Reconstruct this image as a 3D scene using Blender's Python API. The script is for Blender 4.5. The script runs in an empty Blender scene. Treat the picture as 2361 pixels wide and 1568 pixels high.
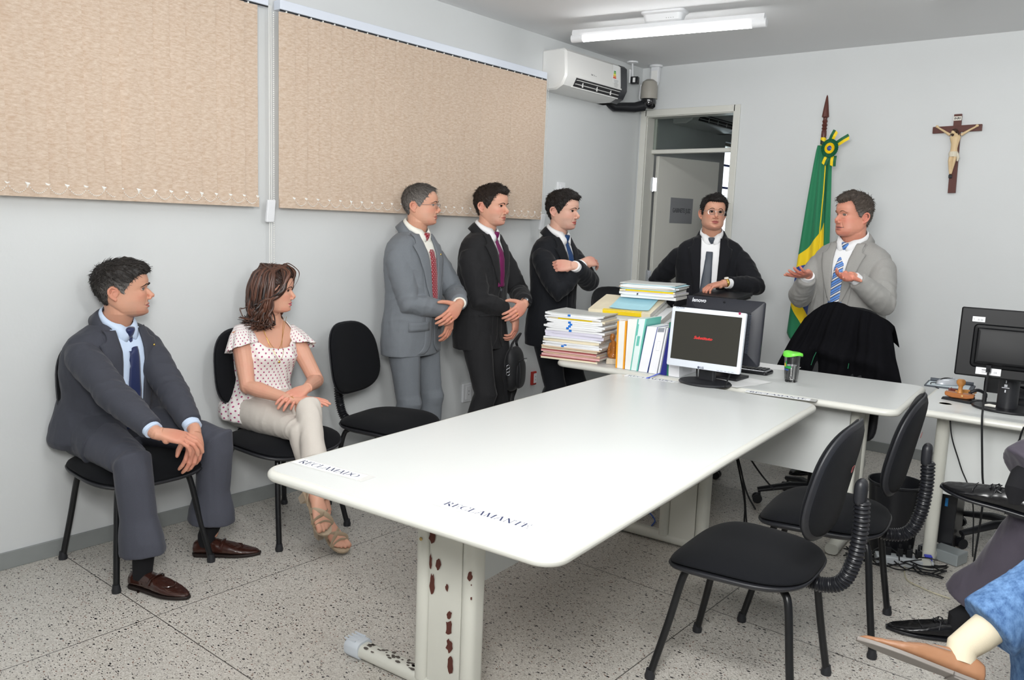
import bpy, math, random
import numpy as np
from mathutils import Vector, Matrix
from mathutils.bvhtree import BVHTree
from mathutils import noise as mnoise
random.seed(7); rng = np.random.default_rng(7)
S = bpy.context.scene; COL = S.collection
PI = math.pi; R = math.radians
def V(*a): return np.array(a, float)
def nrm(v): v = np.asarray(v, float); return v/(np.linalg.norm(v)+1e-12)
# ---------------------------------------------------------------- camera
FPX, CX, CY = 1887.17, 1180.5, 784.0
CAM = V(3.6247, 0, 1.5)
def cam_axes():
    yw, pt, rl = R(-39.21087563), R(8.17001499), R(-2.24097365)
    fw = V(math.sin(yw)*math.cos(pt), math.cos(yw)*math.cos(pt), -math.sin(pt))
    rt = V(math.cos(yw), -math.sin(yw), 0); dn = np.cross(fw, rt)
    return math.cos(rl)*rt+math.sin(rl)*dn, -math.sin(rl)*rt+math.cos(rl)*dn, fw
RT, DN, FW = cam_axes()
def at(px, py, x=None, y=None, z=None):          # the point of the room seen at a pixel, on a given plane
    d = RT*(px-CX)/FPX+DN*(py-CY)/FPX+FW
    t = (x-CAM[0])/d[0] if x is not None else (y-CAM[1])/d[1] if y is not None else (z-CAM[2])/d[2]
    return CAM+t*d
cd = bpy.data.cameras.new('camera'); co = bpy.data.objects.new('camera', cd); COL.objects.link(co)
cd.sensor_width = 36; cd.lens = 36*FPX/2361; cd.clip_start = .05
m = Matrix(((RT[0], -DN[0], -FW[0], CAM[0]), (RT[1], -DN[1], -FW[1], CAM[1]), (RT[2], -DN[2], -FW[2], CAM[2]), (0, 0, 0, 1)))
co.matrix_world = m; S.camera = co
S.view_settings.view_transform = 'Standard'; S.view_settings.look = 'None'; S.view_settings.gamma = 1
S.view_settings.use_curve_mapping = False
# ---------------------------------------------------------------- materials
def lin(c):
    if isinstance(c, str): c = [int(c[i:i+2], 16) for i in (0, 2, 4)]
    return tuple((v/255/12.92 if v/255 <= .04045 else ((v/255+.055)/1.055)**2.4) for v in c)+(1,)
MATS = {}
class NT:
    def __init__(s, name):
        s.m = bpy.data.materials.new(name); s.m.use_nodes = True; s.t = s.m.node_tree
        s.p = s.t.nodes['Principled BSDF']
    def n(s, typ, **kw):
        o = s.t.nodes.new(typ)
        for k, v in kw.items():
            if k[0] == '_': setattr(o, k[1:], v)
            else:
                key = int(k[1:]) if k[0] == 'i' and k[1:].isdigit() else k.replace('__', ' ')
                if isinstance(v, tuple) and len(v) == 2 and hasattr(v[0], 'outputs'): s.t.links.new(v[0].outputs[v[1]], o.inputs[key])
                else: o.inputs[key].default_value = v
        return o
    def l(s, a, ao, b, bi): s.t.links.new(a.outputs[ao], b.inputs[bi])
    def math(s, op, a, b=None, c=None):
        o = s.t.nodes.new('ShaderNodeMath'); o.operation = op
        for i, v in enumerate((a, b, c)):
            if v is None: continue
            if isinstance(v, tuple): s.t.links.new(v[0].outputs[v[1]], o.inputs[i])
            else: o.inputs[i].default_value = v
        return (o, 0)
    def mix(s, f, a, b):
        o = s.t.nodes.new('ShaderNodeMix'); o.data_type = 'RGBA'
        for i, v in ((0, f), (6, a), (7, b)):
            if isinstance(v, tuple) and len(v) == 2: s.t.links.new(v[0].outputs[v[1]], o.inputs[i])
            else: o.inputs[i].default_value = v
        return (o, 2)
    def color(s, src): s.t.links.new(src[0].outputs[src[1]], s.p.inputs['Base Color'])
    def bump(s, src, dist=.001, strength=1):
        b = s.t.nodes.new('ShaderNodeBump'); b.inputs['Distance'].default_value = dist; b.inputs['Strength'].default_value = strength
        s.t.links.new(src[0].outputs[src[1]], b.inputs['Height']); s.t.links.new(b.outputs[0], s.p.inputs['Normal'])
def mat(name, col, rough=.5, metal=0, spec=.5, var=None, bump=None, coat=0, sheen=0, trans=0, ior=1.45, emit=0, sss=0, stretch=None):
    # var = (scale, amount): slight colour mottling; bump = (scale, metres)
    if name in MATS: return MATS[name]
    k = NT(name); p = k.p; c = lin(col)
    p.inputs['Base Color'].default_value = c; p.inputs['Roughness'].default_value = rough; p.inputs['Metallic'].default_value = metal
    p.inputs['Specular IOR Level'].default_value = spec; p.inputs['Coat Weight'].default_value = coat
    p.inputs['Sheen Weight'].default_value = sheen; p.inputs['Transmission Weight'].default_value = trans; p.inputs['IOR'].default_value = ior
    if sss: p.inputs['Subsurface Weight'].default_value = sss; p.inputs['Subsurface Scale'].default_value = .012; p.inputs['Subsurface Radius'].default_value = (1, .4, .25)
    if emit: p.inputs['Emission Color'].default_value = c; p.inputs['Emission Strength'].default_value = emit
    tc = k.n('ShaderNodeTexCoord'); co_ = (tc, 'Object')
    if stretch:
        mp = k.n('ShaderNodeMapping', Vector=co_); mp.inputs['Scale'].default_value = stretch; co_ = (mp, 0)
    if var:
        nz = k.n('ShaderNodeTexNoise', Vector=co_, Scale=var[0], Detail=4.0)
        f = k.math('MULTIPLY', k.math('SUBTRACT', (nz, 0), .5), var[1]*2)
        h = k.n('ShaderNodeHueSaturation', Color=c, Value=k.math('ADD', f, 1.0)); k.color((h, 0))
    if bump:
        nb = k.n('ShaderNodeTexNoise', Vector=co_, Scale=bump[0], Detail=3.0); k.bump((nb, 0), bump[1])
    MATS[name] = k.m; return k.m
# ---------------------------------------------------------------- geometry
class G:
    def __init__(s): s.v = []; s.f = []; s.m = []; s.n = 0; s.uv = {}
    def add(s, vs, fs, mi=0):
        b = s.n; vs = [tuple(map(float, v)) for v in vs]; s.v += vs; s.n += len(vs)
        for f in fs: s.f.append(tuple(i+b for i in f)); s.m.append(mi)
        return b
    def box(s, c, d, rot=0, mi=0, M=None):
        cx, cy, cz = c; a, b_, h = d[0]/2, d[1]/2, d[2]/2
        vs = [(x*a, y*b_, z*h) for z in (-1, 1) for y in (-1, 1) for x in (-1, 1)]
        if M is not None: vs = [tuple(M@np.array(v)) for v in vs]
        cr, sr = math.cos(rot), math.sin(rot)
        vs = [(cx+x*cr-y*sr, cy+x*sr+y*cr, cz+z) for x, y, z in vs]
        s.add(vs, [(0, 2, 3, 1), (4, 5, 7, 6), (0, 1, 5, 4), (2, 6, 7, 3), (0, 4, 6, 2), (1, 3, 7, 5)], mi)
    def hexa(s, p8, mi=0):
        s.add(p8, [(0, 3, 2, 1), (4, 5, 6, 7), (0, 1, 5, 4), (1, 2, 6, 5), (2, 3, 7, 6), (3, 0, 4, 7)], mi)
    def rings(s, rs, mi=0, cap=True, close=True):
        n = len(rs[0]); vs = [p for r in rs for p in r]; fs = []
        for i in range(len(rs)-1):
            for j in range(n if close else n-1):
                k = (j+1) % n; fs.append((i*n+j, i*n+k, (i+1)*n+k, (i+1)*n+j))
        if cap and close:
            fs.append(tuple(range(n-1, -1, -1))); fs.append(tuple((len(rs)-1)*n+j for j in range(n)))
        s.add(vs, fs, mi)
    def tube(s, pts, r, n=12, mi=0, cap=True, up=(0, 0, 1)):
        pts = [np.array(p, float) for p in pts]; m_ = len(pts)
        rr = r if hasattr(r, '__len__') else [r]*m_
        T = [nrm(pts[min(i+1, m_-1)]-pts[max(i-1, 0)]) for i in range(m_)]
        u = np.cross(T[0], up)
        if np.linalg.norm(u) < .1: u = np.cross(T[0], (1, 0, 0))
        u = nrm(u); rs = []
        for i in range(m_):
            u = nrm(u-T[i]*np.dot(u, T[i])); w = np.cross(T[i], u)
            q = rr[i]; a, b = (q if hasattr(q, '__len__') else (q, q))
            rs.append([pts[i]+u*a*math.cos(t)+w*b*math.sin(t) for t in [2*PI*j/n for j in range(n)]])
        s.rings(rs, mi, cap)
    def lathe(s, prof, c=(0, 0, 0), n=24, mi=0, M=None, sq=None):
        rs = []
        for r_, z in prof:
            ring = []
            for j in range(n):
                t = 2*PI*j/n; ring.append(np.array((r_*math.cos(t), r_*math.sin(t)*(sq or 1), z)))
            if M is not None: ring = [M@p for p in ring]
            rs.append([p+np.array(c) for p in ring])
        s.rings(rs, mi)
    def ball(s, c, r, nu=20, nv=12, mi=0, M=None):
        r3 = r if hasattr(r, '__len__') else (r, r, r); rs = []
        for i in range(nv+1):
            a = -PI/2+PI*i/nv; q = max(math.cos(a), 1e-3)
            rs.append([(M@np.array((r3[0]*q*math.cos(2*PI*j/nu), r3[1]*q*math.sin(2*PI*j/nu), r3[2]*math.sin(a))) if M is not None else
                np.array((r3[0]*q*math.cos(2*PI*j/nu), r3[1]*q*math.sin(2*PI*j/nu), r3[2]*math.sin(a))))+np.array(c) for j in range(nu)])
        s.rings(rs, mi)
    def slab(s, outline, prof, mi=0):
        # outline(inset) -> list of (x, y); prof = [(inset, z)...]
        s.rings([[(x, y, z) for x, y in outline(i)] for i, z in prof], mi)
    def grid(s, P, mi=0, thick=0, uv=None):
        # P: array m x n x 3; thick>0 gives the sheet a back
        P = np.asarray(P, float); m_, n_ = P.shape[:2]
        fs = [(i*n_+j, i*n_+j+1, (i+1)*n_+j+1, (i+1)*n_+j) for i in range(m_-1) for j in range(n_-1)]
        if not thick: return s.add(P.reshape(-1, 3), fs, mi)
        du = np.gradient(P, axis=0); dv = np.gradient(P, axis=1); N = np.cross(dv, du)
        N /= np.linalg.norm(N, axis=2, keepdims=True)+1e-12
        Q = P-N*thick; o = m_*n_
        fs += [tuple(i+o for i in reversed(f)) for f in fs]
        ed = [i for i in range(n_)]+[i*n_+n_-1 for i in range(1, m_)]+[(m_-1)*n_+j for j in range(n_-2, -1, -1)]+[i*n_ for i in range(m_-2, 0, -1)]
        for a in range(len(ed)):
            i, j = ed[a], ed[(a+1) % len(ed)]; fs.append((j, i, i+o, j+o))
        return s.add(np.vstack([P.reshape(-1, 3), Q.reshape(-1, 3)]), fs, mi)
def rrect(cx, cy, w, h, r, rot=0, n=6):
    def f(ins):
        W, H, q = w/2-ins, h/2-ins, max(r-ins, .001); out = []
        for sx, sy, a0 in ((1, 1, 0), (-1, 1, 90), (-1, -1, 180), (1, -1, 270)):
            for i in range(n+1):
                a = R(a0+90*i/n); x, y = sx*(W-q)+q*math.cos(a), sy*(H-q)+q*math.sin(a)
                out.append((cx+x*math.cos(rot)-y*math.sin(rot), cy+x*math.sin(rot)+y*math.cos(rot)))
        return out
    return f
def edge(r, z0, z1, n=4):      # bullnose profile for slab()
    h = (z1-z0)/2; r = min(r, h); P = []
    for i in range(n+1): a = PI/2*i/n; P.append((r-r*math.sin(a), z0+r-r*math.cos(a)))
    for i in range(n+1): a = PI/2*i/n; P.append((r-r*math.cos(a), z1-r+r*math.sin(a)))
    return P
def obj(name, g, mats, parent=None, smooth=True, bevel=0, sub=0, origin=None, angle=40, solid=0):
    me = bpy.data.meshes.new(name)
    if isinstance(g, G):
        off = np.array(origin if origin is not None else (0, 0, 0), float)
        me.from_pydata([tuple(np.array(v)-off) for v in g.v], [], g.f); mi = g.m
        me.polygons.foreach_set('material_index', mi)
    else: me = g
    for mm in (mats if isinstance(mats, (list, tuple)) else [mats]): me.materials.append(mm)
    me.validate(); me.update()
    o = bpy.data.objects.new(name, me); COL.objects.link(o)
    if origin is not None: o.location = tuple(origin)
    if parent is not None: o.parent = parent
    if smooth:
        me.polygons.foreach_set('use_smooth', [True]*len(me.polygons))
        if angle: me.set_sharp_from_angle(angle=R(angle))
    if bevel:
        b = o.modifiers.new('bevel', 'BEVEL'); b.width = bevel; b.segments = 2; b.limit_method = 'ANGLE'; b.angle_limit = R(50)
    if solid:
        b = o.modifiers.new('solid', 'SOLIDIFY'); b.thickness = solid
    if sub:
        b = o.modifiers.new('sub', 'SUBSURF'); b.levels = sub; b.render_levels = sub
    return o
def tag(o, label=None, cat=None, group=None, kind=None):
    for k, v in (('label', label), ('category', cat), ('group', group), ('kind', kind)):
        if v: o[k] = v
    return o
def empty(name, loc, rz=0, label=None, cat=None, group=None):
    o = bpy.data.objects.new(name, None); COL.objects.link(o); o.location = tuple(loc); o.rotation_euler = (0, 0, rz)
    o.empty_display_size = .1
    return tag(o, label, cat, group)
def kids(o): return [c for c in bpy.data.objects if c.parent == o]
def copy_tree(o, parent=None):
    c = o.copy(); COL.objects.link(c); c.parent = parent
    for ch in kids(o): copy_tree(ch, c)
    return c
def struct(name, g, mt, **k): return tag(obj(name, g, mt, **k), kind='structure')
FONTMESH = {}
def text_g(g, txt, size, M, mi=0, depth=.0006, shear=0, bold=0, align='CENTER', sx=1):
    cu = bpy.data.curves.new('t', 'FONT'); cu.body = txt; cu.size = size; cu.extrude = depth/2; cu.shear = shear; cu.offset = bold
    cu.align_x = align; cu.align_y = 'CENTER'; cu.resolution_u = 3
    o = bpy.data.objects.new('t', cu); COL.objects.link(o)
    me = bpy.data.meshes.new_from_object(o.evaluated_get(bpy.context.evaluated_depsgraph_get()))
    bpy.data.objects.remove(o); bpy.data.curves.remove(cu)
    M = Matrix(M)
    g.add([tuple(M@Vector((v.co.x*sx, v.co.y, v.co.z))) for v in me.vertices], [tuple(p.vertices) for p in me.polygons], mi)
    bpy.data.meshes.remove(me)
def frame(o, x, y, z=None):    # 4x4 with columns x, y, z at o
    x = nrm(x); y = nrm(np.array(y)-x*np.dot(x, y)); z = np.cross(x, y)
    return [[x[0], y[0], z[0], o[0]], [x[1], y[1], z[1], o[1]], [x[2], y[2], z[2], o[2]], [0, 0, 0, 1]]
def bez(pts, n=10):            # Catmull-Rom through pts
    P = [np.array(p, float) for p in pts]; P = [2*P[0]-P[1]]+P+[2*P[-1]-P[-2]]; out = []
    for i in range(1, len(P)-2):
        for j in range(n):
            t = j/n; a, b, c, d = P[i-1:i+3]
            out.append(.5*((2*b)+(c-a)*t+(2*a-5*b+4*c-d)*t*t+(3*b-a-3*c+d)*t**3))
    out.append(P[-2]); return out
def sst(a, b, x): t = np.clip((x-a)/(b-a), 0, 1); return t*t*(3-2*t)
# vectorised gradient noise
_pm = rng.permutation(256); _pm = np.concatenate([_pm, _pm, _pm]); _gr = rng.normal(size=(256, 3)); _gr /= np.linalg.norm(_gr, axis=1, keepdims=True)
def pnoise(P):
    P = np.asarray(P, float); I = np.floor(P).astype(int); F_ = P-I; I &= 255; U = F_*F_*F_*(F_*(F_*6-15)+10); out = 0
    for dx in (0, 1):
        for dy in (0, 1):
            for dz in (0, 1):
                h = _pm[_pm[_pm[(I[:, 0]+dx) & 255]+((I[:, 1]+dy) & 255)]+((I[:, 2]+dz) & 255)]
                g = _gr[h]; d = F_-np.array((dx, dy, dz)); w = (U[:, 0] if dx else 1-U[:, 0])*(U[:, 1] if dy else 1-U[:, 1])*(U[:, 2] if dz else 1-U[:, 2])
                out = out+w*(g*d).sum(1)
    return out
def mesh_np(me):
    a = np.empty(len(me.vertices)*3); me.vertices.foreach_get('co', a); b = np.empty(len(me.vertices)*3); me.vertices.foreach_get('normal', b)
    return a.reshape(-1, 3), b.reshape(-1, 3)
def set_co(me, P): me.vertices.foreach_set('co', P.ravel()); me.update()
def remesh(g, vox=.004, smooth=3, fac=.5):
    me = bpy.data.meshes.new('tmp'); me.from_pydata(g.v, [], g.f); o = bpy.data.objects.new('tmp', me); COL.objects.link(o)
    r = o.modifiers.new('r', 'REMESH'); r.mode = 'VOXEL'; r.voxel_size = vox
    if smooth: q = o.modifiers.new('s', 'SMOOTH'); q.iterations = smooth; q.factor = fac
    out = bpy.data.meshes.new_from_object(o.evaluated_get(bpy.context.evaluated_depsgraph_get()))
    bpy.data.objects.remove(o); bpy.data.meshes.remove(me); out.materials.clear(); return out
# ================================================================ MATERIALS
WALL = mat('wall_paint', 'd7dadb', .6, var=(3, .02), bump=(60, .0004))
CEIL = mat('ceiling_paint', 'e4e5e6', .8, var=(2, .02), bump=(40, .0005))
TRIMW = mat('door_enamel', 'd9d9d2', .35, var=(5, .02))
SKIRT = mat('grey_skirting', '8e9291', .5, var=(9, .12))
WHITEP = mat('white_plastic', 'e9ebee', .35)
OFFW = mat('offwhite_laminate', 'd6d9d8', .32, var=(4, .01), bump=(350, .00006))
EDGE = mat('laminate_edge', 'd6d6cf', .3)
BLACKP = mat('black_plastic', '26272b', .42, bump=(500, .0001))
BLACKM = mat('black_enamel', '17181a', .3)
DARKP = mat('dark_plastic', '1b1c20', .3)
CABLE = mat('cable_rubber', '16171a', .5)
CHROME = mat('chrome', 'c8ccd2', .2, 1)
GOLD = mat('gold', 'd8b25a', .25, 1)
SILVP = mat('silver_plastic', 'd5dbe4', .35)
PAPER = mat('paper', 'eceded', .8, var=(20, .03))
def terrazzo():
    k = NT('terrazzo'); p = k.p; p.inputs['Roughness'].default_value = .32; p.inputs['Specular IOR Level'].default_value = .35
    tc = k.n('ShaderNodeTexCoord'); mp = k.n('ShaderNodeMapping', Vector=(tc, 'Object'))
    wn = k.n('ShaderNodeTexNoise', Vector=(mp, 0), Scale=6.0, Detail=3.0)
    base = k.mix((wn, 0), lin('bdb9b2'), lin('cbc6be'))
    fine = k.n('ShaderNodeTexVoronoi', Vector=(mp, 0), Scale=260.0); fs = k.n('ShaderNodeSeparateColor', Color=(fine, 'Color'))
    base = k.mix(k.math('MULTIPLY', k.math('GREATER_THAN', (fs, 0), .72), .45), base, lin('e2dfd8'))
    base = k.mix(k.math('MULTIPLY', k.math('LESS_THAN', (fs, 0), .18), .5), base, lin('918b81'))
    def chips(sc, rot, st, thr, rad, ch, colr, base):
        m2 = k.n('ShaderNodeMapping', Vector=(tc, 'Object')); m2.inputs['Rotation'].default_value = (0, 0, rot); m2.inputs['Scale'].default_value = (1, st, 1)
        vo = k.n('ShaderNodeTexVoronoi', Vector=(m2, 0), Scale=sc); sp = k.n('ShaderNodeSeparateColor', Color=(vo, 'Color'))
        ok = k.math('MULTIPLY', k.math('LESS_THAN', (sp, ch), thr), k.math('LESS_THAN', (vo, 'Distance'), k.math('MULTIPLY', (sp, (ch+1) % 3), rad)))
        return k.mix(ok, base, lin(colr))
    base = chips(95, .4, 1.9, .34, .42, 0, '2b2b2e', base)
    base = chips(80, 1.9, 2.2, .3, .38, 1, '35322f', base)
    base = chips(60, 1.1, 1.6, .12, .45, 0, '26262a', base)
    base = chips(110, 2.6, 1.4, .12, .4, 1, '7c5647', base)
    base = chips(120, .9, 1.3, .14, .4, 2, 'd9d7d0', base)
    # joints every 1.5 m
    sx = k.n('ShaderNodeSeparateXYZ', Vector=(tc, 'Object'))
    def joint(ch, off, base):
        a = k.math('ABSOLUTE', k.math('SUBTRACT', k.math('MODULO', k.math('ADD', (sx, ch), 30-off+.75), 1.51), .75))
        return k.mix(k.math('LESS_THAN', a, .0022), base, lin('4a4845'))
    # modulo phase: (v+30-off+.75) mod 1.51
    base = joint(0, .82+(30+.75-.75-.82) % 1.51+.82-.82, base) if False else base
    for ch, offs in ((0, (.82, 2.315, 3.81)), (1, (1.405, 2.925, 4.44, -.1))):
        for of in offs:
            a = k.math('ABSOLUTE', k.math('SUBTRACT', (sx, ch), of)); base = k.mix(k.math('MULTIPLY', k.math('LESS_THAN', a, .0022), .85), base, lin('3d3b39'))
    k.color(base); return k.m
FLOOR = terrazzo()
def blind_fabric():
    k = NT('blind_fabric'); k.p.inputs['Roughness'].default_value = .85; k.p.inputs['Specular IOR Level'].default_value = .15
    tc = k.n('ShaderNodeTexCoord'); mp = k.n('ShaderNodeMapping', Vector=(tc, 'Object')); mp.inputs['Scale'].default_value = (60, 38, 110); mp.inputs['Rotation'].default_value = (R(25), 0, 0)
    n1 = k.n('ShaderNodeTexNoise', Vector=(mp, 0), Scale=1.0, Detail=6.0, Roughness=.7)
    mp2 = k.n('ShaderNodeMapping', Vector=(tc, 'Object')); mp2.inputs['Scale'].default_value = (60, 90, 300); mp2.inputs['Rotation'].default_value = (R(-35), 0, 0)
    n2 = k.n('ShaderNodeTexNoise', Vector=(mp2, 0), Scale=1.0, Detail=3.0)
    r = k.n('ShaderNodeValToRGB', Fac=(n1, 0)); r.color_ramp.elements[0].position = .3; r.color_ramp.elements[0].color = lin('bda590'); r.color_ramp.elements[1].position = .7; r.color_ramp.elements[1].color = lin('ddcfc0')
    k.color(k.mix(k.math('MULTIPLY', (n2, 0), .35), (r, 0), lin('b2937a')))
    k.bump((n2, 0), .0005); k.p.inputs['Subsurface Weight'].default_value = 0
    return k.m
BLIND = blind_fabric()
# ================================================================ ROOM
HZ = 2.785; RX = 5.6; RY = 6.0; NY = -2.4; T = .13
g = G(); g.box((RX/2, (NY+9.6)/2, -.05), (RX+.6, 9.6-NY+.6, .1)); struct('floor', g, FLOOR, smooth=False)
g = G(); g.box((RX/2, (NY+9.6)/2, HZ+.05), (RX+.6, 9.6-NY+.6, .1)); struct('ceiling', g, CEIL, smooth=False)
def wallx(name, x, th, y0, y1, holes):        # wall in a plane of constant x with rectangular holes (ya, yb, za, zb)
    g = G(); ys = [y0]+[v for h in holes for v in h[:2]]+[y1]
    for i in range(len(ys)-1):
        a, b = ys[i], ys[i+1]
        if i % 2 == 0: g.box((x, (a+b)/2, HZ/2), (th, b-a, HZ))
        else:
            za, zb = holes[i//2][2:]; g.box((x, (a+b)/2, za/2), (th, b-a, za)); g.box((x, (a+b)/2, (zb+HZ)/2), (th, b-a, HZ-zb))
    return struct(name, g, WALL, smooth=False)
WINS = [(-.6, 2.25, 1.62, 2.36), (2.6, 4.4, 1.62, 2.36), (7.62, 8.9, 1.05, 2.36)]
wallx('wall_left', -T/2, T, NY, 9.6, WINS)
wallx('wall_right', RX+T/2, T, NY, 9.6, [])
g = G(); g.box((RX/2, NY-T/2, HZ/2), (RX, T, HZ)); struct('wall_front', g, WALL, smooth=False)
g = G(); g.box((RX/2, 9.6+T/2, HZ/2), (RX, T, HZ)); struct('wall_far', g, WALL, smooth=False)
DX0, DX1, DZ = .055, .835, 2.41              # door opening
g = G(); g.box((DX0/2, RY+.07, HZ/2), (DX0, .14, HZ)); g.box(((DX1+RX)/2, RY+.07, HZ/2), (RX-DX1, .14, HZ)); g.box(((DX0+DX1)/2, RY+.07, (DZ+HZ)/2), (DX1-DX0, .14, HZ-DZ))
struct('wall_back', g, WALL, smooth=False)
g = G(); g.box((.006, (NY+RY)/2, .036), (.012, RY-NY, .072)); struct('baseboard_left', g, SKIRT, smooth=False, bevel=.002)
g = G(); g.box(((DX1+.06+RX)/2, RY-.006, .036), (RX-DX1-.06, .012, .072)); struct('baseboard_back', g, SKIRT, smooth=False, bevel=.002)
# windows behind the blinds
ALU = mat('window_aluminium', '8f8a80', .4, .6)
GLASS = mat('pane_glass', 'f4f8f8', .02, 0, .5, trans=1, ior=1.05)
for i, (a, b, za, zb) in enumerate(WINS):
    g = G(); n = 3
    for z in (za, zb-.03): g.box((-.07, (a+b)/2, z+.015), (.05, b-a, .03))
    for j in range(n+1): g.box((-.07, a+.015+(b-a-.03)*j/n, (za+zb)/2), (.05, .035, zb-za))
    w = struct('window_%d' % (i+1), g, ALU, smooth=False)
    g = G(); g.box((-.07, (a+b)/2, (za+zb)/2), (.004, b-a-.04, zb-za-.04)); obj('pane', g, GLASS, w, smooth=False)
    g = G()
    for j in range(1, 6):
        if i == 2: g.box((-.04, (a+b)/2, za+(zb-za)*j/6), (.012, b-a, .02))
    if g.n: obj('grille', g, mat('blue_steel', '2b4ba8', .4), w, smooth=False)
# door frame, transom and open leaf
d = bpy.data.objects.new('door_1', None); COL.objects.link(d); d.location = (DX0, RY, 0); d['kind'] = 'structure'
g = G(); w = .052
for x0, x1 in ((DX0-w+.012, DX0+.012), (DX1-.012, DX1+w-.012)): g.box(((x0+x1)/2, RY-.008, (DZ+w-.012)/2), (x1-x0, .016, DZ+w-.012))
g.box(((DX0+DX1)/2, RY-.008, DZ+w/2-.012), (DX1-DX0+.001, .016, w))
for x in (DX0+.009, DX1-.009): g.box((x, RY+.07, DZ/2), (.018, .14, DZ))
g.box(((DX0+DX1)/2, RY+.07, DZ-.009), (DX1-DX0, .14, .018))
for x in (DX0+.028, DX1-.028): g.box((x, RY+.13, 2.26), (.02, .02, .28))
obj('door_frame', g, TRIMW, d, smooth=False, bevel=.003, origin=None).matrix_parent_inverse = Matrix.Translation((-DX0, -RY, 0))
TZ = 2.125
g = G(); g.box(((DX0+DX1)/2, RY+.11, TZ), (DX1-DX0-.03, .045, .034)); o = obj('transom_bar', g, TRIMW, d, bevel=.006); o.matrix_parent_inverse = Matrix.Translation((-DX0, -RY, 0))
g = G(); g.box(((DX0+DX1)/2, RY+.11, (TZ+DZ)/2), (DX1-DX0-.03, .004, DZ-TZ-.03)); o = obj('transom_pane', g, mat('transom_glass', 'dfe6e4', .03, trans=1, ior=1.2), d, smooth=False); o.matrix_parent_inverse = Matrix.Translation((-DX0, -RY, 0))
la = R(74); hx, hy = DX0+.045, RY+.15; dv = V(math.cos(la), math.sin(la), 0); nv = V(math.sin(la), -math.cos(la), 0)
c0 = V(hx, hy, 1.05); g = G(); g.box(c0+dv*.37+nv*.0, (.74, .036, 2.09), rot=la)
leaf = obj('door_leaf', g, TRIMW, d, smooth=False, bevel=.003); leaf.matrix_parent_inverse = Matrix.Translation((-DX0, -RY, 0))
fr = V(*at(1546, 484, y=6.32)); t_ = np.dot(fr-c0, nv); ctr = c0+dv*.30+nv*.0195; ctr[2] = 1.655
g = G(); g.box(ctr, (.27, .003, .215), rot=la); pl = obj('door_plaque', g, mat('plaque_grey', '8d8f92', .5), leaf, smooth=False); pl['label'] = 'grey plaque reading GABINETE JUIZ'
g = G(); text_g(g, 'GABINETE JUIZ', .052, frame(ctr+nv*.003, dv, (0, 0, 1)), sx=.62, bold=.0008, depth=.001); obj('lettering', g, mat('plaque_ink', '54565a', .6), pl, smooth=False).parent = leaf
for z in (.35, 1.085, 1.86):
    g = G(); g.tube([(hx-.016, hy-.025, z-.06), (hx-.016, hy-.025, z+.06)], .008, 10)
    g.box((hx-.034, hy-.03, z), (.03, .004, .11)); g.box((hx-.0, hy-.02, z), (.03, .004, .11), rot=.6)
    o = obj('hinge', g, CHROME, d); o.matrix_parent_inverse = Matrix.Translation((-DX0, -RY, 0))
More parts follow.
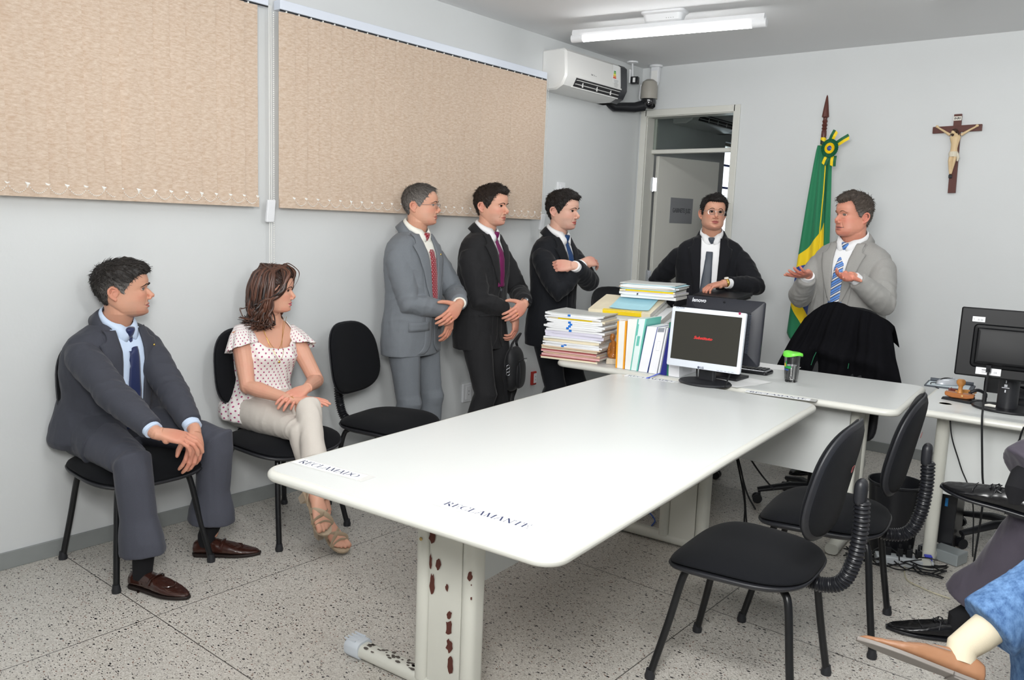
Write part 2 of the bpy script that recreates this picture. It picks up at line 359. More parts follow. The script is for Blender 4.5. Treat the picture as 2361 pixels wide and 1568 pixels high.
# ---------------------------------------------------------------- vertical blinds
CHAINM = mat('bead_chain', 'f1f1ee', .4)
def blind(y0, y1, xw, label, gap=None, cordend=None):
    e = empty('vertical_blind', (0, y0, 1.5), 0, label, 'blind', 'vertical blinds on the window wall')
    O = V(0, y0, 1.5)
    g = G(); g.box(V(.05, (y0+y1)/2, 2.505)-O, (.055, y1-y0, .045)); g.box(V(.072, (y0+y1)/2, 2.478)-O, (.008, y1-y0, .006), mi=1)
    obj('headrail', g, [mat('headrail_white', 'dfe6f2', .35), DARKP], e, smooth=False, bevel=.004)
    sp = .0735; n = int((y1-y0)/sp); g = G(); gw = G(); gc = G(); gh = G(); prev = None
    for i in range(n):
        yc = y0+sp*(i+.5); w = .043; tilt = R(9+random.uniform(-3, 3)); sk = 0; bow = random.uniform(-.003, .003)
        rows = []
        for t in np.linspace(0, 1, 7):
            z = 2.47-(2.47-1.527)*t
            tl = tilt; yy = yc+random.uniform(-.0006, .0006)
            if gap is not None and i == gap: tl = tilt+R(22)*t*t; yy -= .006*t
            if gap is not None and i == gap+1: yy += .014*t*t
            cu = [(-1, 0), (-.5, .0015), (0, .002), (.5, .0015), (1, 0)]
            rows.append([V(.078+.002*(i % 2)+c*math.cos(tl)+u*w*math.sin(tl)+bow*t, yy+u*w*math.cos(tl), z)-O for u, c in cu])
        g.grid(rows, thick=.0012)
        # pocket hem weight and its clip
        gw.grid([[V(.0795+u*w*math.sin(tilt)+.0025, yc+u*w*math.cos(tilt), z)-O for u in (-1, 0, 1)] for z in (1.575, 1.527)], thick=.004)
        cy = yc+w*.9; cz = 1.572; gh.add([V(.089, cy-.012, cz+.012)-O, V(.089, cy+.008, cz+.008)-O, V(.089, cy-.002, cz-.014)-O, V(.094, cy-.003, cz+.002)-O], [(0, 1, 2), (0, 3, 1), (1, 3, 2), (2, 3, 0)])
        if i % 2 == 0 or y0 < 1: gh.box(V(.0885, cy, 1.55)-O, (.003, .004, .045))
        g2 = V(.07, yc, 2.468)-O; gh.box(g2, (.012, .008, .022))
        if prev is not None:
            for q in range(1, 12):
                t = q/12; p = V(.0925, prev+(cy-prev)*t, cz-.03*4*t*(1-t)); gc.ball(p-O, .0022, 6, 4)
        prev = cy
    s = obj('slats', g, BLIND, e, angle=60); obj('slat_weight_pockets', gw, BLIND, e, smooth=False); obj('chain_clips', gh, CHAINM, e, smooth=False); obj('bead_chain', gc, CHAINM, e)
    # pull cords
    yc = y1+.012; g = G()
    g.tube([V(.062, yc, 2.49)-O, V(.062, yc, cordend)-O], .0022, 6); g.tube([V(.062, yc+.01, 2.49)-O, V(.062, yc+.01, cordend)-O], .0018, 6)
    z = 2.46
    while z > cordend: g.ball(V(.066, yc+.022, z)-O, .0034, 6, 4); z -= .0095
    obj('pull_chain', g, CHAINM, e)
    g = G(); M = np.array(frame((0, 0, 0), (0, 1, 0), (.12, -.1, 1)))[:3, :3]; g.box(V(.085, yc-.012, 1.51)-O, (.045, .11, .018), M=M); obj('cord_weight', g, WHITEP, e, smooth=False, bevel=.004)
    return e
blind(.2, 2.405, .08, 'left beige fabric vertical blind, the one with a narrow bright gap between slats', gap=19, cordend=.95)
blind(2.47, 4.62, .08, 'right beige fabric vertical blind, behind the standing men and beside the air conditioner', cordend=.9)
# ---------------------------------------------------------------- air conditioners
def aircon(y0, y1, zt, label):
    e = empty('air_conditioner', (0, (y0+y1)/2, zt-.27), 0, label, 'air conditioner', 'split air conditioners')
    L = y1-y0; h = .27; g = G(); prof = [(.0, .0), (.0, h), (.17, h), (.195, h-.02), (.205, .12), (.205, .085), (.175, .028), (.12, .0)]
    rs = []
    for t, s_ in ((-L/2, .93), (-L/2+.012, 1), (L/2-.012, 1), (L/2, .93)): rs.append([(x*s_+.003, t, h/2+(z-h/2)*s_) for x, z in prof])
    g.rings(rs); obj('casing', g, mat('aircon_white', 'e6e6e4', .3), e, angle=30)
    g = G(); g.grid([[(.207, -L/2+.12, .087), (.207, L/2-.1, .087)], [(.178, -L/2+.12, .03), (.178, L/2-.1, .03)]], thick=.003); obj('outlet', g, mat('aircon_slot', '2e2e30', .6), e, smooth=False)
    g = G()
    for k, (x, z) in enumerate(((.203, .072), (.19, .048))): g.box((x, .01, z), (.022, L-.24, .004), M=np.array(frame((0, 0, 0), (.6, 0, -.8), (0, 1, 0)))[:3, :3].T@np.eye(3) if False else None)
    for y in (-.18, 0, .18): g.box((.196, y, .06), (.008, .008, .05))
    g.box((.208, .01, .092), (.008, L-.2, .01)); g.box((.178, .01, .028), (.01, L-.2, .008))
    obj('louvre', g, mat('aircon_white', 'e6e6e4', .3), e, smooth=False, bevel=.001)
    g = G(); g.rings([[(x+.004 if x > .01 else x, t, z) for x, z in prof] for t in (L/2-.1, L/2-.012)]); obj('end_panel', g, mat('aircon_grey', '3c3d42', .3), e, angle=30)
    g = G(); g.box((.2065, L/2-.17, .17), (.002, .085, .16)); st = obj('energy_sticker', g, PAPER, e, smooth=False)
    for k, c in enumerate(('3f9b45', '8cc63f', 'f2e233', 'f2a02f', 'e0442c')):
        g = G(); g.box((.2078, L/2-.188, .205-.011*k), (.001, .024+.004*k, .009)); obj('energy_bar', g, mat('energy_'+c, c, .6), st, smooth=False)
    g = G()
    for k in range(7): g.box((.2078, L/2-.165, .145-.009*k), (.001, .06-.01*(k % 3), .002))
    obj('small_print', g, mat('print_grey', '77777a', .7), st, smooth=False)
    g = G(); text_g(g, 'Midea', .03, frame((.2068, -.06, .13), (0, 1, 0), (0, 0, 1))); obj('brand_mark', g, mat('print_dark', '333338', .6), e, smooth=False)
    return e
aircon(4.66, 5.45, 2.69, 'white wall-mounted air conditioner with grey end, above the doorway corner beside the blind')
aircon(6.55, 7.5, 2.68, 'white air conditioner in the adjoining room, seen through the pane above the door')
# adjoining room: brown blind beside the window
g = G()
for i in range(8): g.box((.09, 7.93+.1*i, 1.35), (.004, .1, 2.1), rot=R(8))
tag(obj('vertical_blind', g, mat('brown_blind', '6a5a4a', .8, var=(20, .1)), smooth=False), 'brown vertical blind hanging in the adjoining room beyond the doorway', 'blind')
# camera dome, sensor and small camera in the corner
e = empty('security_camera', (.15, 5.78, 2.42), 0, 'grey and black dome security camera on a black bracket under the ceiling corner', 'camera'); O = V(.15, 5.78, 2.42)
g = G(); g.tube([V(.0, 5.50, 2.45)-O, V(.03, 5.55, 2.42)-O, V(.12, 5.70, 2.43)-O, V(.17, 5.76, 2.45)-O], [.03, .035, .04, .045], 10); obj('bracket', g, DARKP, e)
g = G(); g.lathe([(.001, .15), (.03, .148), (.055, .13), (.065, .09), (.066, .0)], V(.2, 5.78, 2.50)-O, 20); obj('housing', g, mat('camera_grey', 'a09c94', .4), e)
g = G(); g.lathe([(.06, .0), (.062, -.03), (.055, -.06), (.035, -.075), (.001, -.078)], V(.2, 5.78, 2.50)-O, 20); obj('dome', g, mat('dome_black', '101116', .1, coat=1), e)
g = G(); g.tube([V(.11, 5.8, 2.62)-O, V(.09, 5.82, 2.52)-O, V(.13, 5.82, 2.46)-O], .006, 8); obj('conduit', g, WHITEP, e)
e = empty('motion_sensor', (.16, 5.93, 2.66), 0, 'white rounded motion sensor hanging at the ceiling beside the corner', 'sensor')
g = G(); g.rings([[(x, y*.5, z) for x, z in [(-.035, .11), (.035, .11), (.035, .0), (.022, -.03), (0, -.04), (-.022, -.03), (-.035, 0)]] for y in (-.04, .03)]); obj('casing', g, WHITEP, e, bevel=.004)
g = G(); g.rings([[(x*.75, y, z*.8+.008) for x, z in [(-.035, .09), (.035, .09), (.035, .0), (.022, -.03), (0, -.04), (-.022, -.03), (-.035, 0)]] for y in (-.024, -.019)]); obj('lens', g, mat('sensor_lens', 'f2f2f0', .5), e, smooth=False)
g = G(); g.lathe([(.001, .125), (.05, .125), (.055, .12), (.05, .11), (.001, .108)], (0, 0, 0), 16); obj('ceiling_plate', g, WHITEP, e)
e = empty('ceiling_camera', (.10, 5.72, 2.64), 0, 'small square black camera on a white bracket beside the air conditioner end', 'camera')
g = G(); g.box((0, 0, 0), (.06, .05, .055), rot=.3); obj('body', g, DARKP, e, bevel=.004)
g = G(); g.box((-.035, -.01, .03), (.012, .05, .1), rot=.3); g.lathe([(.001, .145), (.045, .145), (.045, .135), (.001, .13)], (-.03, 0, 0), 14); g.tube([(-.03, 0, .13), (-.02, 0, .02)], .006, 8); obj('bracket', g, WHITEP, e, smooth=False)
g = G(); g.box((.008, -.027, 0), (.02, .003, .035), rot=.3); obj('lens_label', g, PAPER, e, smooth=False)
# ---------------------------------------------------------------- ceiling lamps
TUBE = mat('lit_tube', 'ffffff', .5, emit=22)
def lamp(x0, x1, y, label, group='fluorescent ceiling lamps'):
    e = empty('ceiling_lamp', ((x0+x1)/2, y, HZ), R(9.5) if y > 3 else 0, label, 'lamp', group); L = x1-x0
    g = G(); rs = [[(a, b, z) for a, b in rrect(0, 0, .27-i*2, .13-i*2, .03)(0)] for i, z in ((0, 0), (0, -.012), (.012, -.02), (.02, -.055), (.03, -.062))]; g.rings(rs); obj('ballast_box', g, WHITEP, e, angle=30)
    g = G()
    for i in range(4):
        for j in range(3): g.box((.03+.014*i, -.047, -.028-.009*j), (.004, .002, .003))
    obj('vent_holes', g, mat('vent_dark', '77787a', .7), e, smooth=False)
    g = G(); g.rings([[(x, b, z) for b, z in ((-.022, -.062), (.022, -.062), (.03, -.085), (.02, -.10), (-.02, -.10), (-.03, -.085))] for x in (-L/2, L/2)]); obj('spine', g, WHITEP, e)
    g = G(); g.tube([(-L/2+.06, 0, -.118), (L/2-.06, 0, -.118)], .0165, 14); obj('tube', g, TUBE, e)
    for s_ in (-1, 1):
        g = G(); g.tube([(s_*(L/2-.07), 0, -.11), (s_*(L/2+.01), 0, -.11)], .026, 16); obj('end_cap', g, WHITEP, e)
    return e
lamp(.42, 1.62, 4.52, 'white fluorescent tube lamp lit on the ceiling in front of the doorway')
lamp(2.5, 3.7, 4.6, 'lit fluorescent tube lamp at the top right edge of the photo')
lamp(.8, 2.0, 1.1, 'unseen tube lamp added for room light, on the ceiling nearest the seated people'); lamp(3.0, 4.2, .9, 'unseen tube lamp added for room light, on the ceiling above the camera'); lamp(2.0, 3.2, -1.3, 'unseen tube lamp added for room light, at the rear of the room')  # unseen fixtures added as fill, standing in for light bounced off the ceiling
# ---------------------------------------------------------------- wall plates
def plate(y, z, w, h, label, red=False, sw=False):
    e = empty('switch_plate' if sw else 'wall_socket', (0, y, z), 0, label, 'switch' if sw else 'socket')
    g = G(); g.box((.008, 0, 0), (.016, w, h)); obj('box', g, mat('socket_red', 'b5372f', .5) if red else WHITEP, e, smooth=False, bevel=.004)
    g = G(); g.box((.018, .008, 0), (.005, w*.6, h*.72)); obj('cover', g, WHITEP, e, smooth=False, bevel=.002)
    if not sw:
        g = G()
        for d_ in (-.012, .012): g.tube([(.02, .008, d_), (.0215, .008, d_)], .003, 8)
        obj('socket_holes', g, DARKP, e)
plate(3.975, .362, .085, .125, 'white wall socket behind the standing men, between grey and black suits')
plate(4.70, .372, .055, .10, 'small red and white wall socket low behind the black shoulder bag', red=True)
plate(4.93, 1.74, .09, .13, 'white switch plate on the wall behind the young man with crossed arms', sw=True)
# ---------------------------------------------------------------- crucifix
WOOD = mat('dark_red_wood', '5a2f27', .35, var=(30, .2), stretch=(1, 1, .2))
CO = V(2.375, RY-.0105, 2.05); e = empty('crucifix', CO, 0, 'dark wooden crucifix with painted figure hanging on the back wall', 'crucifix')
ti = R(1.5); ux = V(math.cos(ti), 0, math.sin(ti)); uz = V(-math.sin(ti), 0, math.cos(ti))
def cp(a, b, c=0): return ux*a+uz*b+V(0, -c, 0)
Mx = np.array([ux, V(0, 1, 0), uz]).T
g = G(); g.box(cp(0, 0), (.045, .02, .50), M=Mx); g.box(cp(0, .157), (.285, .021, .042), M=Mx); obj('cross', g, WOOD, e, smooth=False, bevel=.002)
SK = mat('painted_figure', 'd8bd94', .5)
g = G()
g.tube([cp(-.115, .175, .016), cp(-.07, .145, .02), (cp(-.032, .118, .024))], [.006, .007, .01], 8); g.tube([cp(.115, .165, .016), cp(.07, .14, .02), cp(.03, .115, .024)], [.006, .007, .01], 8)
g.tube([cp(0, .125, .024), cp(0, .10, .03), cp(.0, .06, .03), cp(-.003, .03, .028), cp(-.004, .0, .026)], [(.02, .012), (.033, .018), (.022, .014), (.02, .013), (.024, .015)], 12)
for s_ in (-1, 1): g.tube([cp(.011*s_-.004, .0, .025), cp(.012*s_-.008, -.05, .034), cp(.006*s_-.012, -.10, .024), cp(.003*s_-.012, -.13, .026)], [.014, .011, .008, .005], 8)
g.ball(cp(-.115, .178, .018), (.01, .005, .009)); g.ball(cp(.117, .168, .018), (.01, .005, .009)); g.ball(cp(-.012, .132, .036), (.014, .014, .018)); g.tube([cp(-.005, .115, .03), cp(-.01, .13, .034)], .009, 8)
obj('figure', remesh(g, .0022, 2), SK, e, angle=0)
g = G(); g.ball(cp(-.006, .142, .034), (.018, .014, .014)); g.tube([cp(.008, .14, .028), cp(.016, .118, .03), cp(.014, .105, .032)], .006, 8); g.tube([cp(-.024, .138, .03), cp(-.02, .12, .034)], .005, 8); g.ball(cp(-.014, .117, .044), (.008, .007, .01)); obj('hair', g, mat('figure_hair', '3b2318', .6), e)
g = G(); g.tube([cp(-.004, .01, .026), cp(-.004, -.004, .028), cp(-.004, -.022, .03)], [(.026, .018), (.028, .02), (.024, .018)], 12); g.tube([cp(.02, -.0, .03), cp(.026, -.03, .03), cp(.022, -.05, .03)], [.008, .009, .004], 8); obj('loincloth', g, mat('figure_cloth', 'ddd5c2', .7, bump=(150, .002)), e)
g = G(); g.box(cp(-.012, -.145, .022), (.02, .018, .022), M=Mx); obj('foot_rest', g, DARKP, e, bevel=.003)
g = G(); g.box(cp(0, .222, .012), (.046, .003, .026), M=Mx); ip = obj('title_scroll', g, mat('scroll_white', 'e8e4da', .6), e, smooth=False)
g = G(); text_g(g, 'INRI', .02, frame(cp(0, .222, .0145), ux, uz), bold=.0004); obj('scroll_lettering', g, DARKP, ip, smooth=False)
# ================================================================ TABLES
INK = mat('navy_ink', '2b3358', .6)
STICK = mat('label_paper', 'f3f5f8', .45); TAPE = mat('clear_tape', 'd9dad8', .15, spec=.6)
RUST = mat('rust_patch', '5a2f26', .8, var=(60, .25)); STEELW = mat('white_steel', 'd6d6cd', .38, var=(6, .03))
def lp(e, p):                # world point to the local frame of an empty
    return np.array(Matrix.LocRotScale(e.location, e.rotation_euler, None).inverted()@Vector(p))
def pedestal(e, x, y, sy, zt, side=1, wid=.235, half=.40, cols='near'):
    for s_ in (-1, 1):
        g = G(); g.rings([[(x+s_*(wid/2-.026)+a, y+b, z) for a, b in rrect(0, 0, .052, .075, .024)(0)] for z in (.04, zt)]); obj('post', g, STEELW, e)
    g = G(); g.box((x, y, (.04+zt)/2), (wid-.106, .05, zt-.04)); obj('cable_cover', g, STEELW, e, smooth=False, bevel=.002)
    g = G(); g.rings([[(t, y+b, .004+z) for b, z in rrect(0, .026, .062, .05, .022)(0)] for t in (x-half, x+half)]); obj('foot', g, STEELW, e)
    for s_ in (-1, 1):
        g = G(); g.rings([[(x+s_*t, y+b*k, .002+z*k) for b, z in rrect(0, .03, .072, .06, .022)(0)] for t, k in ((half-.055, 1), (half-.05, 1.03), (half+.0, 1.03), (half+.012, .9))])
        for q in range(4): g.box((x+s_*(half-.01), y-.024+.016*q, .063), (.05, .005, .004))
        obj('foot_cap', g, mat('cap_plastic', 'cfd6de', .45), e)
def desk(c, w, l, rot, label, h=.752, r=.07, th=.032):
    e = empty('meeting_table' if l > 1.5 else 'desk', (c[0], c[1], 0), rot, label, 'table' if l > 1.5 else 'desk')
    f = rrect(0, 0, w, l, r, n=10); g = G(); g.slab(f, edge(.016, h-th, h-.0006, 6)); obj('edge_band', g, EDGE, e, angle=50)
    g = G(); g.slab(f, [(.02, h-.004), (.0195, h), (.021, h+.0002)]); obj('tabletop', g, OFFW, e, smooth=False)
    return e
TB = desk((2.005, 2.50), 1.035, 2.24, R(4.6), 'long white meeting table with rounded corners in the middle of the room')
nc = lp(TB, at(1036, 1400, y=1.77)); pedestal(TB, nc[0], nc[1], 1, .72, half=.42)
fc = lp(TB, at(1572, 1252, z=.02)); pedestal(TB, fc[0], nc[1]+1.66, 1, .72, half=.42)
g = G(); g.box((nc[0], nc[1]+.83, .52), (.018, 1.58, .38)); obj('modesty_panel', g, OFFW, TB, smooth=False)
g = G()
fy = nc[1]-.027
def patch(pts, y=None):
    P = [at(px, py, y=1.75) for px, py in pts]; L_ = [lp(TB, p) for p in P]
    g.add([(q[0], (fy if y is None else y)-.0012, q[2]) for q in L_], [tuple(range(len(L_)))])
def blob(cx_, cy_, w_, h_, n=13, y=None):
    global g
    g = G(); rr_ = random.Random(int(cx_*7+cy_)); patch([(cx_+w_*math.cos(2*PI*i/n)*rr_.uniform(.6, 1.1), cy_+h_*math.sin(2*PI*i/n)*rr_.uniform(.7, 1.15)) for i in range(n)], y); obj('chipped_paint', g, RUST, TB, smooth=False)
for b in ((1003, 1234, 8, 17), (1015, 1300, 6, 15), (999, 1293, 3, 18), (1002, 1343, 6, 25), (1034, 1353, 4, 9), (1039, 1417, 6, 11), (1038, 1445, 9, 18), (1039, 1488, 8, 17), (1041, 1530, 8, 24)): blob(*b)
fy2 = nc[1]-.0395
for b in ((1089, 1326, 7, 11), (1092, 1346, 1.5, 2.5), (1092, 1377, 2.5, 4)): blob(*b, y=fy2)
g = G(); q = lp(TB, at(979, 1239, y=1.74)); g.lathe([(.001, .003), (.005, .002), (.006, 0)], (q[0], fy2-.001, q[2]), 12, M=np.array([[1, 0, 0], [0, 0, -1], [0, 1, 0]], float)); obj('screw', g, mat('brass', 'b9a06a', .35, .8), TB)
g = G(); rr_ = random.Random(3)
for i in range(34):
    t = rr_.random(); x = nc[0]-.36+.26*t; b = rr_.uniform(-.026, .02); s_ = rr_.uniform(.002, .008)
    g.add([(x+s_*1.6*math.cos(a)*rr_.uniform(.6, 1.2), nc[1]+b+s_*math.sin(a)*rr_.uniform(.6, 1.2), .0558-.06*max(0, abs(b)-.012)) for a in np.linspace(0, 2*PI, 8)[:-1]], [tuple(range(7))])
tag(obj('paint_chips', g, mat('chip_grey', '5b5550', .8), TB, smooth=False), kind='stuff')
DK = desk((1.82, 4.09), 1.77, .80, R(4.6), 'white desk crossing the far end of the meeting table, loaded with files and monitors', h=.752, r=.07)
dp = lp(DK, at(1955, 1000, y=3.95)); 
for x in (dp[0], -dp[0]+.08):
    for s_ in (0, 1):
        g = G(); g.rings([[(x+a, -.12+s_*.2+b, z) for a, b in rrect(0, 0, .07, .05, .022)(0)] for z in (.04, .72)]); obj('post', g, STEELW, DK)
    g = G(); g.box((x, -.02, .38), (.045, .16, .68)); obj('cable_cover', g, STEELW, DK, smooth=False)
    g = G(); g.rings([[(x+b, t, .004+z) for b, z in rrect(0, .026, .062, .05, .022)(0)] for t in (-.3, .3)]); obj('foot', g, STEELW, DK)
g = G(); g.box(((dp[0]-dp[0]+.08)/2, -.17, .53), (2*dp[0]-.08, .018, .37)); obj('modesty_panel', g, OFFW, DK, smooth=False)
RD = desk((3.365, 4.31), 1.28, .74, R(4.2), 'white desk at the right edge carrying the black monitor seen from behind', r=.07)
for x in (-.53, .53):
    g = G(); g.rings([[(x+a+t*.0, -.17+b, z) for a, b in rrect(0, 0, .055, .07, .024)(0)] for z, t in ((.04, 0), (.72, 1))]); g.rings([[(x+a, .03+b, z) for a, b in rrect(0, 0, .055, .07, .024)(0)] for z in (.04, .72)]); obj('post', g, STEELW, RD)
    g = G(); g.rings([[(x+b, t, .004+z) for b, z in rrect(0, .026, .062, .05, .022)(0)] for t in (-.3, .36)]); obj('foot', g, STEELW, RD)
    g = G(); g.rings([[(x+b, t, .002+z) for b, z in rrect(0, .03, .072, .06, .022)(0)] for t in (.31, .37)]); obj('foot_cap', g, mat('cap_plastic', 'cfd6de', .45), RD)
g = G(); g.box((0, -.15, .52), (1.02, .018, .37)); obj('modesty_panel', g, OFFW, RD, smooth=False)
g = G(); q = lp(RD, at(2180, 931, z=.752)); g.lathe([(.026, .7527), (.028, .7536), (.030, .7527)], (q[0], q[1], 0), 24); obj('cable_grommet', g, EDGE, RD)
# taped name strips
def serif(g, txt, L, H):           # roman capitals with serifs, drawn stroke by stroke
    TH, tn, sf = .15, .055, .045
    def st(x0, y0, x1, y1, w): return ('l', x0, y0, x1, y1, w)
    def sr(x, y, w=.34): return ('l', x-w/2, y, x+w/2, y, sf)
    D = {'L': ([st(.2, 0, .2, 1, TH), sr(.2, .98), st(.04, .02, .68, .02, sf), st(.66, 0, .68, .28, tn)], .78), 'E': ([st(.2, 0, .2, 1, TH), st(.04, .98, .70, .98, sf), st(.04, .02, .74, .02, sf), st(.2, .52, .56, .52, tn), st(.69, 1, .68, .76, tn), st(.72, 0, .74, .26, tn), st(.55, .40, .55, .64, tn)], .84),
         'T': ([st(.42, 0, .42, 1, TH), sr(.42, .02), st(.02, .98, .82, .98, sf), st(.03, .98, .02, .72, tn), st(.81, .98, .82, .72, tn)], .86), 'A': ([st(.12, 0, .44, 1, tn), st(.44, 1, .78, 0, TH), sr(.12, .02, .26), sr(.78, .02, .30), st(.22, .34, .62, .34, tn)], .92),
         'N': ([st(.17, 0, .17, 1, tn), st(.14, 1, .78, 0, TH), st(.78, 0, .78, 1, tn), sr(.15, .02, .28), sr(.08, .98, .24), sr(.78, .98, .28)], .94), 'M': ([st(.15, 0, .15, 1, tn), st(.15, 1, .52, .02, TH), st(.52, .02, .88, 1, tn), st(.88, 0, .88, 1, TH), sr(.15, .02, .26), sr(.1, .98, .22), sr(.90, .02, .30), sr(.93, .98, .24)], 1.08),
         'R': ([st(.2, 0, .2, 1, TH), sr(.2, .02), st(.04, .98, .42, .98, sf), ('a', .40, .74, .24, .24, -90, 90, TH), st(.2, .50, .42, .50, tn), st(.42, .48, .80, .0, TH), sr(.82, .02, .16)], .90), 'D': ([st(.2, 0, .2, 1, TH), st(.04, .98, .42, .98, sf), st(.04, .02, .42, .02, sf), ('a', .40, .5, .42, .48, -90, 90, TH)], .94),
         'C': ([('a', .52, .5, .44, .48, 48, 312, TH), st(.80, .96, .81, .68, tn), st(.80, .30, .82, .18, tn)], .92), 'O': ([('a', .50, .5, .43, .48, 0, 360, TH)], 1.02)}
    tot = sum(D[c][1] for c in txt); k = L/tot; x = -L/2
    for c in txt:
        for q in D[c][0]:
            if q[0] == 'l':
                a, b = V(q[1]*k, q[2]*H, 0), V(q[3]*k, q[4]*H, 0); w = q[5]*k; d = nrm(b-a); nn = V(-d[1], d[0], 0)*w/2
                if abs(d[0]) > .9: nn = V(0, q[5]*H*.9/2, 0)
                P = [a+nn, a-nn, b-nn, b+nn]; g.add([(p[0]+x, p[1]-H/2, .0011) for p in P], [(0, 1, 2, 3)])
            else:
                _, cx, cy, rx, ry, a0, a1, w = q; n = 22; o_, i_ = [], []
                for t in np.linspace(R(a0), R(a1), n): ww = w*(.25+.75*abs(math.cos(t))); o_.append((x+(cx+(rx+ww/2)*math.cos(t))*k, (cy+(ry+ww*.1)*math.sin(t))*H-H/2, .0011)); i_.append((x+(cx+(rx-ww/2)*math.cos(t))*k, (cy+(ry-ww*.5)*math.sin(t))*H-H/2, .0011))
                b_ = g.add(o_+i_, [(j, j+n, j+n+1, j+1) for j in range(n-1)])
        x += D[c][1]*k
def strip(px0, px1, txt, label, hgt=.045, k=1):
    a = at(*px0, z=.7525); b = at(*px1, z=.7525); ux = nrm(b-a); uy = np.cross((0, 0, 1), ux); L = np.linalg.norm(b-a); c = (a+b)/2
    e = empty('name_strip', c, math.atan2(ux[1], ux[0]), label, 'label'); off = .0015
    g = G(); g.box((L*.05, 0, .0002), (L*1.24, hgt*1.35, .0003)); obj('clear_tape', g, TAPE, e, smooth=False)
    g = G(); g.box((.0, 0, .0006), (L*1.12, hgt, .0004)); obj('paper_strip', g, STICK, e, smooth=False)
    g = G(); serif(g, txt, L, hgt*.62); obj('lettering', g, INK, e, smooth=False)
strip((694, 1064), (827, 1099), 'RECLAMADO', 'RECLAMADO name strip taped near the left front corner of the meeting table')
strip((1027, 1160), (1224, 1216), 'RECLAMANTE', 'RECLAMANTE name strip taped near the right front corner of the meeting table')
strip((1448, 866), (1550, 880), 'RECLAMADO', 'RECLAMADO name strip taped at the far end of the meeting table near the books')
strip((1728, 903), (1860, 921), 'RECLAMANTE', 'RECLAMANTE name strip taped at the far right corner of the meeting table')
# ================================================================ VISITOR CHAIRS
FAB = mat('black_fabric', '17181b', .95, spec=.12, var=(400, .12), bump=(900, .0003), sheen=.03)
def pillow(g, out, hf, hb, mp, n=40, m_=9, pw=3.2, mi=0):
    # out(t) -> (u, v) outline; front bulge hf, back bulge hb; mp(u, v, w) -> xyz
    rs = []
    for i in range(-m_, m_+1):
        s_ = 1-abs(i)/m_; s_ = math.sin(s_*PI/2)**.8; h = (hb if i < 0 else hf)*(1-s_**pw)**.6
        rs.append([mp(*(np.array(out(2*PI*j/n))*max(s_, .01)), math.copysign(h, i) if i else 0) for j in range(n)])
    g.rings(rs)
def sup(a, b, n=2.6, taper=0, taper2=0):
    def f(t):
        c, s_ = math.cos(t), math.sin(t); u = a*math.copysign(abs(c)**(2/n), c); v = b*math.copysign(abs(s_)**(2/n), s_)
        return u*(1+taper*v/b), v*(1+taper2*u/a)
    return f
def visitor_chair(loc, az, label):
    e = empty('visitor_chair', (loc[0], loc[1], 0), az, label, 'chair', 'black visitor chairs')
    # x forward. outline (x, y)
    so = sup(.225, .245, 3.2, 0, .07); mp = lambda u, v, w: (u+.01, v, .445+w-.010*(max(0, u/.22))**3*3-.004*math.cos(v*9))
    g = G(); pillow(g, so, .038, .012, mp, 48, 8); obj('seat', g, FAB, e, angle=0)
    so2 = sup(.23, .25, 3.2, 0, .07); g = G(); pillow(g, so2, .006, .035, lambda u, v, w: (u+.01, v, .436+w-.010*(max(0, u/.22))**3*3), 48, 6, 6); obj('seat_shell', g, BLACKP, e, angle=0)
    lean = R(10)
    def bm(dx): return lambda u, v, w: (-.255-math.sin(lean)*(v)+math.cos(lean)*(w+dx)+.9*u*u, u, .755+v*math.cos(lean)+(w+dx)*math.sin(lean))
    bo = sup(.205, .185, 2.9, -.06); g = G(); pillow(g, bo, .030, .006, bm(.008), 44, 8); obj('backrest', g, FAB, e, angle=0)
    bo2 = sup(.212, .192, 2.9, -.06); g = G(); pillow(g, bo2, .004, .016, bm(0), 44, 6, 8); obj('backrest_rim', g, BLACKP, e, angle=0)
    bo3 = sup(.198, .178, 2.9, -.06); g = G(); pillow(g, bo3, .004, .016, bm(-.006), 44, 6, 8); obj('backrest_cover', g, FAB, e, angle=0)
    g = G(); g.box((-.292, 0.028, .80), (.002, .028, .018), M=np.array(frame((0, 0, 0), (1, 0, .17), (0, 1, 0)))[:3, :3]); obj('maker_badge', g, mat('badge_red', '8a4a4a', .3, .3), e, smooth=False)
    g = G(); pillow(g, sup(.03, .042, 4), .018, .018, lambda u, v, w: (-.315+w, u, .725+v), 24, 5, 5); obj('bracket_cap', g, BLACKP, e, angle=0)
    P = bez([(-.16, 0, .405), (-.225, 0, .40), (-.285, 0, .425), (-.315, 0, .50), (-.325, 0, .60), (-.322, 0, .70)], 50); n = len(P)
    rr = [.0225+.0028*math.sin(i/n*2*PI*38) for i in range(n)]; g = G(); g.tube(P, rr, 16); obj('bellows', g, mat('bellows_rubber', '1e1f23', .3, spec=.6), e)
    for sx, sy in ((1, 1), (1, -1), (-1, 1), (-1, -1)):
        top = (.12*sx, .10*sy, .402); b = (.235*sx+.01, .205*sy, .012)
        g = G(); g.tube(bez([top, (.15*sx, .135*sy, .40), (.172*sx, .155*sy, .365), (.20*sx+.004, .178*sy, .2), b], 6), .0125, 12); l_ = obj('leg', g, BLACKM, e)
        g = G(); g.lathe([(.001, 0), (.017, 0), (.018, .012), (.015, .022), (.0135, .034)], (b[0], b[1], 0), 16); obj('foot_cap', g, BLACKP, l_)
    g = G(); g.tube([(-.12, .1, .405), (.12, .1, .405)], .011, 10); g.tube([(-.12, -.1, .405), (.12, -.1, .405)], .011, 10); g.box((-.05, 0, .405), (.2, .09, .01)); obj('under_frame', g, BLACKM, e)
    return e
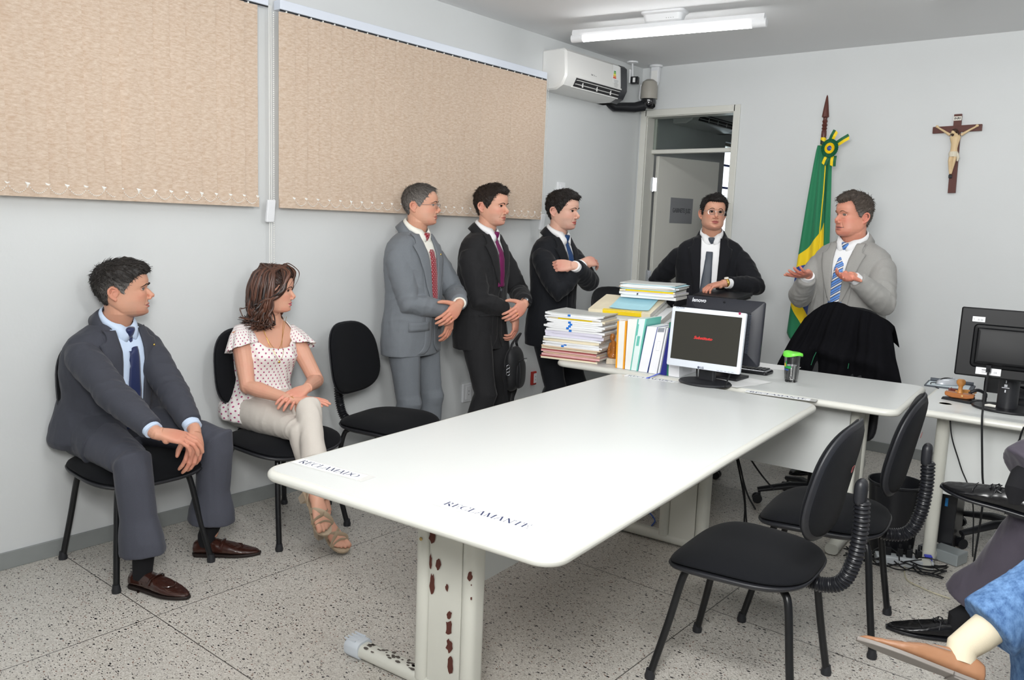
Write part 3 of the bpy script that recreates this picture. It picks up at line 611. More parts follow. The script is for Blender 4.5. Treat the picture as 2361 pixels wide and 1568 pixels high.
CH = [((.283, 1.595), R(1), 'black visitor chair under the seated man in the dark grey suit'),
      ((.372, 2.262), R(4), 'black visitor chair under the seated woman in the dotted blouse'),
      ((.47, 2.86), R(14), 'empty black visitor chair against the wall beside the man in light grey'),
      ((2.622, 2.535), R(184.5), 'empty black visitor chair in the right foreground, nearest the camera'),
      ((2.665, 3.155), R(188), 'empty black visitor chair just behind the nearest one, pushed up to the table')]
for l_, a_, lb in CH: visitor_chair(l_, a_, lb)
# ================================================================ SWIVEL CHAIRS
LEATH = mat('black_leather', '141519', .45, spec=.4, bump=(120, .0005))
def swivel(loc, az, label, top=1.12, bw=.25, baserot=0, hb=None):
    e = empty('swivel_chair', (loc[0], loc[1], 0), az, label, 'chair', 'black swivel chairs')
    g = G(); pillow(g, sup(.24, .25, 3), .05, .03, lambda u, v, w: (u, v, .49+w), 40, 7); obj('seat', g, LEATH, e, angle=0)
    h = hb or (top-.56)/2; cz = top-h
    g = G(); pillow(g, sup(bw, h, 3, -.05), .04, .03, lambda u, v, w: (-.27-.10*(v/h)-.06*(v/h)**2*0+w+.6*u*u, u, cz+v), 40, 8); obj('backrest', g, LEATH, e, angle=0)
    g = G(); g.tube(bez([(-.05, 0, .45), (-.25, 0, .45), (-.32, 0, .52), (-.31, 0, .66)], 6), (.03), 10); obj('back_support', g, BLACKP, e)
    for s_ in (-1, 1):
        g = G(); g.tube(bez([(.10, s_*.22, .47), (.11, s_*.30, .49), (.10, s_*.31, .64), (.02, s_*.31, .695), (-.12, s_*.31, .69)], 6), [(.016, .022)]*25, 10); g.ball((-.02, s_*.31, .70), (.14, .035, .018)); obj('armrest', g, BLACKP, e)
    g = G(); g.tube([(0, 0, .12), (0, 0, .28)], .03, 14); g.tube([(0, 0, .28), (0, 0, .46)], .018, 12); obj('gas_lift', g, BLACKP, e)
    for k in range(5):
        a = baserot+2*PI*k/5; c, s_ = math.cos(a), math.sin(a)
        g = G(); g.tube([(0, 0, .12), (.12*c, .12*s_, .115), (.29*c, .29*s_, .075)], [(.03, .022), (.026, .02), (.018, .014)], 10); ar = obj('base_arm', g, BLACKP, e)
        g = G(); g.tube([(.28*c, .28*s_, .075), (.28*c, .28*s_, .04)], .008, 8)
        for t in (-1, 1): g.tube([(.29*c-s_*t*.006, .29*s_+c*t*.006, .027), (.29*c-s_*t*.022, .29*s_+c*t*.022, .027)], .026, 14)
        obj('caster', g, DARKP, ar)
    return e
SW1 = swivel((1.27, 4.52), R(-88), 'black swivel chair behind the desk, its back under the folder the dark-suited man holds', top=1.03, baserot=.4)
SW2 = swivel((2.17, 4.46), R(-90), 'black swivel chair draped with a black robe in front of the speaker', top=1.10, baserot=.2)
SW3 = swivel((.62, 5.15), R(-15), 'black swivel chair half hidden behind the pile of files', top=1.05, baserot=.9)
SW4 = swivel((3.12, 4.62), R(-92), 'black swivel chair behind the right monitor, its wheeled base showing under the desk', top=1.16, baserot=.55)
# robe over the chair
rb = empty('black_robe', (2.16, 4.75, .9), 0, 'black cloth robe draped over the swivel chair back in front of the speaker', 'robe'); O = V(2.16, 4.75, .9)
rows = []; nu, nv = 60, 64
for i in range(nv):
    t = i/(nv-1); row = []
    for j in range(nu):
        u = j/(nu-1)*2-1
        if t < .15:                       # over the top, from the back
            s_ = t/.15; z = 1.12+.014*math.sin(s_*PI)-.3*(1-s_)*(1-s_)*0; y = 4.90-.20*s_; w = .235
            z -= .16*(1-s_)
        else:
            s_ = (t-.15)/.85; z = 1.12-.49*s_; y = 4.70-.035*math.sin(min(1, s_*3)*PI/2)-.02*s_; w = .235+.11*min(1, s_*1.7)-.07*max(0, s_-.6)
        x = 2.19+u*w-.03*(t > .15)*(t-.15)
        z -= (.085*abs(u)**2.6+.05*max(0, u)**4+.015*math.sin(u*5))*(1 if t > .12 else .6)
        if t > .75: z += .05*math.sin(u*7+1)*(t-.75)*4+.03*math.sin(u*19)*(t-.75)*4
        f = .010*math.sin(u*33+4*t)*min(1, t*3)*(1-abs(u)**4)+.024*math.sin(u*9+3*t+1.5*math.sin(t*5))*min(1, t*2)+.014*math.sin(u*21-2*t)*t+.05*np.exp(-((u*.9)**2+((t-.62)/.12)**2)*3)*1
        y -= f+.02*(1-abs(u)**3); row.append(V(x, y+.015*abs(u)**3, z)-O)
    rows.append(row)
g = G(); g.grid(rows, thick=.004); obj('cloth', g, mat('robe_black', '121215', 1.0, spec=.06, bump=(300, .0004)), rb, angle=0)
g = G(); g.tube([at(1882, 812, y=4.60)-O, at(1876, 824, y=4.60)-O, at(1870, 842, y=4.60)-O], .002, 6); g.tube([at(1957, 838, y=4.61)-O, at(1955, 850, y=4.61)-O], .002, 6); obj('green_cord', g, mat('cord_green', '1f6b4a', .6), rb)
# ================================================================ MONITORS
SCR = mat('dark_screen', '35342f', .25, spec=.4)
def quad_frame(tl, tr, bl): x = nrm(tr-tl); y = nrm(tl-bl); return x, y, np.cross(x, y)
e = empty('monitor', at(1622, 885, z=.752), 0, 'silver-framed monitor with a dark screen facing the meeting table', 'monitor'); O = np.array(e.location)
ctr = at(1626, 783, y=3.60); az = R(3.5); ux = V(math.cos(az), math.sin(az), 0); uy = V(-.12*ux[1]*0, .10, 1); uy = nrm(uy-ux*np.dot(ux, uy)); nz = np.cross(ux, uy); MW, MH = .372, .288
Mm = np.array([ux, uy, nz]).T
g = G(); g.rings([[ctr-O+ux*a+uy*b+nz*d_ for a, b in rrect(0, 0, MW, MH, .008)(i)] for i, d_ in ((.02, -.05), (.003, -.022), (0, -.018), (0, -.001), (.002, 0))]); obj('bezel', g, SILVP, e, angle=30)
g = G(); g.rings([[ctr-O+ux*a+uy*(b+.006)+nz*d_ for a, b in rrect(0, 0, MW-.034, MH-.056, .002)(i)] for i, d_ in ((0, 0), (0, .0012))]); sc_ = obj('screen', g, SCR, e, smooth=False)
F0 = lambda a, b, d_=.0022: frame(ctr-O+ux*a+uy*b+nz*d_, ux, uy)
g = G(); text_g(g, 'Substituto', .019, F0(-.012, .004), shear=.3, sx=1.2, bold=.0005); obj('red_lettering', g, mat('screen_red', 'c02b2b', .5, emit=.5), sc_, smooth=False)
g = G(); text_g(g, 'FLATRON', .010, F0(-.145, .1405, .001), shear=.2); text_g(g, 'LG', .014, F0(.0, -.137, .001), bold=.0004); g.lathe([(.001, .001), (.006, .001), (.0062, 0)], ctr-O+ux*(-.018)+uy*(-.137), 16, M=Mm)
for k in range(5): g.box(ctr-O+ux*(.08+.018*k)+uy*(-.139)+nz*.0006, (.012, .0012, .001), M=Mm)
obj('bezel_marks', g, mat('mark_grey', '555b6e', .5), e, smooth=False)
g = G(); g.lathe([(.0045, .0012), (.0062, .0012)], ctr-O+ux*.155+uy*.1405, 16, M=Mm); obj('round_sticker', g, mat('pink_mark', 'c04a78', .5), e, smooth=False)
g = G(); g.rings([[V(a, b+.02, z) for a, b in rrect(0, .015, .085-.012*(z > .1), .03, .01)(0)] for z in (.012, .1, .19)]); obj('neck', g, BLACKP, e)
g = G(); g.lathe([(.001, .0), (.128, .0), (.132, .005), (.126, .012), (.06, .017), (.001, .018)], (0, .015, 0), 40, sq=.86); obj('base', g, BLACKP, e)
g = G(); g.tube(bez([(-.05, .03, .13), (-.07, .06, .06), (-.06, .06, .006), (-.03, .1, .006)], 5), .004, 6); g.tube(bez([(.14, .0, .1), (.135, -.02, .05), (.125, -.03, .004)], 5), .004, 6); obj('cable', g, CABLE, e)
# all-in-one computer seen from behind
e = empty('computer_screen', at(1660, 868, z=.752), 0, 'large black computer screen seen from behind, standing beyond the silver monitor', 'monitor'); O = np.array(e.location)
ctr = at(1664, 762, y=3.90); az = R(4); ux = V(math.cos(az), math.sin(az), 0); uy = nrm(V(0, .06, 1)); nz = np.cross(ux, uy); LW, LH = .415, .328; Mm = np.array([ux, uy, nz]).T
LEN = mat('lenovo_grey', '24262e', .38, bump=(500, .00008))
g = G(); g.rings([[ctr-O+ux*a+uy*b+nz*d_ for a, b in rrect(0, 0, LW, LH, .012)(i)] for i, d_ in ((.003, -.022), (0, -.018), (0, -.006), (.008, 0), (.06, .012), (.075, .028), (.085, .03))]); obj('back_housing', g, LEN, e, angle=30)
g = G(); text_g(g, 'lenovo', .028, frame(ctr-O+ux*(-.135)+uy*.1435+nz*.0068, ux, nrm(uy-nz*.1)), bold=.0006, shear=.15); obj('brand_lettering', g, mat('logo_silver', 'e8eaf0', .3), e, smooth=False)
g = G(); g.lathe([(.001, .001), (.006, .0008), (.0065, 0)], ctr-O+ux*(-.0)+uy*.145+nz*.0035, 12, M=Mm); obj('button', g, DARKP, e)
g = G()
for k in range(26): g.box(ctr-O+ux*(.145)+uy*(.09-.0075*k)+nz*.0205, (.016, .002, .003), M=Mm)
obj('vent_grille', g, mat('vent_slate', '4b5462', .5), e, smooth=False)
g = G(); g.box(ctr-O+ux*.07+uy*(-.10)+nz*.034, (.018, .04, .012), M=Mm); g.box(ctr-O+ux*.092+uy*(-.10)+nz*.03, (.014, .04, .012), M=Mm); obj('blue_plug', g, mat('plug_blue', '2338d0', .4), e, smooth=False, bevel=.002)
g = G(); g.box(V(.03, .035, .09), (.10, .012, .19), M=np.array(frame((0, 0, 0), (1, 0, 0), (0, 1, .5)))[:3, :3]); g.box(V(.03, .0, .008), (.19, .15, .014)); g.box(V(-.07, .09, .02), (.1, .08, .03)); obj('stand', g, BLACKP, e, smooth=False, bevel=.003)
# phone / keyboard behind it
p = at(1735, 862, z=.752); e = empty('keyboard', p, R(4), 'black keyboard with silver edge lying behind the monitors', 'keyboard')
g = G(); g.rings([[(a, b, z) for a, b in rrect(-.10, .05, .36, .12, .02)(i)] for i, z in ((.004, 0), (0, .004), (0, .014), (.006, .02))]); obj('base', g, DARKP, e, angle=30)
g = G(); g.rings([[(a, b, z) for a, b in rrect(-.10, .05, .35, .11, .018)(i)] for i, z in ((0, .0195), (.004, .022))]); obj('silver_top', g, mat('silver_plate', 'a6a8ac', .3, .5), e, angle=30)
g = G()
for i in range(16):
    for j in range(5): g.box((-.255+.0205*i, .012+.019*j, .0245), (.016, .015, .006))
obj('keys', g, DARKP, e, smooth=False)
# right monitor, seen from behind
e = empty('monitor', at(2300, 945, z=.752), 0, 'black monitor on a round column stand seen from behind at the right edge', 'monitor'); O = np.array(e.location)
GLB = mat('gloss_black', '0c0d10', .45, spec=.25)
ctr = V(3.165, 4.05, 1.062); az = R(6); ux = V(math.cos(az), math.sin(az), 0); uy = nrm(V(0, .10, 1)); uy = nrm(uy-ux*np.dot(ux, uy)); nz = np.cross(ux, uy); Mm = np.array([ux, uy, nz]).T; W2, H2 = .57, .30
g = G(); g.rings([[ctr-O+ux*a+uy*b+nz*d_ for a, b in rrect(0, 0, W2, H2, .008)(i)] for i, d_ in ((.003, -.03), (0, -.026), (0, -.006), (.006, 0))]); obj('back_housing', g, GLB, e, angle=30)
g = G(); g.rings([[ctr-O+ux*a+uy*(b-.014)+nz*d_ for a, b in rrect(0, 0, .46, .19, .02)(i)] for i, d_ in ((0, 0), (.006, .012), (.016, .014), (.022, .03), (.03, .032))]); obj('rear_bulge', g, GLB, e, angle=30)
g = G(); g.box(ctr-O+ux*(-.215)+uy*.10+nz*.001, (.048, .0222, .001), M=Mm); st = obj('asset_sticker', g, STICK, e, smooth=False)
g = G(); rr_ = random.Random(5); x = -.205
while x < -.197: x += .004
for k in range(14): g.box(ctr-O+ux*(-.218+.0016*k)+uy*.0975+nz*.0018, (rr_.choice((.0005, .001)), .010, .0004), M=Mm)
for k in range(6): g.box(ctr-O+ux*(-.233+.0015*math.cos(k))+uy*(.1+.004*math.sin(k))+nz*.0018, (.002, .002, .0004), M=Mm)
obj('sticker_print', g, mat('print_grey', '77777a', .7), st, smooth=False)
g = G(); g.box(ctr-O+ux*(-.155)+uy*(-.122)+nz*.006, (.095, .03, .001), M=Mm); st = obj('rating_label', g, STICK, e, smooth=False)
g = G(); g.box(ctr-O+ux*(-.165)+uy*(-.117)+nz*.0068, (.03, .003, .0004), M=Mm); g.box(ctr-O+ux*(-.17)+uy*(-.126)+nz*.0068, (.02, .0015, .0004), M=Mm); text_g(g, 'CE', .01, frame(ctr-O+ux*(-.128)+uy*(-.125)+nz*.007, ux, uy)); obj('rating_print', g, mat('print_dark', '333338', .6), st, smooth=False)
cb = ctr-O-V(0, .04, 0); cb = V(lp(e, at(2306, 900, y=3.97))[0], -.0, 0)
g = G(); g.rings([[(cb[0]+r_*math.cos(t), .03+r_*.9*math.sin(t), z) for t in np.linspace(0, 2*PI, 33)[:-1]] for r_, z in ((.042, .01), (.042, .20), (.04, .203), (.04, .21), (.044, .213), (.045, .285), (.038, .31), (.02, .325))]); obj('stand_column', g, BLACKP, e, angle=30)
g = G(); g.tube([(cb[0], .06, .27), (cb[0], .12, .27)], .03, 14); obj('tilt_joint', g, BLACKP, e)
g = G(); g.lathe([(.001, 0), (.135, 0), (.14, .005), (.136, .011), (.001, .013)], (cb[0]+.0, .03, 0), 44, sq=.82); obj('base', g, mat('base_black', '16171b', .35), e)
g = G(); g.box((cb[0]-.008, -.0085, .115), (.012, .003, .011)); g.box((cb[0]-.008, -.0085, .105), (.03, .002, .003)); g.box((cb[0]-.008, -.0085, .132), (.004, .002, .012)); g.box((cb[0]-.008, -.0085, .09), (.005, .002, .012)); obj('pivot_mark', g, mat('logo_silver', 'e8eaf0', .3), e, smooth=False)
pl = at(2280, 850, y=3.99); g = G(); g.box(pl-O, (.018, .02, .03)); obj('power_plug', g, DARKP, e, smooth=False); p1 = at(2275, 880, y=3.93); p2 = at(2266, 945, y=3.88)
g = G(); g.tube(bez([pl, p1, p2, at(2264, 985, y=3.86), at(2265, 1090, y=3.87), at(2266, 1160, y=3.9), V(at(2250, 1250, y=3.95)[0], 3.95, .02)], 6), .0042, 8); tag(obj('cable', g, CABLE), 'black power cable hanging from the right monitor over the desk front', 'cable')
# ================================================================ THINGS ON THE DESKS
# drinking glass with a green lid
p = at(1823, 880, z=.752); e = empty('drinking_glass', p, 0, 'tall glass of water under a lime green lid on the far desk', 'glass'); GL = mat('glass', 'ffffff', .0, trans=1, ior=1.45); r0, r1, h = .031, .041, .135
g = G(); g.lathe([(.001, .0), (r0, .0), (r0+.001, .003), (r1, h), (r1-.002, h), (r0-.0015, .014), (.001, .012)], n=32); obj('tumbler', g, GL, e)
g = G(); g.lathe([(.001, .0125), (r0-.0018, .0145), (r0+(r1-r0)*.6-.0025, h*.63), (.001, h*.63)], n=32); obj('water', g, mat('water', 'ffffff', .0, trans=1, ior=1.33), e)
g = G(); rs = []
for r_, z in ((.001, .152), (.035, .152), (.047, .149), (.049, .142), (.049, .136), (.046, .134), (.001, .137)): rs.append([(r_*math.cos(t), r_*math.sin(t), z+(.006*math.cos(2*t+1.0) if r_ > .04 else 0)) for t in np.linspace(0, 2*PI, 33)[:-1]])
g.rings(rs); obj('lid', g, mat('lime_plastic', '7bef4e', .4, emit=.0), e)
for nm_, c, zz, t0, t1, hh in (('green', '1f9a4a', .078, -2.5, -1.35, .012), ('yellow', 'e8c11f', .088, -2.5, -2.1, .018), ('blue', '2f5fb0', .064, -2.5, -1.7, .006), ('green', '1f9a4a', .098, -2.15, -1.95, .022)):
    g = G(); g.grid([[((r0+(r1-r0)*z/h+.0006)*math.cos(t), (r0+(r1-r0)*z/h+.0006)*math.sin(t), z) for t in np.linspace(t0, t1, 8)] for z in (zz+hh/2, zz-hh/2)]); obj('printed_'+nm_, g, mat('print_'+nm_, c, .4), e)
# loose sheets
def sheet(px, py, w, l, rz, label, name='paper_sheet', z=.7525, c=None):
    e = at(px, py, z=z); g = G(); g.grid([[(u*w/2, v*l/2, .0006+.002*abs(u*v)) for u in np.linspace(-1, 1, 5)] for v in np.linspace(-1, 1, 5)], thick=.0006)
    o = obj(name, g, c or PAPER); o.location = tuple(e); o.rotation_euler = (0, 0, rz); return tag(o, label, 'paper', 'loose sheets on the far desk')
sheet(1786, 846, .25, .17, R(8), 'white paper sheet on the far desk just left of the water glass')
sheet(1700, 880, .21, .29, R(-12), 'white paper sheet half under the stands of the two monitors')
# mouse on a mouse pad
p = at(2190, 891, z=.752); e = empty('mouse_pad', p, R(6), 'dark mouse pad with a printed map and wrist rest on the right desk', 'mouse pad')
g = G(); g.slab(rrect(.0, 0, .22, .19, .012), [(0, 0), (0, .006), (.002, .007)]); obj('pad', g, mat('pad_slate', '4a5058', .6), e, smooth=False)
g = G(); g.slab(rrect(-.005, -.012, .19, .135, .004), [(0, .007), (0, .0078)]); pr = obj('printed_sheet', g, mat('pad_print', 'c6d2d8', .5, var=(60, .25)), e, smooth=False)
g = G(); g.tube([(-.10, .082, .012), (.10, .082, .012)], .011, 10); obj('wrist_rest', g, mat('pad_slate', '4a5058', .6), e)
p = at(2184, 887, z=.760); e = empty('mouse', p, R(35), 'black and silver computer mouse on the mouse pad', 'mouse')
g = G(); pillow(g, sup(.058, .032, 2.4), .034, .001, lambda u, v, w: (u, v, w+.001), 28, 7, 2.2); obj('body', g, mat('mouse_silver', 'b8bcc2', .3, .3), e, angle=0)
g = G(); pillow(g, sup(.05, .022, 2.4), .0365, .001, lambda u, v, w: (u-.003, v, w+.001), 28, 7, 2.2); obj('shell', g, GLB, e, angle=0)
g = G(); g.tube([(.02, 0, .034), (.035, 0, .031)], .005, 10, up=(0, 1, 0)); obj('wheel', g, mat('mouse_silver', 'b8bcc2', .3, .3), e)
g = G(); g.tube(bez([(-.055, 0, .008), (-.085, -.01, .008), (-.085, -.02, -.004), (-.08, -.09, -.006)], 6), .0022, 6); obj('cable', g, CABLE, e)
# ink pad and rubber stamps
WS = mat('stamp_wood', 'c98b4a', .35, var=(25, .15), stretch=(1, 5, 1)); WS2 = mat('stamp_wood_dark', 'a8652f', .35, var=(25, .15), stretch=(1, 5, 1))
p = at(2212, 924, z=.752); e = empty('ink_pad', p, R(-14), 'black ink pad tray on the right desk under the wooden stamps', 'ink pad')
g = G(); g.slab(rrect(.0, .0, .135, .085, .006), [(0, 0), (.004, .009), (.006, .012)]); obj('tray', g, DARKP, e, smooth=False); g = G(); g.tube([(-.06, .03, .01), (-.065, .035, .045), (-.06, .04, .05)], .002, 6); obj('wire_clip', g, CHROME, e)
p = at(2212, 917, z=.766); e = empty('rubber_stamp', p, R(4), 'wooden rocker blotter with a turned knob handle standing on the ink pad', 'stamp')
g = G(); g.rings([[(x, y, z*1.0) for x, z in [(-.062, .024), (.062, .022), (.06, .008), (.03, .0), (-.03, .0), (-.06, .008)]] for y in (-.022, .022)]); obj('block', g, WS2, e, bevel=.003)
g = G(); g.lathe([(.001, .02), (.014, .022), (.011, .03), (.009, .045), (.010, .055), (.017, .064), (.020, .072), (.018, .082), (.012, .088), (.001, .089)], (0, 0, 0), 24); obj('knob', g, WS, e)
g = G(); g.lathe([(.001, .0012), (.004, .001), (.0045, 0)], (.012, -.0225, .013), 10, M=np.array([[1, 0, 0], [0, 0, -1], [0, 1, 0]], float)); obj('nail', g, mat('brass', 'b9a06a', .35, .8), e)
for k, (px, py, rz, lb, cc) in enumerate(((2196, 905, -.5, 'small red-brown wooden stamp lying left behind the blotter', mat('stamp_red', '6b3028', .4)), (2226, 908, .3, 'small pale wooden stamp lying right behind the blotter', WS))):
    e = empty('rubber_stamp', at(px, py, z=.766), rz, lb, 'stamp'); g = G(); g.box((0, 0, .011), (.035, .018, .018)); obj('block', g, cc, e, smooth=False, bevel=.002); g = G(); g.tube([(.018, 0, .011), (.028, 0, .011), (.036, 0, .011), (.046, 0, .011)], [.005, .005, .008, .004], 10); obj('handle', g, WS, e)
p = at(2252, 925, z=.752); e = empty('date_stamp', p, R(20), 'small black self-inking stamp lying beside the monitor base', 'stamp')
g = G(); g.tube(bez([(-.03, 0, .04), (0, 0, .052), (.03, 0, .04), (.034, 0, .02)], 5), (.008), 8, up=(0, 1, 0)); g.box((-.03, 0, .028), (.014, .024, .026)); g.box((.03, 0, .018), (.016, .024, .034)); g.box((0, 0, .004), (.075, .03, .008)); obj('body', g, DARKP, e, bevel=.002)
g = G(); g.box((-.02, -.004, .014), (.018, .018, .012)); obj('metal_part', g, CHROME, e, smooth=False)
p = at(2268, 937, z=.765); o = G(); o.tube([(0, 0, .006), (.02, .004, .008), (.045, .008, .006)], [.003, .007, .006], 8); o = obj('eraser', o, mat('eraser_white', 'eceae2', .7)); o.location = tuple(p); tag(o, 'small white eraser lying against the right monitor stand', 'eraser')
p = at(2352, 925, z=.752); e = empty('desk_telephone', p, R(-70), 'dark telephone at the right edge beside the monitor column', 'telephone')
g = G(); g.rings([[(a, b, z+.1*max(0, b)) for a, b in rrect(.05, 0, .2, .16, .02)(i)] for i, z in ((0, 0), (0, .02), (.008, .035))]); obj('base', g, DARKP, e, angle=30)
g = G(); g.tube([(-.03, -.07, .05), (-.03, 0, .068), (-.03, .08, .06)], [(.024, .014), (.016, .012), (.024, .016)], 10); obj('handset', g, DARKP, e)
# ---------------------------------------------------------------- case files
def folder(c, w, d_, h, rz, pal, label, grp, ripple=.002, tape=None, tapex=.3, yellow=None, tiltx=0):
    g = G(); rr_ = random.Random(int(abs(c[0]*1e4)+c[2]*1e5)); nx, ny = 9, 7
    top = []; bot = []
    def surf(t):
        P = []
        for j in range(ny):
            v = j/(ny-1)*2-1; row = []
            for i in range(nx):
                u = i/(nx-1)*2-1; zz = (t-.5)*h*(1-.25*max(0, v))+ripple*math.sin(u*4+t*2+c[2]*40)*abs(u)*max(.15, v*.5+.5)+ripple*1.6*max(0, abs(u)-.75)*4*math.sin(c[2]*170)
                row.append((u*w/2, v*d_/2, zz+tiltx*u*w/2))
            P.append(row)
        return P
    A, B = surf(1), surf(0); g.grid(A); g.grid([r_[::-1] for r_ in B], mi=0)
    def wall(a, b, mi): n_ = len(a); g.add(a+b, [(i, i+n_, i+n_+1, i+1) for i in range(n_-1)], mi)
    wall(A[0], B[0], 0); wall([r_[-1] for r_ in A], [r_[-1] for r_ in B], 1); wall(A[-1][::-1], B[-1][::-1], 1); wall([r_[0] for r_ in A][::-1], [r_[0] for r_ in B][::-1], 1)
    o = obj('case_file', g, [pal, PAGES], smooth=False); o.location = tuple(c); o.rotation_euler = (0, 0, rz); tag(o, label, 'file', grp)
    if tape:
        g2 = G(); x = -w/2+w*tapex; g2.box((x, -d_/2-.0008, 0), (.016, .0016, h*.98)); g2.box((x, -d_/2+.012, h/2+.0008), (.016, .026, .001)); t_ = obj('blue_tape', g2, tape, o, smooth=False)
    if yellow:
        g2 = G(); g2.box((yellow[0]*w, -d_/2-.001, 0), (yellow[1]*w, .002, h*.9)); g2.box((yellow[0]*w, -d_/2+.008, h/2+.0012), (yellow[1]*w, .018, .001)); obj('yellow_spine_tape', g2, mat('yellow_tape', 'f2d31f', .4), o, smooth=False)
    return o
PAGES = mat('page_edges', 'c9c7c2', .85, var=(120, .15), bump=(700, .0012), stretch=(1, 1, 8))
FW_ = mat('file_white', 'eef0f2', .5); FC = mat('file_cream', 'e6dcc2', .6, var=(30, .05)); FP = mat('file_pink', 'dba9a8', .6, var=(30, .12)); FL = mat('file_lavender', 'dcdaea', .35); FT = mat('file_buff', 'd8bfa2', .6, var=(30, .1)); FB = mat('file_blue', 'a9d3de', .5); FM = mat('file_maroon', '9a4a4c', .6); FG = mat('file_grey', 'c9ccca', .5)
BT = mat('blue_tape', '1f78d8', .4)
az = R(11); ux = V(math.cos(az), math.sin(az), 0); uy = V(-math.sin(az), math.cos(az), 0)
fl = at(1247, 826, z=.757); fr_ = at(1384, 836, z=.757); Wd = .345
base = (fl+fr_)/2+uy*.125; base[2] = 0
spec = [(FC, .010), (FM, .007), (FP, .012), (FT, .010), (FP, .008), (FM, .006), (FC, .012), (FT, .007), (FW_, .009, 't'), (FW_, .008, 't'), (FW_, .009), (FC, .018), (FW_, .010), (FL, .018), (FL, .016), (FW_, .013, 't'), (FW_, .011, 't'), (FW_, .011, 't'), (FW_, .010, 't'), (FW_, .010, 't'), (FW_, .009), (FC, .010, 'y'), (FW_, .010), (FW_, .010, 't'), (FG, .006)]
z = .7535; names = {FC: 'cream', FM: 'maroon', FP: 'pink', FT: 'buff', FW_: 'white', FL: 'lavender plastic-covered', FG: 'grey', FB: 'pale blue'}
cnt = {}
tot = sum(s_[1] for s_ in spec); kz = (at(1300, 712, y=3.85)[2]-.7535)/tot*1.0
for i, s_ in enumerate(spec):
    h = s_[1]*kz; xx = random.uniform(-.012, .012)+(-.012 if i < 9 else .0)+(.012 if i > 14 else 0)
    c = base+ux*xx+uy*random.uniform(-.006, .008)+V(0, 0, z+h/2)
    pos = 'lowest third' if i < 8 else 'middle' if i < 15 else 'upper third'
    extra = ' with blue tape' if 't' in s_ else ' with yellow spine strip' if 'y' in s_ else ''
    folder(c, Wd+random.uniform(-.01, .01), .25, h*.95, az+random.uniform(-.03, .03), s_[0], '%s case file%s in the %s of the left pile' % (names[s_[0]], extra, pos), 'case files in the left pile, %s' % pos, .0015 if i < 14 else .004, BT if 't' in s_ else None, .42 if i > 14 else .36, yellow=(-.02, .6) if 'y' in s_ else None)
    z += h
# second pile behind, topped by a cream file under a pale blue sheet
b2 = V(1.175, 4.03, 0)
spec2 = [(FW_, .016), (FC, .014), (FG, .012), (FW_, .018), (FL, .016), (FG, .014), (FW_, .018), (FC, .016), (FL, .02), (FW_, .018), (FG, .014), (FW_, .02), (FG, .016), (FC, .022)]
tot = sum(s_[1] for s_ in spec2); kz = (1.035-.7535)/tot; z = .7535
for i, s_ in enumerate(spec2):
    h = s_[1]*kz; last = i == len(spec2)-1; tl = R(15)*i/13
    o = folder(b2+V(random.uniform(-.01, .015)+(.05 if i < 12 else .0), random.uniform(0, .02), z+h/2+.135*math.sin(tl)), .37, .27, h*.95, R(9)+random.uniform(-.04, .04), s_[0], 'cream case file with a yellow spine strip under a pale blue sheet' if last else '%s case file in the right desk pile below the pale blue sheet' % names[s_[0]], 'case files in the right pile', .004, yellow=(.05, .62) if last else None)
    o.rotation_euler = (tl, 0, o.rotation_euler[2]); z += h
g = G(); g.grid([[(u*.115, v*.12, .0006+.004*abs(u)**3+.002*math.sin(3*v)) for u in np.linspace(-1, 1, 9)] for v in np.linspace(1, -1, 7)], thick=.0006); o = obj('paper_sheet', g, mat('blue_sheet', 'a6d6e4', .5, var=(25, .06))); o.location = tuple(b2+V(.05, .012, z+.135*math.sin(R(15))+.006)); o.rotation_euler = (R(15), 0, R(12)); tag(o, 'pale blue sheet lying on the cream file in the right desk pile', 'paper')
spec3 = [(FW_, .03), (FW_, .026), (FL, .012), (FC, .02, 'y'), (FB, .01), (FT, .008), (FW_, .012), (FW_, .02), (FB, .006), (FG, .010)]
tot = sum(s_[1] for s_ in spec3); b3 = V(1.255, 4.17, 0); kz = (1.185-1.10)/tot; z = 1.10
for i, s_ in enumerate(spec3):
    h = s_[1]*kz; nm_ = 'topmost grey case file on the high right pile' if i == 9 else '%s case file%s in the high pile above the blue sheet' % (names[s_[0]], ' with a yellow spine strip' if 'y' in s_ else '')
    o = folder(b3+V(random.uniform(-.008, .012), random.uniform(-.01, .01)+.02, z+h/2), .325, .24, h*.95, R(12)+random.uniform(-.05, .05), s_[0], nm_, 'case files on the high right pile', .0035, yellow=(.04, .86) if 'y' in s_ else None)
    if i == 1:
        g = G(); text_g(g, 'TR', h*.72, frame((-.05, -.1212, 0), (0, 0, 1), (-1, 0, 0)), bold=.0008); obj('spine_lettering', g, DARKP, o, smooth=False)
    z += h
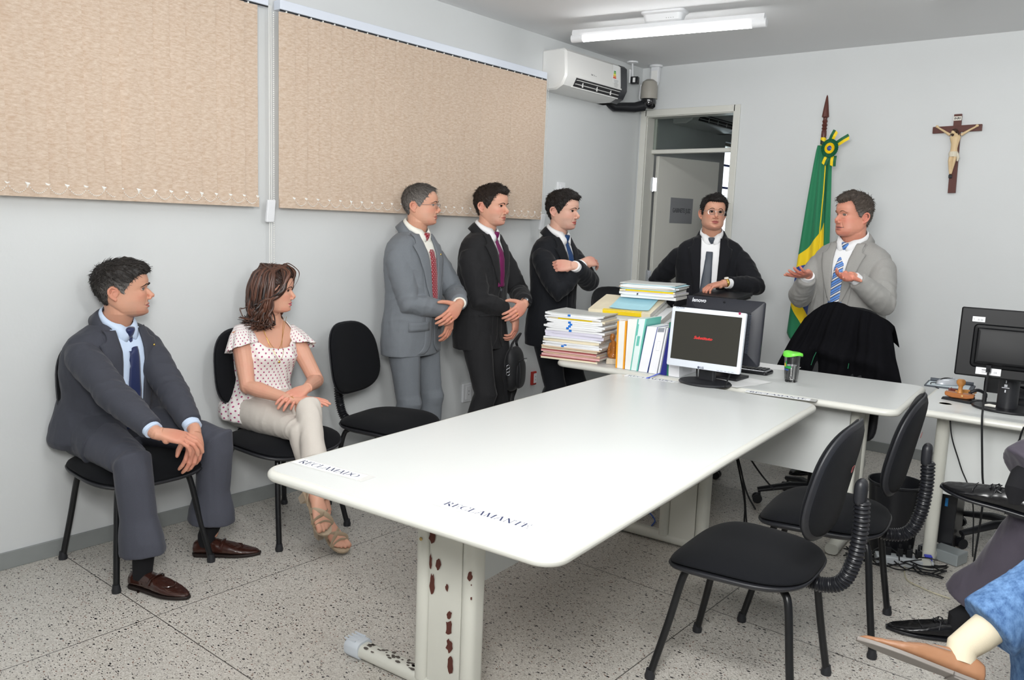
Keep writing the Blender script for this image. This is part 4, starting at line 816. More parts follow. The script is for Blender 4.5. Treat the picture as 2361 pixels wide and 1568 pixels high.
# ---------------------------------------------------------------- books
def book(bl, br, tl, tr, label, cov, pag, depth=.18, yb=3.70, name='book', spine=None, cat='book', edgew=.16):
    q = lambda p: at(1380+p[0]*.1084, 720+p[1]*.1084, y=yb+(p[0]/1845-.4)*.03)
    A, B, C_, D_ = q(bl), q(br), q(tr), q(tl); dz = .7535-min(A[2], B[2]); A[2] = B[2] = .7535
    O = (A+B)/2; dv = V(-.08, 1, 0)*depth; g = G(); F4 = [A-O, B-O, C_-O, D_-O]
    t = edgew; L1 = [F4[0], F4[0]*(1-t)+F4[1]*t, F4[3]*(1-t)+F4[2]*t, F4[3]]; L2 = [F4[0]*t+F4[1]*(1-t), F4[1], F4[2], F4[3]*t+F4[2]*(1-t)]; Md = [L1[1], L2[0], L2[3], L1[2]]
    for f, mi, ins in ((L1, 0, 0), (L2, 0, 0), (Md, 1, .003 if not spine else -.001)): g.hexa([tuple(p+dv*0+V(0, ins, 0)) for p in f]+[tuple(p+dv) for p in f], mi)
    # hexa expects bottom loop then top loop: here front then back
    o = obj(name, g, [cov, pag], smooth=False); o.location = tuple(O); tag(o, label, cat); return o, F4
CVO = mat('cover_orange', 'f2a82f', .4); BW_ = mat('book_pages', 'eeeeea', .8, bump=(900, .0003)); CVW = mat('cover_white', 'f1f2f6', .4); CVT = mat('cover_teal', '6fc2b4', .4); CVN = mat('cover_navy', '2b2f86', .35); CVG = mat('cover_green', '2f7a66', .4); CVB = mat('cover_blue_line', '44589a', .4); CVGR = mat('cover_grey', '8c9198', .4)
book((360, 1150), (545, 1182), (400, 190), (600, 185), 'thick book with an orange cover, leftmost of the upright books', CVO, BW_)
book((560, 1188), (668, 1215), (625, 150), (828, 150), 'thick white paper volume beside the orange book', CVW, BW_, edgew=.02)
o, F4 = book((668, 1218), (830, 1240), (830, 145), (1030, 140), 'white and teal lever file among the upright books', CVT, mat('teal_spine_white', 'e2f2f0', .4), spine=1)
g = G(); 
for a, b, c_, d_ in ((.08, .28, .68, .90), (.30, .62, .48, .67)):
    P = lambda u, v: F4[0]*(1-u)*(1-v)+F4[1]*u*(1-v)+F4[3]*(1-u)*v+F4[2]*u*v+V(0, -.002, 0)
    g.add([P(a, c_), P(b, c_), P(b, d_), P(a, d_)], [(0, 1, 2, 3)])
obj('spine_blocks', g, CVT, o, smooth=False)
book((840, 1250), (1040, 1268), (1030, 300), (1260, 318), 'white volume with a thin blue edge line among the upright books', CVB, CVW, spine=1, edgew=.045)
o, F4 = book((1060, 1275), (1232, 1290), (1262, 325), (1428, 325), 'white binder with a grey spine patch among the upright books', CVW, CVW, spine=1)
g = G(); g.add([P(.08, .90), P(.92, .90), P(.92, .99), P(.08, .99)], [(0, 1, 2, 3)]); obj('grey_patch', g, CVGR, o, smooth=False)
g = G(); g.add([P(.35, .50), P(.36, .50), P(.36, .70), P(.35, .70)], [(0, 1, 2, 3)]); g.add([P(.75, .50), P(.76, .50), P(.76, .70), P(.75, .70)], [(0, 1, 2, 3)]); g.add([P(.35, .70), P(.76, .70), P(.76, .703), P(.35, .703)], [(0, 1, 2, 3)]); g.add([P(.35, .5), P(.76, .5), P(.76, .503), P(.35, .503)], [(0, 1, 2, 3)]); obj('spine_frame', g, CVGR, o, smooth=False)
book((1240, 1292), (1312, 1298), (1432, 330), (1502, 330), 'thin white volume with a grey edge beside the binder', CVGR, CVW, spine=1, edgew=.3)
book((1316, 1285), (1448, 1262), (1504, 335), (1530, 335), 'dark navy book leaning beside the green one', CVN, CVN, spine=1)
book((1450, 1310), (1490, 1318), (1505, 215), (1560, 210), 'thin green book standing against the white box file', CVG, mat('red_tab', 'b0323c', .4) if False else CVG, spine=1)
o, F4 = book((1490, 1325), (1715, 1358), (1500, 470), (1730, 480), 'white box file standing behind the silver monitor', CVW, CVW, depth=.24, spine=1, name='box_file', cat='box')
g = G(); a = at(1491, 872, z=.755); b = at(1508, 866, z=.758); c_ = at(1540, 858, z=.76); g.tube(bez([a, b, at(1520, 861, z=.76), c_], 6), [(.006, .0012)]*19, 6); tag(obj('ribbon', g, mat('ribbon_blue', '1f4fd8', .4)), 'blue ribbon bookmark trailing from the upright books onto the desk', 'ribbon')
# small figure carved in brown stone
ST = mat('brown_stone', 'a8682c', .2, var=(45, .3), coat=.4); p = at(1402, 838, z=.7535); p[1] += .03
e = empty('statuette', p, R(-60), 'glossy brown carved stone statuette between the file pile and the orange book', 'statuette')
g = G(); g.slab(rrect(0, .01, .085, .075, .01), [(0, 0), (.003, .028), (.006, .03)]); obj('base', g, mat('rough_stone', 'c9bfae', .9, var=(120, .2), bump=(200, .002)), e, bevel=0)
g = G(); g.ball((.01, .01, .042), (.036, .032, .02)); g.tube([(.015, .012, .045), (.02, .012, .09), (.004, .008, .118)], [(.022, .026), (.017, .022), (.014, .018)], 12); g.ball((-.008, 0, .142), (.016, .015, .022)); g.tube([(-.005, .0, .128), (.004, .008, .115)], .009, 8)
g.tube([(.0, .02, .115), (-.018, .018, .085), (-.03, .01, .05)], [.009, .008, .007], 8); g.tube([(.012, -.006, .112), (.002, -.016, .08), (-.02, -.012, .05)], [.009, .008, .007], 8); g.tube([(.02, -.01, .055), (-.015, -.016, .07), (-.028, -.012, .04)], [.014, .012, .008], 8); g.tube([(.02, .028, .055), (-.015, .026, .06), (-.028, .024, .04)], [.014, .012, .008], 8)
obj('figure', remesh(g, .003, 3), ST, e, angle=0)
# ================================================================ FLAG
FP0 = V(1.602, 5.755, 0); e = empty('flag', FP0, 0, 'Brazilian flag hanging on a dark wooden pole with a turned spear tip behind the speaker', 'flag')
g = G(); g.lathe([(.016, .02), (.016, 2.02)], n=14); obj('pole', g, WOOD, e)
g = G(); g.lathe([(.016, 2.15), (.018, 2.17), (.0165, 2.20), (.013, 2.205), (.019, 2.215), (.013, 2.225), (.019, 2.238), (.013, 2.25), (.018, 2.262), (.013, 2.275), (.014, 2.285), (.024, 2.292), (.022, 2.31), (.014, 2.37), (.006, 2.425), (.001, 2.438)], n=18); obj('spear_tip', g, WOOD, e)
g = G(); g.lathe([(.001, 0), (.13, 0), (.13, .03), (.04, .05), (.03, .09), (.001, .09)], n=24); obj('pole_base', g, WOOD, e)
g = G(); n = 60; P = []
YF, GF, BF = 'f0cf12', '1b7a52', '1f3f8e'
g.lathe([(.0185, 2.0), (.0185, 2.155)], n=20)
def band():
    k = NT('pole_ribbon'); tc = k.n('ShaderNodeTexCoord'); sx = k.n('ShaderNodeSeparateXYZ', Vector=(tc, 'Object'))
    a = k.math('ARCTAN2', (sx, 1), (sx, 0)); f = k.math('FRACT', k.math('ADD', k.math('MULTIPLY', (sx, 2), 17.0), k.math('DIVIDE', a, 2*PI)))
    k.color(k.mix(k.math('GREATER_THAN', f, .5), lin(YF), lin('17352c'))); k.p.inputs['Roughness'].default_value = .6; return k.m
obj('ribbon_wrap', g, band(), e)
# cloth: u = distance from the hoist (0..1), v = down the hoist; drawn flat, hung in folds
def flagmat():
    k = NT('flag_cloth'); uv = k.n('ShaderNodeUVMap'); sx = k.n('ShaderNodeSeparateXYZ', Vector=(uv, 0)); x, y = (sx, 0), (sx, 1)
    d_ = k.math('ADD', k.math('MULTIPLY', k.math('ABSOLUTE', k.math('SUBTRACT', x, .5)), 1/.415), k.math('MULTIPLY', k.math('ABSOLUTE', k.math('SUBTRACT', y, .5)), 1/.38))
    c = k.mix(k.math('LESS_THAN', d_, 1.0), lin(GF), lin(YF))
    r2 = k.math('SQRT', k.math('ADD', k.math('POWER', k.math('MULTIPLY', k.math('SUBTRACT', x, .5), 1.43), 2), k.math('POWER', k.math('SUBTRACT', y, .5), 2)))
    c = k.mix(k.math('LESS_THAN', r2, .25), c, lin(BF))
    k.color(c); k.p.inputs['Roughness'].default_value = .75; k.p.inputs['Sheen Weight'].default_value = .2; return k.m
# hanging: fabric gathered at the pole top, spreading to a narrow drape of folds
def hang(name, z0, z1, w0, w1, yoff, folds, u0, u1, amp, xo, phase, lean, mt, botslope):
    nu, nv = 120, 60; P = np.zeros((nv, nu, 3)); UV = []
    for i in range(nv):
        t = i/(nv-1); w = w0+(w1-w0)*t**.8
        for j in range(nu):
            s_ = j/(nu-1); zb = z0+(z1-z0-botslope*(s_-.5))*t
            P[i, j] = (xo+lean*t+(s_-.5)*w, -yoff-amp*(.25+t)*math.sin(s_*PI*folds+phase+.5*math.sin(3*t))-.01*t, zb); UV.append((s_, t))
    g = G(); g.grid(P, thick=.0015); o = obj(name, g, mt, e, angle=0)
    me = o.data; ul = me.uv_layers.new(name='UVMap'); nvv = nu*nv
    def uvof(k):
        k %= nvv; s_, t = UV[k]; return u0(s_, t), u1(s_, t)
    vi = np.empty(len(me.loops), int); me.loops.foreach_get('vertex_index', vi)
    tab = np.array([uvof(k) for k in range(nvv)]); ul.data.foreach_set('uv', tab[vi % nvv].ravel()); return o
FM_ = flagmat()
hang('cloth', 2.10, .65, .045, .26, .035, 4, lambda s_, t: .5+(t-(.71-.07*s_))*1.32, lambda s_, t: .283+.217*s_, .016, 0.0, 0, .012, FM_, .30)
hang('cloth_back_fold', 2.10, .80, .04, .14, .012, 3, lambda s_, t: .02+.04*s_, lambda s_, t: .97-.3*t, .012, .045, 1, .03, FM_, 0)
g = G(); g.tube([(.045, -.05, 2.02), (.052, -.055, 1.8), (.052, -.06, 1.4)], .0035, 6); obj('gold_edge_cord', g, mat('flag_yellow', YF, .6), e)
# rosette
RC = V(.075, -.075, 2.075); ex = nrm(V(1, -.2, .0)); ez = V(0, 0, 1)
def rosette(r0, r1, n, c, dy, nm_):
    g = G(); rs = []
    for k, r_ in enumerate((r0, (r0+r1)/2, r1)): rs.append([RC+ex*r_*math.cos(t)+ez*r_*math.sin(t)+V(0, -dy-.004*(j % 2)*k, 0) for j, t in enumerate(np.linspace(0, 2*PI, n+1)[:-1])])
    g.rings(rs, cap=False); obj(nm_, g, mat('ribbon_'+c, c, .55), e, smooth=False, solid=.001)
rosette(.03, .062, 64, '14603f', 0, 'rosette_outer'); rosette(.014, .036, 48, YF, .004, 'rosette_inner')
g = G(); g.lathe([(.001, .004), (.012, .003), (.017, 0)], RC+V(0, -.006, 0), 20, M=np.array([[1, 0, 0], [0, 0, -1], [0, 1, 0]], float)); bt = obj('rosette_button', g, mat('flag_blue', BF, .4), e)
g = G()
for a, b in ((-.004, .004), (.005, .002), (.002, -.006), (-.006, -.005), (.008, -.003)): g.ball(RC+V(a, -.0105, b), .0014, 6, 4)
obj('white_stars', g, PAPER, bt)
for k, (dx, dz, dx2, dz2) in enumerate(((.0, .05, .03, .115), (.045, .03, .12, .075), (-.01, -.05, -.03, -.11), (.03, -.05, .03, -.12))):
    a = RC+V(dx, .006, dz); b = RC+V(dx2, .0, dz2); s_ = nrm(np.cross(b-a, (0, 1, 0)))*.019
    for m_, (q0, q1, c) in enumerate(((-1, 0, YF), (0, 1, '14603f'))):
        g = G(); g.grid([[a+s_*q0, a+s_*q1], [(a+b)/2+s_*q0+V(0, -.006, 0), (a+b)/2+s_*q1+V(0, -.006, 0)], [b+s_*q0-(b-a)*.12*(q0 == -1), b+s_*q1-(b-a)*.0]], thick=.001); obj('ribbon_tail', g, mat('ribbon_'+c, c, .55), e, smooth=False)
# ================================================================ UNDER THE DESKS
p = V(2.672, 4.13, 0); e = empty('waste_bin', p, 0, 'black plastic waste bin under the desk behind the chairs', 'bin'); g = G(); g.lathe([(.001, .0), (.10, .0), (.122, .33), (.128, .335), (.128, .345), (.122, .345), (.118, .33), (.098, .01), (.001, .008)], n=32); obj('bucket', g, DARKP, e)
p = at(1855, 1110, y=4.35); e = empty('computer_tower', (2.30, 4.45, 0), R(5), 'black computer tower with a red label under the far desk', 'computer'); g = G(); g.box((0, 0, .19), (.18, .36, .38)); obj('case', g, DARKP, e, smooth=False, bevel=.004); g = G(); g.box((-.03, -.1815, .30), (.1, .003, .03)); obj('red_label', g, mat('label_red', '8e1f2a', .4), e, smooth=False)
g = G(); g.box((.04, -.182, .1), (.06, .003, .12)); obj('front_panel', g, GLB, e, smooth=False)
e = empty('computer_tower', (2.86, 4.42, 0), R(4), 'slim black computer case standing beside the waste bin under the right desk', 'computer'); g = G(); g.box((0, 0, .18), (.09, .34, .36)); obj('case', g, DARKP, e, smooth=False, bevel=.004); g = G(); g.box((.0, -.172, .26), (.012, .003, .04)); obj('blue_badge', g, mat('badge_blue', '2a7fc0', .4), e, smooth=False)
a, b = at(2018, 1285, z=.02), at(2150, 1303, z=.02); c_ = (a+b)/2; rz = math.atan2(b[1]-a[1], b[0]-a[0]); e = empty('power_strip', (c_[0], c_[1], 0), rz, 'white power strip full of black plugs on the floor under the right desk', 'power strip')
L = np.linalg.norm(b-a); g = G(); g.box((0, 0, .022), (L, .06, .04)); obj('housing', g, mat('strip_grey', 'c3c8cc', .5), e, smooth=False, bevel=.004)
g = G()
for k, x in enumerate((-.07, -.02, .02, .06)): g.box((x, .004, .06), (.026, .026, .04)); g.tube([(x, .004, .078), (x, .004, .1)], .006, 8)
obj('plugs', g, DARKP, e, smooth=False, bevel=.003); g = G(); g.box((.10, 0, .052), (.03, .03, .02)); obj('blue_switch', g, mat('plug_blue', '2338d0', .4), e, smooth=False)
p = at(2168, 1292, z=.0); e = empty('adapter_box', p, R(-15), 'translucent grey adapter box on the floor beside the power strip', 'box'); g = G(); g.box((.02, .03, .03), (.13, .10, .055)); obj('case', g, mat('adapter_grey', '8f9698', .15), e, smooth=False, bevel=.004); g = G(); g.box((-.06, -.03, .03), (.05, .05, .055)); obj('plug_block', g, DARKP, e, smooth=False, bevel=.003)
def cable(pts, label, r=.0035, c=CABLE, name='cable', grp=None):
    g = G(); g.tube(bez(pts, 8), r, 7); return tag(obj(name, g, c), label, 'cable', grp)
F3 = lambda px, py, z=.006: at(px, py, z=z)
rr_ = random.Random(11)
GRP = 'tangled cables on the floor under the right desk'
for k in range(9):
    pts = []
    for i in range(6):
        t = i/5; px = 1950+t*230+rr_.uniform(-8, 8); py = 1272+t*45+rr_.uniform(-16, 18); pts.append(F3(px, py, .006+rr_.uniform(0, .03)))
    cable(pts, 'black cable tangled with others on the floor around the power strip', .0032, grp=GRP)
for k in range(4):
    c_ = F3(2040+36*k, 1300+4*k); pts = [c_+V(.06*math.cos(t), .045*math.sin(t), .004+.03*(1+math.sin(t+k))) for t in np.linspace(0, 5.2, 8)]; cable(pts, 'black cable tangled with others on the floor around the power strip', .003, grp=GRP)
cable([F3(2085, 1300), F3(2090, 1335), F3(2125, 1355), F3(2150, 1366), F3(2190, 1380)], 'cream telephone cable running over the floor from the power strip', .003, mat('cream_cable', 'b9b39c', .6))
for k, (a, b, c_) in enumerate((((1690, 1020), (1712, 1100), (1722, 1215)), ((1697, 1035), (1720, 1130), (1742, 1175)), ((1715, 1035), (1752, 1090), (1785, 1130)), ((1695, 1040), (1716, 1150), (1716, 1205)))):
    cable([at(*a, y=4.0), at(*b, y=3.95), at(*c_, y=3.95)], 'black cable hanging under the far desk behind the meeting table', .0045, grp='cables hanging under the far desk')
cable([V(*at(2190, 962, y=3.98)), at(2195, 1010, y=3.98), at(2210, 1060, y=4.0), at(2217, 1082, y=4.0), V(at(2240, 1180, y=4.2)[0], 4.2, .3), V(3.0, 4.3, .01)], 'thin black cable hanging down the front of the right desk', .003)
cable([at(2361, 985, y=3.86), at(2352, 1010, y=3.88), at(2345, 1060, y=3.9), V(3.2, 4.0, .02)], 'black cable hanging at the extreme right edge of the right desk', .004)
cable([F3(1472, 1166), F3(1495, 1180), F3(1510, 1200), F3(1502, 1215), F3(1520, 1225)], 'blue network cable on the floor behind the far table leg', .0035, mat('blue_cable', '3a62c0', .5))
# ================================================================ PEOPLE: tools
def skin(name, col, col2):
    k = NT(name); p = k.p; p.inputs['Roughness'].default_value = .48; p.inputs['Specular IOR Level'].default_value = .4
    p.inputs['Subsurface Weight'].default_value = .12; p.inputs['Subsurface Scale'].default_value = .01; p.inputs['Subsurface Radius'].default_value = (1, .35, .2)
    tc = k.n('ShaderNodeTexCoord'); n1 = k.n('ShaderNodeTexNoise', Vector=(tc, 'Object'), Scale=18.0, Detail=3.0); n2 = k.n('ShaderNodeTexNoise', Vector=(tc, 'Object'), Scale=350.0, Detail=2.0)
    a = k.n('ShaderNodeAttribute', _attribute_name='blush'); f = k.math('ADD', k.math('MULTIPLY', (a, 'Fac'), .8), k.math('MULTIPLY', k.math('SUBTRACT', (n1, 0), .5), .5))
    c = k.mix(k.math('MAXIMUM', 0.0, k.math('MINIMUM', f, 1.0)), lin(col), lin(col2))
    b = k.n('ShaderNodeAttribute', _attribute_name='beard'); c = k.mix(k.math('MULTIPLY', (b, 'Fac'), .30), c, lin('6d6664')); k.color(c); k.bump((n2, 0), .0003); return k.m
def hairmat(name, dark, light, grey='8f8d8c', rough=.5):
    k = NT(name); p = k.p; p.inputs['Roughness'].default_value = rough; p.inputs['Specular IOR Level'].default_value = .35
    uv = k.n('ShaderNodeUVMap'); mp = k.n('ShaderNodeMapping', Vector=(uv, 0)); mp.inputs['Scale'].default_value = (75, 5, 1)
    n = k.n('ShaderNodeTexNoise', Vector=(mp, 0), Scale=1.0, Detail=4.0); r = k.n('ShaderNodeValToRGB', Fac=(n, 0)); r.color_ramp.elements[0].position = .35; r.color_ramp.elements[1].position = .7
    r.color_ramp.elements[0].color = lin(dark); r.color_ramp.elements[1].color = lin(light)
    mp2 = k.n('ShaderNodeMapping', Vector=(uv, 0)); mp2.inputs['Scale'].default_value = (130, 9, 1); n2 = k.n('ShaderNodeTexNoise', Vector=(mp2, 0), Scale=1.0, Detail=2.0)
    a = k.n('ShaderNodeAttribute', _attribute_name='grey'); g_ = k.math('MULTIPLY', (a, 'Fac'), k.math('MULTIPLY', k.math('MAXIMUM', k.math('SUBTRACT', (n2, 0), .28), 0.0), 3.4))
    k.color(k.mix(k.math('MINIMUM', g_, 1.0), (r, 0), lin(grey))); k.bump((n, 0), .0018); return k.m
def cloth(name, col, rough=.85, var=.05, spec=.25, sheen=.1, pin=None):
    k = NT(name); p = k.p; p.inputs['Roughness'].default_value = rough; p.inputs['Specular IOR Level'].default_value = spec; p.inputs['Sheen Weight'].default_value = sheen; p.inputs['Sheen Roughness'].default_value = .4
    tc = k.n('ShaderNodeTexCoord'); n = k.n('ShaderNodeTexNoise', Vector=(tc, 'Object'), Scale=420.0, Detail=2.0); n2 = k.n('ShaderNodeTexNoise', Vector=(tc, 'Object'), Scale=5.0)
    f = k.math('ADD', k.math('ADD', 1.0, k.math('MULTIPLY', k.math('SUBTRACT', (n, 0), .5), var*6)), k.math('MULTIPLY', k.math('SUBTRACT', (n2, 0), .5), var))
    h = k.n('ShaderNodeHueSaturation', Color=lin(col), Value=f); k.color((h, 0)); k.bump((n, 0), .0004); return k.m
def attr(me, name, vals):
    a = me.attributes.new(name, 'FLOAT', 'POINT'); a.data.foreach_set('value', np.ascontiguousarray(vals, dtype=np.float32))
EYEW = mat('eye_white', 'e6e0dc', .15, spec=.6); IRIS = mat('iris_brown', '3a2416', .1, spec=.7); PUP = mat('pupil', '08080a', .05, spec=.8)
# -------- head shape (local: x forward, y left, z up, z=0 at eye level)
ZP = [-.119, -.113, -.103, -.088, -.072, -.055, -.038, -.02, 0, .02, .04, .06, .08, .096, .108, .115, .1185]
XF = [.035, .066, .083, .0885, .0885, .0895, .0895, .088, .086, .093, .096, .092, .080, .062, .040, .020, .004]
XB = [.020, .002, -.012, -.028, -.046, -.064, -.078, -.089, -.098, -.103, -.104, -.100, -.090, -.073, -.050, -.026, -.006]
WD = [.012, .032, .046, .0545, .060, .0645, .068, .0705, .073, .0755, .077, .0755, .069, .057, .039, .021, .004]
def headshape(c):
    jw = c.get('jaw', 0); fat = c.get('fat', 0)
    zz = np.array(ZP); W_ = np.array(WD)+(jw)*np.exp(-((zz+.085)/.03)**2)+fat*np.exp(-((zz+.06)/.035)**2)
    xf = np.array(XF)+c.get('chin', 0)*np.exp(-((zz+.10)/.015)**2)+c.get('fore', 0)*np.exp(-((zz-.06)/.03)**2)
    def f(th, z, t=0):
        a = np.interp(z, zz, xf)+t; b = np.interp(z, zz, np.array(XB))-t; w = np.interp(z, zz, W_)+t; x0 = -.012+.02*sst(-.04, -.11, z)
        ct, st = np.cos(th), np.sin(th); n = 2.25; r = lambda v, e: np.sign(v)*np.abs(v)**(2/e)
        x = np.where(ct > 0, x0+(a-x0)*r(ct, n), x0+(x0-b)*r(ct, 2.15)); y = w*r(st, n); return x, y
    return f
def feature(P, c):
    # displacement along x for points on the face
    x, y, z = P[:, 0], P[:, 1], P[:, 2]; front = sst(.02, .05, x); ay = np.abs(y); g = lambda v, s_: np.exp(-(v/s_)**2)
    d = np.zeros(len(P)); mw = c.get('mouth', .024); mz = -.0665+c.get('mz', 0)
    d -= .0078*g(ay-.031, .0135)*g(z-.0035, .0095)          # sockets
    d += .0035*g(ay-.030, .02)*g(z-.021, .007)*c.get('brow', 1)              # brow ridge
    d -= .004*g(ay-.0, .006)*g(z-.010, .007)
    d += .0045*g(ay-.044, .018)*g(z+.020, .016)             # cheekbone
    d -= .0025*g(ay-.047, .012)*g(z+.058, .014)*(1-c.get('fat', 0)*60)
    d += .0052*g(ay, mw*.95)*g(z-mz-.0055, .0042)+.0060*g(ay, mw*.8)*g(z-mz+.0065, .0048)  # lips
    d -= .0058*g(ay, mw*1.05)*g(z-mz, .0016)
    d += .002*g(ay-mw-.002, .006)*g(z-mz, .008)*-1
    d -= .0035*g(ay, .018)*g(z-mz+.0175, .005)              # under the lip
    d += .0045*g(ay, .017)*g(z+.101, .011)                  # chin
    d -= .0015*g(ay, .003)*g(z+.051, .005)
    fold = ay-(.019+(-.036-z)*.42); d -= c.get('fold', .0018)*g(fold, .0035)*sst(-.074, -.062, z)*sst(-.032, -.042, z)
    if c.get('bags'): d += .002*g(ay-.032, .012)*g(z+.011, .004); d -= .0016*g(ay-.032, .013)*g(z+.017, .003)
    if c.get('open'): d -= .006*g(ay, mw*.8)*g(z-mz, .0028)
    return d*front
def head_mesh(c, neck_local):
    g = G(); f = headshape(c); rs = []; th = np.linspace(0, 2*PI, 73)[:-1]
    for z in np.interp(np.linspace(0, 1, 60), np.linspace(0, 1, len(ZP)), ZP):
        x, y = f(th, z); rs.append([(a, b, z) for a, b in zip(x, y)])
    g.rings(rs)
    nl = c.get('nose', 1); nw = c.get('nosew', 1)
    g.tube([(.078, 0, .016), (.0845, 0, .002), (.090+.003*nl, 0, -.014), (.0955+.006*nl, 0, -.028), (.0935+.007*nl, 0, -.0345)], [(.0075*nw, .0085), (.0085*nw, .010), (.0105*nw, .0115), (.0125*nw, .0125), (.0095*nw, .0075)], 14, up=(0, 1, 0))
    for s_ in (-1, 1): g.ball((.094+.001*nl, s_*.0115*nw, -.0375), (.010, .0062*nw, .0070), 12, 8)
    g.ball((.094, 0, -.041), (.009, .005, .004), 10, 6)
    es = c.get('ear', .88)
    for s_ in (-1, 1):
        E = lambda x, z, o: (-.019+x*es*.95, s_*(.0735+o*es*.9), -.009+z*es*.95)
        P = bez([E(.012, -.004, .0), E(.013, .010, .004), E(.004, .024, .010), (E(-.012, .030, .016)), E(-.024, .020, .020), E(-.026, .002, .020), E(-.019, -.017, .015), E(-.006, -.030, .008), E(.004, -.036, .003)], 4)
        g.tube(P, [.0038+.0012*math.sin(PI*i/len(P)) for i in range(len(P))], 8)
        g.ball(E(-.002, -.031, .004), (.008, .0045, .009), 10, 8)
        M = np.array(frame((0, 0, 0), (1, 0, 0), (.35*s_, s_, 0)))[:3, :3]
        g.ball(E(-.007, .002, .006), (.017, .004, .026), 14, 10, M=M)
        g.tube([E(.004, .012, .008), E(-.010, .014, .014), E(-.014, -.002, .014), E(-.006, -.018, .008)], .0035, 8)
        g.ball(E(.008, -.010, .005), (.004, .004, .006), 8, 6)
    n0 = np.array(neck_local); nr = c.get('neckr', .058); a = V(-.020, 0, -.035); b = V(-.016, 0, -.09); m_ = (b+n0)/2
    g.tube([a, b, m_, n0, n0*1.0+nrm(n0-b)*.05], [(nr*.92, nr), (nr*.95, nr), (nr, nr), (nr*1.06, nr*1.1), (nr*1.15, nr*1.15)], 24, up=(0, 1, 0))
    me = remesh(g, .0021, 3, .5); P, N = mesh_np(me); P = P.copy(); d = feature(P, c); P[:, 0] += d; set_co(me, P); P, N = mesh_np(me); x, y, z = P.T; ay = abs(y)
    # lips
    mw = c.get('mouth', .024)+.001; mz = -.0665+c.get('mz', 0)
    nP = len(me.polygons); cen = np.empty(nP*3); me.polygons.foreach_get('center', cen); cen = cen.reshape(-1, 3); q = np.clip(abs(cen[:, 1])/mw, 0, 1)
    lip = (cen[:, 0] > .06) & (abs(cen[:, 1]) < mw) & (cen[:, 2] < mz+.0098*(1-q**2)**.6*(1-.15*np.exp(-(cen[:, 1]/.003)**2))) & (cen[:, 2] > mz-.0112*(1-q**2)**.7)
    mi = np.zeros(nP, np.int32); mi[lip] = 1; me.polygons.foreach_set('material_index', mi)
    g_ = lambda v, s_: np.exp(-(v/s_)**2)
    bl = .4*g_(ay-.042, .02)*g_(z+.028, .02)*(x > .02)+.5*g_(ay, .014)*g_(z+.034, .012)*(x > .085)+.5*(ay > .0775)*(abs(z+.008) < .04)*(x < .01)*(x > -.06)+.35*g_(z+.10, .02)*(x > .05)
    bd = c.get('beard', .5)*sst(-.035, -.055, z+.25*np.maximum(0, .06-x)*0-.0)*sst(-.0, .045, x)*(1-np.exp(-((ay/.03)**2+((z-mz)/.012)**2))*.6)*sst(-.135, -.115, z)
    return me, bl, bd
